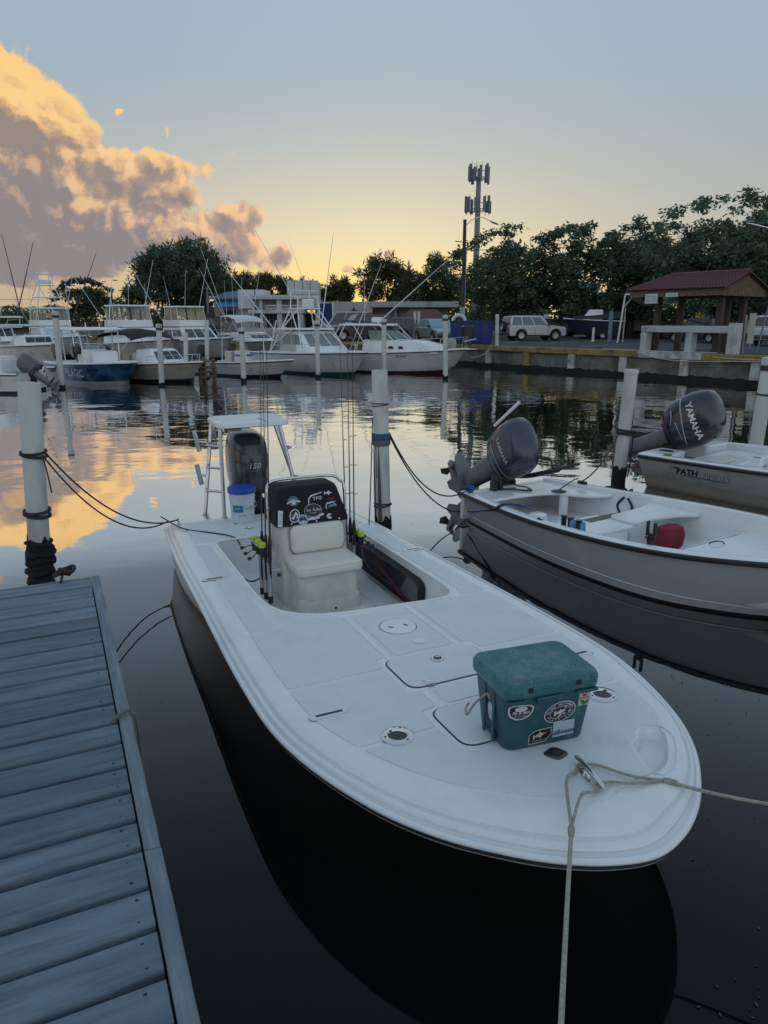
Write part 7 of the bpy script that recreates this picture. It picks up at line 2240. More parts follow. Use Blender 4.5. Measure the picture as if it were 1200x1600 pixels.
# low blue roofed house
bh = thing('blue_roof_house', 'small house with blue roof and blue awning beside the round tree', 'house', WY(350, 510, 70)); bh.location.z = LAND_Z - .1
def bp2(name, px0, px1, py0, py1, mat, dep, off=0.0): m = MB(); c, s = B(px0, px1, py0, py1, 70, dep, off); m.box(rel(c, bh), s); return obj(name, m, mat, bh)
bp2('wall', 334, 374, 466, 516, pm('beige wall', (.36, .33, .29), .85), 3)
m = MB(); a = rel(WY(328, 466, 70), bh); b = rel(WY(374, 458, 70), bh); e = rel(WY(374, 466, 70), bh)
m.add([(a[0], -.6, a[2]), (e[0], -.6, e[2] + .05), (b[0], 2, b[2] + .3), (a[0] + 1.2, 2, b[2] + .2), (a[0], -.6, a[2] - .12), (e[0], -.6, e[2] - .08)], [(0, 1, 2, 3), (0, 4, 5, 1)]); obj('roof', m, pm('slate blue roof', (.10, .15, .24), .6), bh, norm=False)
m = MB(); a = rel(WY(336, 480, 69), bh); b = rel(WY(372, 472, 69), bh)
m.add([(a[0], -1.4, a[2]), (b[0], -1.4, a[2] + .05), (b[0], -.1, b[2] + .2), (a[0], -.1, b[2] + .15)], [(0, 1, 2, 3)]); obj('awning', m, pm('blue awning', (.05, .16, .40), .7), bh, norm=False)
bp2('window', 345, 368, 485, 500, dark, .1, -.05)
# low warehouse with marlin relief
wh = thing('warehouse', 'long low grey warehouse with a marlin relief on its wall', 'warehouse', WY(600, 520, 78)); wh.location.z = LAND_Z - .1
def wp(name, px0, px1, py0, py1, mat, dep, off=0.0): m = MB(); c, s = B(px0, px1, py0, py1, 78, dep, off); m.box(rel(c, wh), s); return obj(name, m, mat, wh)
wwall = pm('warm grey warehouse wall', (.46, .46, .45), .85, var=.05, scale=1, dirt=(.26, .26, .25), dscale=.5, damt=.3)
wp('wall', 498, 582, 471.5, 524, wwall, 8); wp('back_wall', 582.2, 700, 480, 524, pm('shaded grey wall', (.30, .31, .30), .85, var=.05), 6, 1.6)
wp('parapet', 580, 716, 471, 480, wwall, 8, -.2)
for x in (617, 660): wp('pilaster', x, x + 3, 480.2, 524, bgrey2, .4, 1.1)
c = WY(556, 489.5, 77.9); m = MB()
V = [(-.5, 0), (-.3, .1), (-.18, .14), (-.1, .36), (-.02, .16), (.15, .13), (.3, .08), (.36, .26), (.43, .06), (.52, -.12), (.38, -.03), (.32, -.22), (.26, -.06), (.1, -.14), (-.1, -.14), (-.3, -.06)]
m.prism([(a * 2.2, b * 2.0) for a, b in V], 0, .08, 0, Matrix.Translation((c.x - wh.location.x, -.01, c.z - wh.location.z)) @ Matrix.Rotation(R(90), 4, 'X')); obj('marlin_relief', m, pm('dark bronze relief', (.06, .055, .06), .5, var=.3), wh)
# brown roofed hut with slat wall
ht = thing('slat_hut', 'low hut with brown hipped roof and vertical timber slats', 'hut', WY(660, 522, 68)); ht.location.z = LAND_Z - .05
z0, z1 = WY(660, 499, 68).z - ht.location.z, WY(660, 483, 68).z - ht.location.z
wd = px_w(624, 700, 68)
m = MB(); m.add([(-wd * .5, -.5, z0), (wd * .5, -.5, z0), (wd * .5, 4, z0), (-wd * .5, 4, z0), (-wd * .22, 1.6, z1), (wd * .3, 1.6, z1)], [(0, 1, 5, 4), (1, 2, 5), (2, 3, 4, 5), (3, 0, 4), (3, 2, 1, 0)]); obj('roof', m, pm('brown tile roof', (.13, .055, .045), .8, var=.25, scale=4), ht)
for k in range(22):
    m = MB(); x = -wd * .44 + k * wd * .88 / 21; m.box((x, 0, z0 / 2), (wd * .028, .06, z0)); obj('slat', m, tim, ht)
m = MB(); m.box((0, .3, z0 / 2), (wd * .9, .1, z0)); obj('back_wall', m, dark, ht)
for (px, y0) in ((648, 488), (654, 488)):
    t = thing('post', ['pale square post in front of the slat hut nearest the warehouse', 'pale square post in front of the slat hut nearest the lamp pole'][px == 654], 'post', WY(px, 520, 60), 0, 'pale posts before the slat hut'); t.location.z = LAND_Z
    h_ = WY(px, y0, 60).z - LAND_Z; m = MB(); m.box((0, 0, h_ / 2), (.22, .22, h_)); obj('shaft', m, bgrey2, t, bevel=.02); m = MB(); m.box((0, 0, h_ + .03), (.28, .28, .06)); obj('cap', m, bgrey2, t, bevel=.01)

# cell tower
tw_ = thing('cell_tower', 'tall grey monopole cell tower with two rings of antenna panels', 'cell tower', WY(741, 500, 112)); tw_.location.z = LAND_Z
hT = WY(741, 277, 112).z - LAND_Z
mpole = pm('galvanised pole', (.22, .23, .25), .5, .3)
m = MB(); m.lathe([(.55, 0), (.42, hT * .6), (.34, hT)], 12); obj('pole', m, mpole, tw_)
rr = random.Random(2)
ant = pm('grey antenna panel', (.16, .17, .19), .5)
for lvl, (py, rad, n, hh) in enumerate(((272, 1.35, 9, 2.2), (322, 1.7, 10, 2.0))):
    z = WY(741, py, 112).z - LAND_Z
    m = MB(); m.tube([(rad * math.cos(a), rad * math.sin(a), z - .6) for a in [2 * PI * k / 12 for k in range(12)]], .07, 5, closed=True)
    for k in range(3): a = k * 2.1; m.tube([(0, 0, z - .6), (rad * math.cos(a), rad * math.sin(a), z - .6)], .06, 5); m.tube([(0, 0, z + .5), (rad * math.cos(a), rad * math.sin(a), z + .4)], .05, 5)
    obj('mount_ring', m, mpole, tw_)
    for k in range(n):
        a = 2 * PI * k / n + rr.uniform(-.12, .12); h_ = hh * rr.uniform(.75, 1.1)
        m = MB(); m.box((rad * math.cos(a) * 1.06, rad * math.sin(a) * 1.06, z + rr.uniform(-.2, .25)), (.28, .34, h_), 0, None, a); obj('antenna_panel', m, ant, tw_)
        m = MB(); m.tube([(rad * math.cos(a + .15), rad * math.sin(a + .15), z - 1.2), (rad * math.cos(a + .15), rad * math.sin(a + .15), z + 1.4)], .035, 4); obj('whip', m, ant, tw_)
# wooden pole with street lamp
lp_ = thing('street_lamp', 'dark wooden pole with a long curved lamp arm in front of the cell tower', 'street lamp', WY(722, 508, 58)); lp_.location.z = LAND_Z
hL = WY(722, 343, 58).z - LAND_Z
m = MB(); m.lathe([(.15, 0), (.14, hL * .5), (.13, hL)], 10); obj('pole', m, pm('dark timber pole', (.055, .05, .045), .8, var=.3), lp_)
az_ = hL - .35; ex = px_w(722, 764, 58)
m = MB(); m.tube(catmull([(.1, -.05, az_ - .05), (ex * .3, -.05, az_ + .38), (ex * .6, -.05, az_ + .5), (ex * .9, -.05, az_ + .2)], 4), .035, 6); obj('arm', m, alum, lp_)
m = MB(); m.loft([[(ex * .88 + x, -.05 + y * w, az_ + .2 - x * .35 + z) for y, z in ((-1, -.04), (1, -.04), (.7, .06), (-.7, .06))] for x, w in ((0, .06), (.15, .14), (.45, .15), (.62, .08))]); obj('lamp_head', m, mpole, lp_, bevel=.01)
m = MB(); m.box((.0, -.22, WY(722, 488, 58).z - LAND_Z), (.34, .25, .75)); obj('meter_box', m, pm('pale blue box', (.30, .42, .48), .6), lp_, bevel=.03)
m = MB(); m.tube([(-.18, 0, hL - 1.6), (-.7, 0, hL - 1.55)], .04, 5); obj('bracket', m, mpole, lp_)
m = MB(); m.tube([(.16, -.1, .5), (.16, -.1, hL - 2)], .045, 5); obj('conduit', m, mpole, lp_)
o = obj('power_line', MB().tube(sag(Vector(lp_.location) + Vector((0, 0, hL - 2.2)), Vector((45, 75, 12.8)), .8, 16), .025, 4), blackp); tag(o, 'thin black power line strung from the lamp pole over the trees', 'cable')
for (lb, px, py, Y) in (('thin dark utility pole beside the feathery tree', 179, 449, 95), ('thin utility pole at the side of the big round tree', 327, 446, 72), ('thin white pole in the gap near the round tree trunk', 327, 446, 71)):
    if px == 327 and Y == 71: continue
    t = thing('utility_pole', lb, 'utility pole', WY(px, 510, Y)); t.location.z = LAND_Z; h_ = WY(px, py, Y).z - LAND_Z
    m = MB(); m.lathe([(.14, 0), (.12, h_)], 8); obj('pole', m, blackp if px == 179 else mpole, t); m = MB(); m.box((0, 0, h_ - .3), (.7, .1, .1)); obj('cross_arm', m, mpole, t)
st_ = thing('stadium_light', 'bank of floodlights on a mast showing through the leafy trees', 'floodlight', WY(963, 520, 78)); st_.location.z = LAND_Z
h_ = WY(963, 388, 78).z - LAND_Z
m = MB(); m.lathe([(.16, 0), (.12, h_)], 8); obj('mast', m, mpole, st_)
for i, (x, z) in enumerate(((-.5, .3), (.1, .35), (.65, .3), (-.2, -.35), (.5, -.3))): m = MB(); m.box((x, -.2, h_ + z), (.5, .25, .42)); obj('floodlight', m, dark, st_, bevel=.04)
sl = thing('street_lamp', 'grey lamp on a long arm reaching in over the tallest tree at the edge', 'street lamp', WY(1240, 530, 50)); sl.location.z = LAND_Z
m = MB(); hh = WY(1240, 372, 50).z - LAND_Z; m.lathe([(.12, 0), (.09, hh)], 8); obj('pole', m, mpole, sl)
q0, q1 = rel(WY(1238, 365, 50), sl), rel(WY(1163, 347, 50), sl)
m = MB(); m.tube([q0, q1], [.06, .04], 6); m.tube([(q0[0], q0[1], q0[2] - .5), tuple(Vector(q0).lerp(Vector(q1), .5))], .03, 5); obj('arm', m, alum, sl)
m = MB(); m.box((q1[0] + .25, q1[1], q1[2] + .03), (.7, .3, .12)); obj('lamp_head', m, mpole, sl, bevel=.04)

# ---------------------------------------------------------------- vehicles
tyre_m = pm('tyre rubber', (.018, .018, .019), .8, var=.2); rim_m = pm('alloy wheel', (.5, .51, .52), .3, .8)


def wheel(parent, x, y, r, w, s):
    X = Matrix.Translation((x, y, r)) @ Matrix.Rotation(R(-90) * s, 4, 'X')
    m = MB(); m.lathe([(r * .62, -w / 2), (r * .92, -w / 2), (r, -w * .3), (r, w * .3), (r * .92, w / 2), (r * .62, w / 2), (r * .60, w * .3), (r * .6, -w * .3)], 20, 0, X); t = obj('wheel', m, tyre_m, parent, sharp=50)
    m = MB(); m.lathe([(.02, w * .34), (r * .2, w * .36), (r * .22, w * .28), (r * .56, w * .30), (r * .62, w * .44), (r * .62, -w * .2)], 20, 0, X, caps=False)
    for k in range(6):
        a = k * PI / 3; m.box((0, 0, 0), (r * .10, r * .44, .02), 0, X @ Matrix.Rotation(a, 4, 'Z') @ Matrix.Translation((0, r * .38, w * .36)))
    obj('rim', m, rim_m, t)
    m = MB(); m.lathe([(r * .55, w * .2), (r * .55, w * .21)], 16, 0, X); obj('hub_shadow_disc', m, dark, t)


def car(label, loc, rz, L_=4.4, Wd=1.75, H_=1.75, body=None, kind='suv', spare=False, plate=False, group=None, glass=None, cat='car', detail=True):
    root = thing('parked_car', label, cat, loc, rz, group)
    r = .37 if kind == 'suv' else .32
    bm_ = body
    if kind == 'suv': prof = [(-L_ / 2, .45), (-L_ / 2 - .02, .95), (-L_ / 2 + .06, 1.02), (L_ * .12, 1.05), (L_ * .20, 1.08), (L_ / 2 - .18, .96), (L_ / 2 - .02, .86), (L_ / 2, .45)]
    else: prof = [(-L_ / 2, .35), (-L_ / 2, .85), (-L_ / 2 + .3, .95), (L_ * .12, .95), (L_ * .22, .95), (L_ / 2 - .2, .78), (L_ / 2, .68), (L_ / 2, .35)]
    zb = prof[0][1] - .12
    n = len(prof)
    ar = []
    lower = [(L_ / 2 - .05, zb)]
    for xc in (L_ * .31, -L_ * .29):
        ar_ = [(xc + (r + .07) * math.cos(a), r + (r + .07) * math.sin(a)) for a in [PI * k / 8 for k in range(9)]]
        lower += [(xc + r + .07, zb)] + [(x, max(z, zb)) for x, z in ar_] + [(xc - r - .07, zb)]
    lower += [(-L_ / 2 + .05, zb)]
    side = prof + lower
    m = MB()
    ys = ((-Wd / 2, .985), (-Wd / 2 + .0, 1.0), (Wd / 2, 1.0))
    N_ = len(side)
    m.prism([(x, z) for x, z in side], -Wd / 2, Wd / 2, 0, Matrix.Rotation(R(90), 4, 'X'))
    b = obj('body', m, bm_, root, bevel=.05, seg=3)
    ht_ = H_
    zg = prof[3][1] - .03
    if kind == 'suv': gp = [(-L_ / 2 + .04, zg), (-L_ / 2 + .16, ht_ - .05), (-L_ / 2 + .5, ht_), (L_ * .02, ht_), (L_ * .06, ht_ - .03), (L_ * .21, zg)]
    else: gp = [(-L_ * .36, zg), (-L_ * .22, ht_ - .03), (-L_ * .1, ht_), (L_ * .05, ht_), (L_ * .10, ht_ - .02), (L_ * .26, zg)]
    m = MB(); w0, w1 = Wd / 2 - .02, Wd / 2 - .16
    def yy(z): return w0 + (w1 - w0) * (z - zg) / (ht_ - zg)
    m.add([(x, -yy(z), z) for x, z in gp] + [(x, yy(z), z) for x, z in gp], [tuple(range(len(gp))), tuple(range(len(gp), 2 * len(gp)))[::-1]] + [(i, i + len(gp), (i + 1) % len(gp) + len(gp), (i + 1) % len(gp)) for i in range(len(gp))]); gh_ = obj('cabin', m, bm_, root, bevel=.03)
    gm = glass or glassd
    def sgl(x0, x1, xt0, xt1, s, z0_=.06, z1_=.10):
        za, zc = zg + z0_, ht_ - z1_
        return [(x0, s * (yy(za) + .008), za), (x1, s * (yy(za) + .008), za), (xt1, s * (yy(zc) + .008), zc), (xt0, s * (yy(zc) + .008), zc)]
    xr0, xr1 = gp[0][0] + .1, gp[1][0] + .1; xf0, xf1 = gp[-1][0] - .18, gp[-2][0] - .05
    div = [0, .30, .64, 1.0]
    for s in (-1, 1):
        for a, c_ in zip(div[:-1], div[1:]):
            f0, f1 = xr0 + (xf0 - xr0) * a + .04, xr0 + (xf0 - xr0) * c_ - .04; t0, t1 = xr1 + (xf1 - xr1) * a + .04, xr1 + (xf1 - xr1) * c_ - .04
            m = MB(); m.add(sgl(f0, f1, t0, t1, s), [(0, 1, 2, 3)]); obj('side_window', m, gm, gh_, norm=False)
        if detail:
            for a in (.30, .64, 1.0):
                x = xr0 + (xf0 - xr0) * a + .06; m = MB(); m.box((x, s * (Wd / 2 + .001), (zb + zg) / 2 + .06), (.014, .006, zg - zb - .12)); obj('door_gap', m, dark, b)
            for a in (.36, .70): m = MB(); m.box((xr0 + (xf0 - xr0) * a, s * (Wd / 2 + .012), zg - .14), (.16, .025, .03)); obj('door_handle', m, bm_, b)
            m = MB(); m.box((xf0 + .02, s * (Wd / 2 + .09), zg + .08), (.12, .18, .14)); obj('mirror', m, blackp, b, bevel=.03)
            m = MB(); m.box((0, s * (Wd / 2 + .004), zb + .05), (L_ * .40, .03, .07)); obj('sill', m, dark, b)
    for (xa, xb, nm) in ((gp[-1][0], gp[-2][0], 'windscreen'), (gp[0][0], gp[1][0], 'rear_window')):
        dx = .012 if nm == 'windscreen' else -.012
        za, zc = zg + .07, ht_ - .10
        ta, tb_ = (za - zg) / (gp[1][1] - zg), (zc - zg) / (gp[1][1] - zg)
        m = MB(); m.add([(xa + (xb - xa) * ta + dx, -yy(za) + .09, za), (xa + (xb - xa) * ta + dx, yy(za) - .09, za), (xa + (xb - xa) * tb_ + dx, yy(zc) - .09, zc), (xa + (xb - xa) * tb_ + dx, -yy(zc) + .09, zc)], [(0, 1, 2, 3)]); obj(nm, m, gm, gh_, norm=False)
    for s in (-1, 1):
        m = MB(); m.box((L_ / 2 - .02, s * (Wd / 2 - .24), prof[-1][1] + .3), (.08, .34, .16)); obj('headlight', m, pm('headlight lens', (.5, .52, .54), .1), root, bevel=.03)
        m = MB(); m.box((-L_ / 2 - .005, s * (Wd / 2 - .10), zg - .22), (.06, .16, .30)); obj('tail_light', m, pm('red tail light', (.25, .012, .015), .2), root, bevel=.02)
        for x in (L_ * .31, -L_ * .29): wheel(root, x, s * (Wd / 2 - .11), r, .24, s)
    for x in (-L_ / 2 - .04, L_ / 2 + .0): m = MB(); m.box((x, 0, zb + .18), (.14, Wd - .06, .2)); obj('bumper', m, pm('dark bumper', (.06, .062, .065), .6), root, bevel=.05)
    if plate: m = MB(); m.box((-L_ / 2 - .05, 0, zg - .32), (.03, .34, .17)); obj('number_plate', m, pm('number plate', (.55, .56, .56), .5), root)
    if spare:
        wheel_r = r
        X = Matrix.Translation((-L_ / 2 - .14, -.05, .98)) @ Matrix.Rotation(R(-90), 4, 'Y')
        m = MB(); m.lathe([(.1, -.12), (wheel_r * .92, -.12), (wheel_r, -.06), (wheel_r, .06), (wheel_r * .92, .12), (wheel_r * .6, .12), (wheel_r * .55, .06), (.02, .05)], 20, 0, X); sp_ = obj('spare_wheel', m, tyre_m, root, sharp=50)
        m = MB(); m.lathe([(.02, .10), (.08, .11), (wheel_r * .55, .08), (wheel_r * .6, .124)], 16, 0, X, caps=False); obj('rim', m, rim_m, sp_)
    if kind == 'suv' and detail:
        for s in (-1, 1): m = MB(); m.tube([(-L_ * .36, s * (w1 - .08), ht_ + .06), (-L_ * .02, s * (w1 - .08), ht_ + .06)], .02, 5); m.box((-L_ * .34, s * (w1 - .08), ht_ + .03), (.05, .03, .06)); m.box((-L_ * .04, s * (w1 - .08), ht_ + .03), (.05, .03, .06)); obj('roof_rail', m, blackp, gh_)
    return root


silver = pm('silver car paint', (.52, .52, .51), .3, .35, var=.04, coat=.4)
g_ = W(832, 532, LAND_Z)
car('silver off-roader with spare wheel on its tailgate parked by the seawall', (g_.x, g_.y, LAND_Z), R(14), 4.35, 1.75, 1.72, silver, 'suv', spare=True, glass=pm('blue grey car glass', (.10, .13, .17), .05, spec=.8))
g_ = W(1205, 541, LAND_Z)
car('white crossover car behind the pavilion post with dark roof rails', (g_.x + 1.2, g_.y + 1.2, LAND_Z), R(42), 4.5, 1.85, 1.68, pm('white car paint', (.62, .64, .66), .25, var=.03, coat=.4), 'suv', plate=True)
CG = 'cars parked behind the moored boats'
car('dark brown off-roader behind the tower boat and cabin boat', (WY(560, 520, 52).x, 52, LAND_Z), R(200), 4.5, 1.8, 1.8, pm('dark brown car paint', (.05, .04, .04), .3, coat=.4), 'suv', group=CG)
car('grey brown pickup-like off-roader half hidden by the cabin boat top', (WY(600, 520, 54).x, 54, LAND_Z), R(185), 4.6, 1.8, 1.65, pm('taupe car paint', (.12, .11, .10), .3, coat=.4), 'suv', group=CG)
car('pale blue van nearest the dark blue canvas screen', (WY(533, 520, 56).x, 56.5, LAND_Z), R(172), 4.6, 1.85, 2.05, pm('pale blue van paint', (.30, .40, .48), .3, coat=.3), 'suv', group=CG, detail=False)
car('silver blue car with a bright sloping windscreen beside the lamp pole', (WY(682, 520, 50).x, 50.5, LAND_Z), R(-70), 4.4, 1.78, 1.5, pm('silver blue car paint', (.28, .33, .36), .3, .3, coat=.4), 'sedan', group=CG, glass=pm('sky glare glass', (.22, .32, .34), .04, spec=.9))  # sky glare put into the pale glass colour
car('black car in the shade behind the pavilion bench', (WY(1100, 525, 47).x, 47.5, LAND_Z), R(120), 4.3, 1.78, 1.55, pm('black car paint', (.014, .014, .016), .25, coat=.5), 'sedan', detail=False)
car('dark car parked by the round bush and the canvas top boat', (WY(305, 520, 58).x, 58, LAND_Z), R(190), 4.3, 1.78, 1.6, pm('dark slate car paint', (.04, .045, .05), .3, coat=.4), 'suv', group=CG, detail=False)
# dumpster, bin, life ring
dp = thing('dumpster', 'dark blue steel dumpster at the end of the seawall', 'dumpster', W(737, 538, LAND_Z), R(-3))
w_ = px_w(708, 766, 49) ; m = MB(); m.loft([[(a, b, z) for a, b in ((-w_ / 2 * s, 0), (w_ / 2 * s, 0), (w_ / 2 * s, 1.5), (-w_ / 2 * s, 1.5))] for z, s in ((.05, .94), (1.32, 1.0))]); dblue = pm('dark blue dumpster paint', (.012, .035, .16), .55, var=.15, dirt=(.05, .05, .06), damt=.3); obj('bin_body', m, dblue, dp)
for k in range(5): m = MB(); m.box((-w_ * .42 + k * w_ * .21, -.03, .68), (.07, .07, 1.2)); obj('rib', m, dblue, dp)
m = MB(); m.box((0, .0, 1.34), (w_ * 1.02, .10, .08)); m.box((0, 1.5, 1.34), (w_ * 1.02, .10, .08)); obj('rim_bar', m, dblue, dp)
wb = thing('wheelie_bin', 'black waste bin in front of the blue dumpster', 'bin', W(730, 540, LAND_Z))
m = MB(); m.loft([[(a, b, z) for a, b in rrect(0, 0, .62 * s, .6 * s, .06, 3)] for z, s in ((.05, .8), (1.0, 1.0))]); obj('bin_body', m, blackp, wb); m = MB(); m.loft([[(a, b - .02, z) for a, b in rrect(0, 0, .68 * s, .68 * s, .06, 3)] for z, s in ((1.0, 1), (1.06, 1), (1.12, .8))]); obj('lid', m, blackp, wb)
lr = thing('life_ring', 'white life ring hung above the blue dumpster', 'life ring', WY(717, 503, 48.4))
m = MB(); m.tube([(.42 * math.cos(a), 0, .42 * math.sin(a)) for a in [2 * PI * k / 24 for k in range(24)]], .11, 8, closed=True); obj('ring', m, pm('white life ring', (.62, .62, .6), .5), lr)
m = MB(); m.tube([(0, .14, -.9), (0, .14, .1)], .04, 6); obj('hanger', m, alumw, lr)

# ---------------------------------------------------------------- tiled pavilion on the quay
pav0, pav1 = wall_at(985, 3.8) + .5, wall_at(1137, 3.8) - .4
pv = thing('pavilion', 'open quay pavilion with red tile roof and brown timber posts', 'pavilion', wpt((pav0 + pav1) / 2, -1.7, LAND_Z), math.atan2(WLD.y, WLD.x))
PL = (pav1 - pav0)
hl_ = PL / 2 + .5
ze, zr_ = 2.68, 3.38
dp_ = 1.9                                   # half depth of the roof; local -y faces the water? local y = left of the run
redt = pm('dull red roof tile', (.125, .045, .055), .75, var=.25, scale=5, dirt=(.10, .05, .05), dscale=2, damt=.35)
ridge_h = hl_ - 1.0
fr_ = [(-hl_, -dp_, ze), (hl_ - .1, -dp_, ze), (hl_ - .1, 0, zr_), (-ridge_h, 0, zr_)]
bk_ = [(hl_ - .1, dp_, ze), (-hl_, dp_, ze), (-ridge_h, 0, zr_), (hl_ - .1, 0, zr_)]
m = MB()
for q in (fr_, bk_): m.add([Vector(p) - Vector((0, 0, .06)) for p in q], [(0, 1, 2, 3)])
m.add([(-hl_, -dp_, ze - .06), (-ridge_h, 0, zr_ - .06), (-hl_, dp_, ze - .06)], [(0, 1, 2)])
obj('roof_deck', m, tim, pv, norm=False)
m = MB()
nt_ = 30; rows = 9
for q, sgn in ((fr_, 1), (bk_, 1)):
    a, b, c_, d_ = [Vector(p) for p in q]
    for j in range(rows):
        for i in range(nt_):
            v0, v1 = j / rows, (j + 1.12) / rows
            def pt(u, v): 
                lo_ = a.lerp(b, u); hi_ = d_.lerp(c_, u); return lo_.lerp(hi_, min(v, 1.0))
            u0, u1 = i / nt_, (i + 1) / nt_
            nrm = (b - a).cross(d_ - a).normalized()
            if nrm.z < 0: nrm = -nrm
            p = []
            for v, lift_ in ((v0, .045), (v1, .012)):
                for t, hgt in ((.06, .0), (.3, .05), (.5, .065), (.7, .05), (.94, .0)): p.append(pt(u0 + (u1 - u0) * t, v) + nrm * (hgt + lift_))
            m.add(p, [(k, k + 1, k + 6, k + 5) for k in range(4)] + [(0, 1, 2, 3, 4)])
# hip end
a, b, c_ = Vector((-hl_, dp_, ze)), Vector((-hl_, -dp_, ze)), Vector((-ridge_h, 0, zr_))
m.add([a + Vector((0, 0, .04)), b + Vector((0, 0, .04)), c_ + Vector((0, 0, .05))], [(0, 1, 2)])
o = obj('roof_tiles', m, redt, pv, norm=False); o['kind'] = 'stuff'
m = MB(); m.tube([(-ridge_h, 0, zr_ + .06), (hl_ - .1, 0, zr_ + .06)], .09, 8); m.tube([(-hl_, -dp_, ze + .06), (-ridge_h, 0, zr_ + .07)], .07, 6); obj('ridge_tiles', m, redt, pv)
m = MB(); m.box((0, -dp_ + .06, ze - .16), (hl_ * 2 - .2, .06, .22)); obj('fascia', m, tim, pv)
m = MB(); m.box((0, dp_ - .06, ze - .16), (hl_ * 2 - .2, .06, .22)); obj('fascia', m, tim, pv)
for k in range(12):                         # vertical boards closing the gable end
    y0 = -dp_ + .1 + k * (2 * dp_ - .2) / 12; y1 = y0 + (2 * dp_ - .2) / 12 - .015
    zt = lambda y: ze + (zr_ - ze) * (1 - abs(y) / dp_) - .08
    m = MB(); x = hl_ - .22; m.add([(x, y0, ze - .28), (x, y1, ze - .28), (x, y1, zt(y1)), (x, y0, zt(y0)), (x - .03, y0, ze - .28), (x - .03, y1, ze - .28), (x - .03, y1, zt(y1)), (x - .03, y0, zt(y0))], [(0, 1, 2, 3), (7, 6, 5, 4), (0, 4, 5, 1), (1, 5, 6, 2), (2, 6, 7, 3), (3, 7, 4, 0)]); obj('gable_board', m, tim, pv)
brown = pm('dark brown post', (.07, .05, .04), .7, var=.3)
for (x, y) in ((-hl_ + 1.0, -.9), (-hl_ + 1.0, 1.0), (hl_ - .75, -.9), (hl_ - .75, 1.0), (.9, 1.0)): m = MB(); m.box((x, y, (ze - .1) / 2), (.26, .26, ze - .1)); obj('post', m, brown, pv, bevel=.02)
signw = pm('white sign board', (.60, .64, .66), .5)
for (u, w__, h_, z) in ((-hl_ + 1.25, .62, .42, ze - .34), (-hl_ + 2.25, .58, .17, ze - .20)):
    m = MB(); m.box((u, -dp_ + .0, z), (w__, .03, h_)); sgn_ = obj('sign_board', m, signw, pv)
    m = MB()
    for k in range(3 if h_ > .3 else 1): m.box((u, -dp_ - .017, z + h_ * (.25 - .25 * k if h_ > .3 else 0)), (w__ * .75, .004, .03))
    obj('print_line', m, pm('grey print', (.25, .27, .3), .6), sgn_)
# concrete bench rail on the quay edge
br = thing('concrete_railing', 'pale concrete railing of three stout legs and one top beam before the pavilion', 'railing', wpt((pav0 + pav1) / 2, -.25, LAND_Z + .02), math.atan2(WLD.y, WLD.x))
paleb = pm('pale painted concrete', (.52, .54, .54), .8, var=.08, scale=3, dirt=(.22, .22, .21), dscale=1.5, damt=.4)
s0, s1, s2, s3 = [wall_at(px, 1.3) - (pav0 + pav1) / 2 for px in (1002, 1072, 1137, 1150)]
for s_, w__ in ((s0, .48), (s1, .48), (s2 + .05, .62)): m = MB(); m.box((s_, .05, .42 if s_ < s2 - .1 else .62), (.30, w__, .84 if s_ < s2 - .1 else 1.28)); obj('leg', m, paleb, br, bevel=.02)
m = MB(); m.box(((s0 + s2) / 2 - .1, 0.02, 1.0), (s2 - s0 + .15, .34, .30)); obj('top_beam', m, paleb, br, bevel=.03)
# thin posts, post by the water and slanted things
for (lb, px, y0, y1, Y, r_, mt) in (('grey steel post standing on the quay beside the pavilion railing', 1160, 492, 545, 31.5, .05, mpole), ('dark slanted steel pole in front of the white car', 1183, 455, 545, 32.5, .035, mpole),
                                    ('short white bollard on the verge by the kerb', 927, 512, 523, 50, .09, paintw), ('pale yellow thin post on the verge', 974, 480, 521, 48.5, .04, pm('straw post', (.5, .45, .3), .7)),
                                    ('weathered timber post with blue top on the verge', 953, 486, 521, 50, .14, pm('blue topped post', (.18, .28, .36), .7, dirt=(.2, .13, .08), damt=.6))):
    t = thing('post', lb, 'post', WY(px, y1, Y)); t.location.z = LAND_Z; h_ = WY(px, y0, Y).z - LAND_Z
    m = MB(); m.lathe([(r_, 0), (r_ * .95, h_ * .98), (r_ * .6, h_)], 10); obj('shaft', m, mt, t); m = MB(); m.lathe([(r_ * 1.5, 0), (r_ * 1.5, .06), (r_, .08)], 10); obj('foot', m, mt, t)
    if px == 1183: t.rotation_euler = (0, R(7), 0)
sg_ = thing('notice_board', 'narrow cream notice board standing on the quay in front of the white car', 'notice board', W(1170, 545, LAND_Z))
m = MB(); m.box((0, 0, 1.0), (.32, .06, 1.5)); obj('board', m, pm('cream panel', (.5, .48, .40), .6), sg_, bevel=.01); m = MB(); m.box((0, 0, .13), (.1, .1, .26)); obj('foot', m, mpole, sg_)
cn = thing('white_canopy', 'grey fabric awning on a white pole beside the pavilion', 'awning', WY(966, 521, 47)); cn.location.z = LAND_Z
h_ = WY(966, 460, 47).z - LAND_Z
m = MB(); m.tube([(0, 0, 0), (.25, 0, h_)], .06, 6); m.tube([(.25, 0, h_), (1.9, 0, h_ - .02)], .05, 6); m.tube([(.2, 0, h_ - .8), (.8, 0, h_ - .05)], .03, 5); obj('pole', m, paintw, cn)
m = MB(); m.loft([[(.3 + 1.7 * u, y, h_ - .05 - .55 * u + .1 * math.sin(u * 5)) for u in (0, .25, .5, .75, 1)] for y in (-.4, .5, 1.4)], closed=False, caps=False); obj('fabric', m, pm('grey awning cloth', (.28, .28, .29), .8), cn, norm=False)
bt = thing('wall_building', 'pale building with blue banner behind the white car', 'building', (WY(1180, 520, 60).x, 60, LAND_Z))
zt = WY(1180, 455, 60).z - LAND_Z
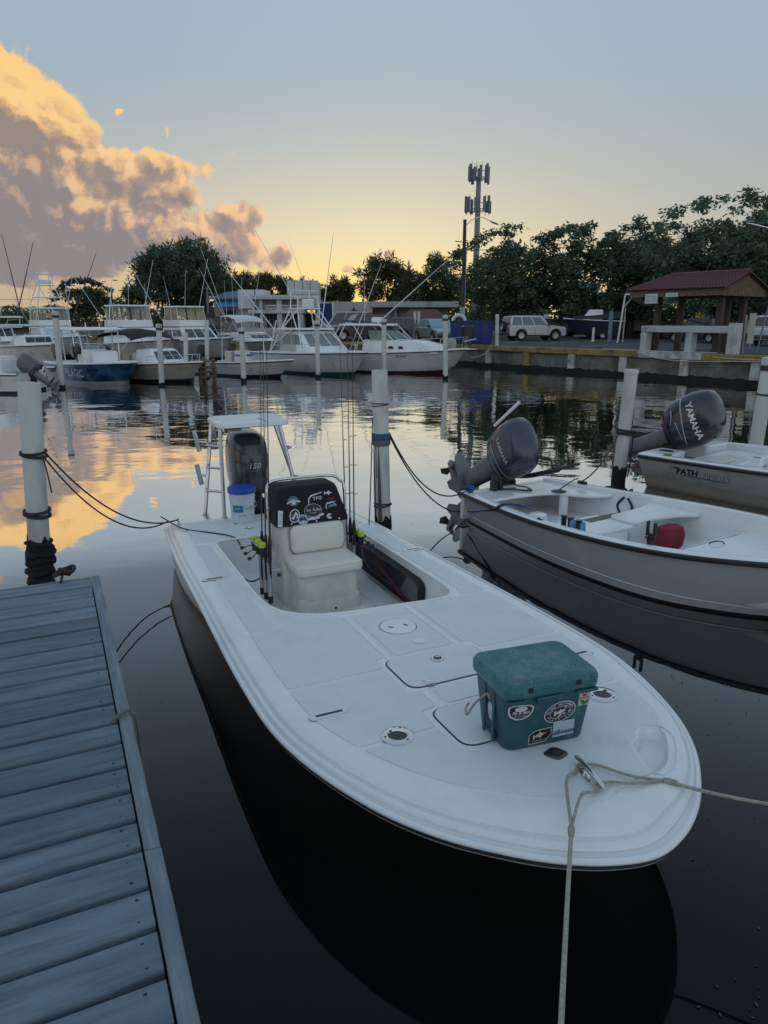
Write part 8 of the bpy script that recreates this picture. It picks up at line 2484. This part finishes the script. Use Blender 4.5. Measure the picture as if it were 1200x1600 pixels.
m = MB(); m.box((0.6, 1.5, zt / 2), (6.0, 3, zt)); obj('wall', m, bgrey2, bt)
for k in range(4): m = MB(); m.box((-1.7 + k * 1.0, -.03, zt * .42), (.45, .1, .5)); obj('window', m, dark, bt)
m = MB(); m.box((-.6, -.06, zt * .92), (3.0, .1, .9)); obj('banner', m, pm('blue patterned banner', (.12, .30, .48), .6, var=.6, scale=4), bt)

# boats on trailers and more hulls behind the car park
def yard_boat(label, px, py, Y, hd, L_, hm, top=True, cov=None):
    p = WY(px, py, Y)
    b, zf, fz, rg = far_boat('stored_boat', label, Vector((p.x, p.y, 0)), hd, L_, L_ * .34, 1.2, 1.0, hm, black_b, 'boats stored beyond the car park')
    b.location.z = LAND_Z + .35
    if top: ttop(b, L_ * .25, L_ * .6, L_ * .26, 2.5, fz)
    wheelhouse(b, L_ * .35, L_ * .72, L_ * .22, L_ * .18, 1.1, 1.8, .6, side=False)
    if cov:
        m = MB(); m.loft([[(x, y, 1.2 + .5 * (1 - (y / (L_ * .17)) ** 2) * (1 - (x / L_) ** 2)) for y in (-L_ * .17, -L_ * .08, 0, L_ * .08, L_ * .17)] for x in (.1, L_ * .3, L_ * .6, L_ * .85)], closed=False, caps=False); obj('cover', m, cov, b, norm=False)
    m = MB(); m.box((L_ * .4, 0, -.1), (L_ * .8, L_ * .2, .12)); obj('trailer', m, mpole, b)
    for s in (-1, 1): wheel(b, L_ * .35, s * L_ * .13, .3, .2, s); b.children[-1].location.z = -.35
yard_boat('stored white boat with hard top behind the silver off-roader', 862, 515, 66, R(-150), 6.5, hullw)
yard_boat('stored white cruiser nearest the dark tree trunk', 893, 515, 70, R(-100), 7.5, hullw)
yard_boat('dark blue covered boat on a trailer beside the dark tree trunk', 896, 527, 57, R(175), 4.6, pm('dark navy hull', (.02, .03, .05), .3), False, pm('dark grey boat cover', (.03, .034, .04), .8))
yard_boat('pale boat stored behind the slanted timber post', 942, 518, 64, R(-160), 6.0, hullw, False)
yard_boat('white boat stored under the trees behind the thin yellow post', 990, 518, 62, R(-170), 6.2, hullw)
yard_boat('small white boat stored under the trees behind the pavilion railing', 1075, 522, 58, R(170), 5.2, hullgrey, False)
yw = thing('white_shed', 'small white shed glimpsed behind the silver off-roader roof', 'shed', (WY(822, 515, 80).x, 80, LAND_Z))
m = MB(); m.box((0, 0, 1.5), (4, 3, 3)); obj('wall', m, bgrey2, yw); m = MB(); m.add([(-2.2, -1.7, 3), (2.2, -1.7, 3), (2.2, 1.7, 3), (-2.2, 1.7, 3), (-2.2, 0, 3.9), (2.2, 0, 3.9)], [(0, 1, 5, 4), (2, 3, 4, 5), (0, 4, 3), (1, 2, 5), (3, 2, 1, 0)]); obj('roof', m, bgrey, yw); m = MB(); m.box((-.8, -1.52, 1.6), (.9, .06, .8)); obj('window', m, dark, yw)
cr_ = thing('crane_jib', 'yellow machine arm standing behind the pavilion', 'crane', (WY(1095, 500, 52).x, 52, LAND_Z))
yel = pm('yellow machine paint', (.42, .28, .05), .6, var=.2)
m = MB(); m.box((-.9, 0, .7), (1.4, 1.0, .5)); m.box((-1.3, 0, 1.2), (.5, .7, .5)); cb_ = obj('machine_body', m, yel, cr_, bevel=.06); m = MB(); m.tube([(-.4, 0, .9), (.35, 0, 3.9)], .11, 6); m.tube([(-.1, .2, .9), (.6, .2, 3.4)], .07, 6); obj('arm', m, yel, cr_)
for s in (-1, 1):
    wheel(cr_, -1.3, s * .55, .38, .25, s); wheel(cr_, -.45, s * .55, .38, .25, s)
# hose along the seawall
wv = lambda px, o_, z: Vector(wpt(wall_at(px, z), o_, z))
rope('hose', 'pale hose sagging along the face of the seawall below the pavilion', [wv(1000, .22, 1.16), wv(1025, .24, .98), wv(1060, .24, .88), wv(1110, .24, .90), wv(1160, .24, .96), wv(1215, .24, 1.0)], .022, pm('pale hose', (.48, .48, .45), .6), n=5)
rope('pipe', 'thin white pipe laid along the top of the seawall cap', [wv(940, -.1, 1.26), wv(1000, -.05, 1.25), wv(1060, .02, 1.25), wv(1121, .05, 1.26), wv(1123, .2, 1.08), wv(1200, .2, 1.05)], .016, pm('white pipe', (.55, .55, .53), .5), n=3)
rope('mooring_line', 'pale mooring line from the bow of the cabin boat to the seawall', sag(WY(735, 558, 37.8), wv(768, .15, 1.0), .15, 8), .02, pm('pale rope', (.45, .43, .38), .8), RG, 2)

# ---------------------------------------------------------------- floating leaf litter
m = MB(); rl = random.Random(9)
for k in range(330):
    if k < 250: p = W(rl.uniform(700, 1200), rl.uniform(840, 1180), .004)
    elif k < 272: p = W(rl.uniform(1080, 1200), rl.uniform(1150, 1600), .004)
    elif k < 292: p = W(rl.uniform(150, 330), rl.uniform(900, 1300), .004)
    else: p = W(rl.uniform(600, 720), rl.uniform(780, 900), .004)
    s_ = rl.uniform(.004, .013); a = rl.uniform(0, PI)
    c_, s2_ = math.cos(a), math.sin(a)
    m.add([(p.x + (u * c_ - v * s2_) * s_, p.y + (u * s2_ + v * c_) * s_, .004 + rl.uniform(0, .003)) for u, v in ((-1, 0), (-.2, .45), (1, .05), (-.1, -.4))], [(0, 1, 2, 3)])
o = obj('floating_leaves', m, pm('pale floating leaf', (.06, .058, .048), .7, var=.3), norm=False); tag(o, 'tiny leaf flecks floating on the still water', None, kind='stuff')
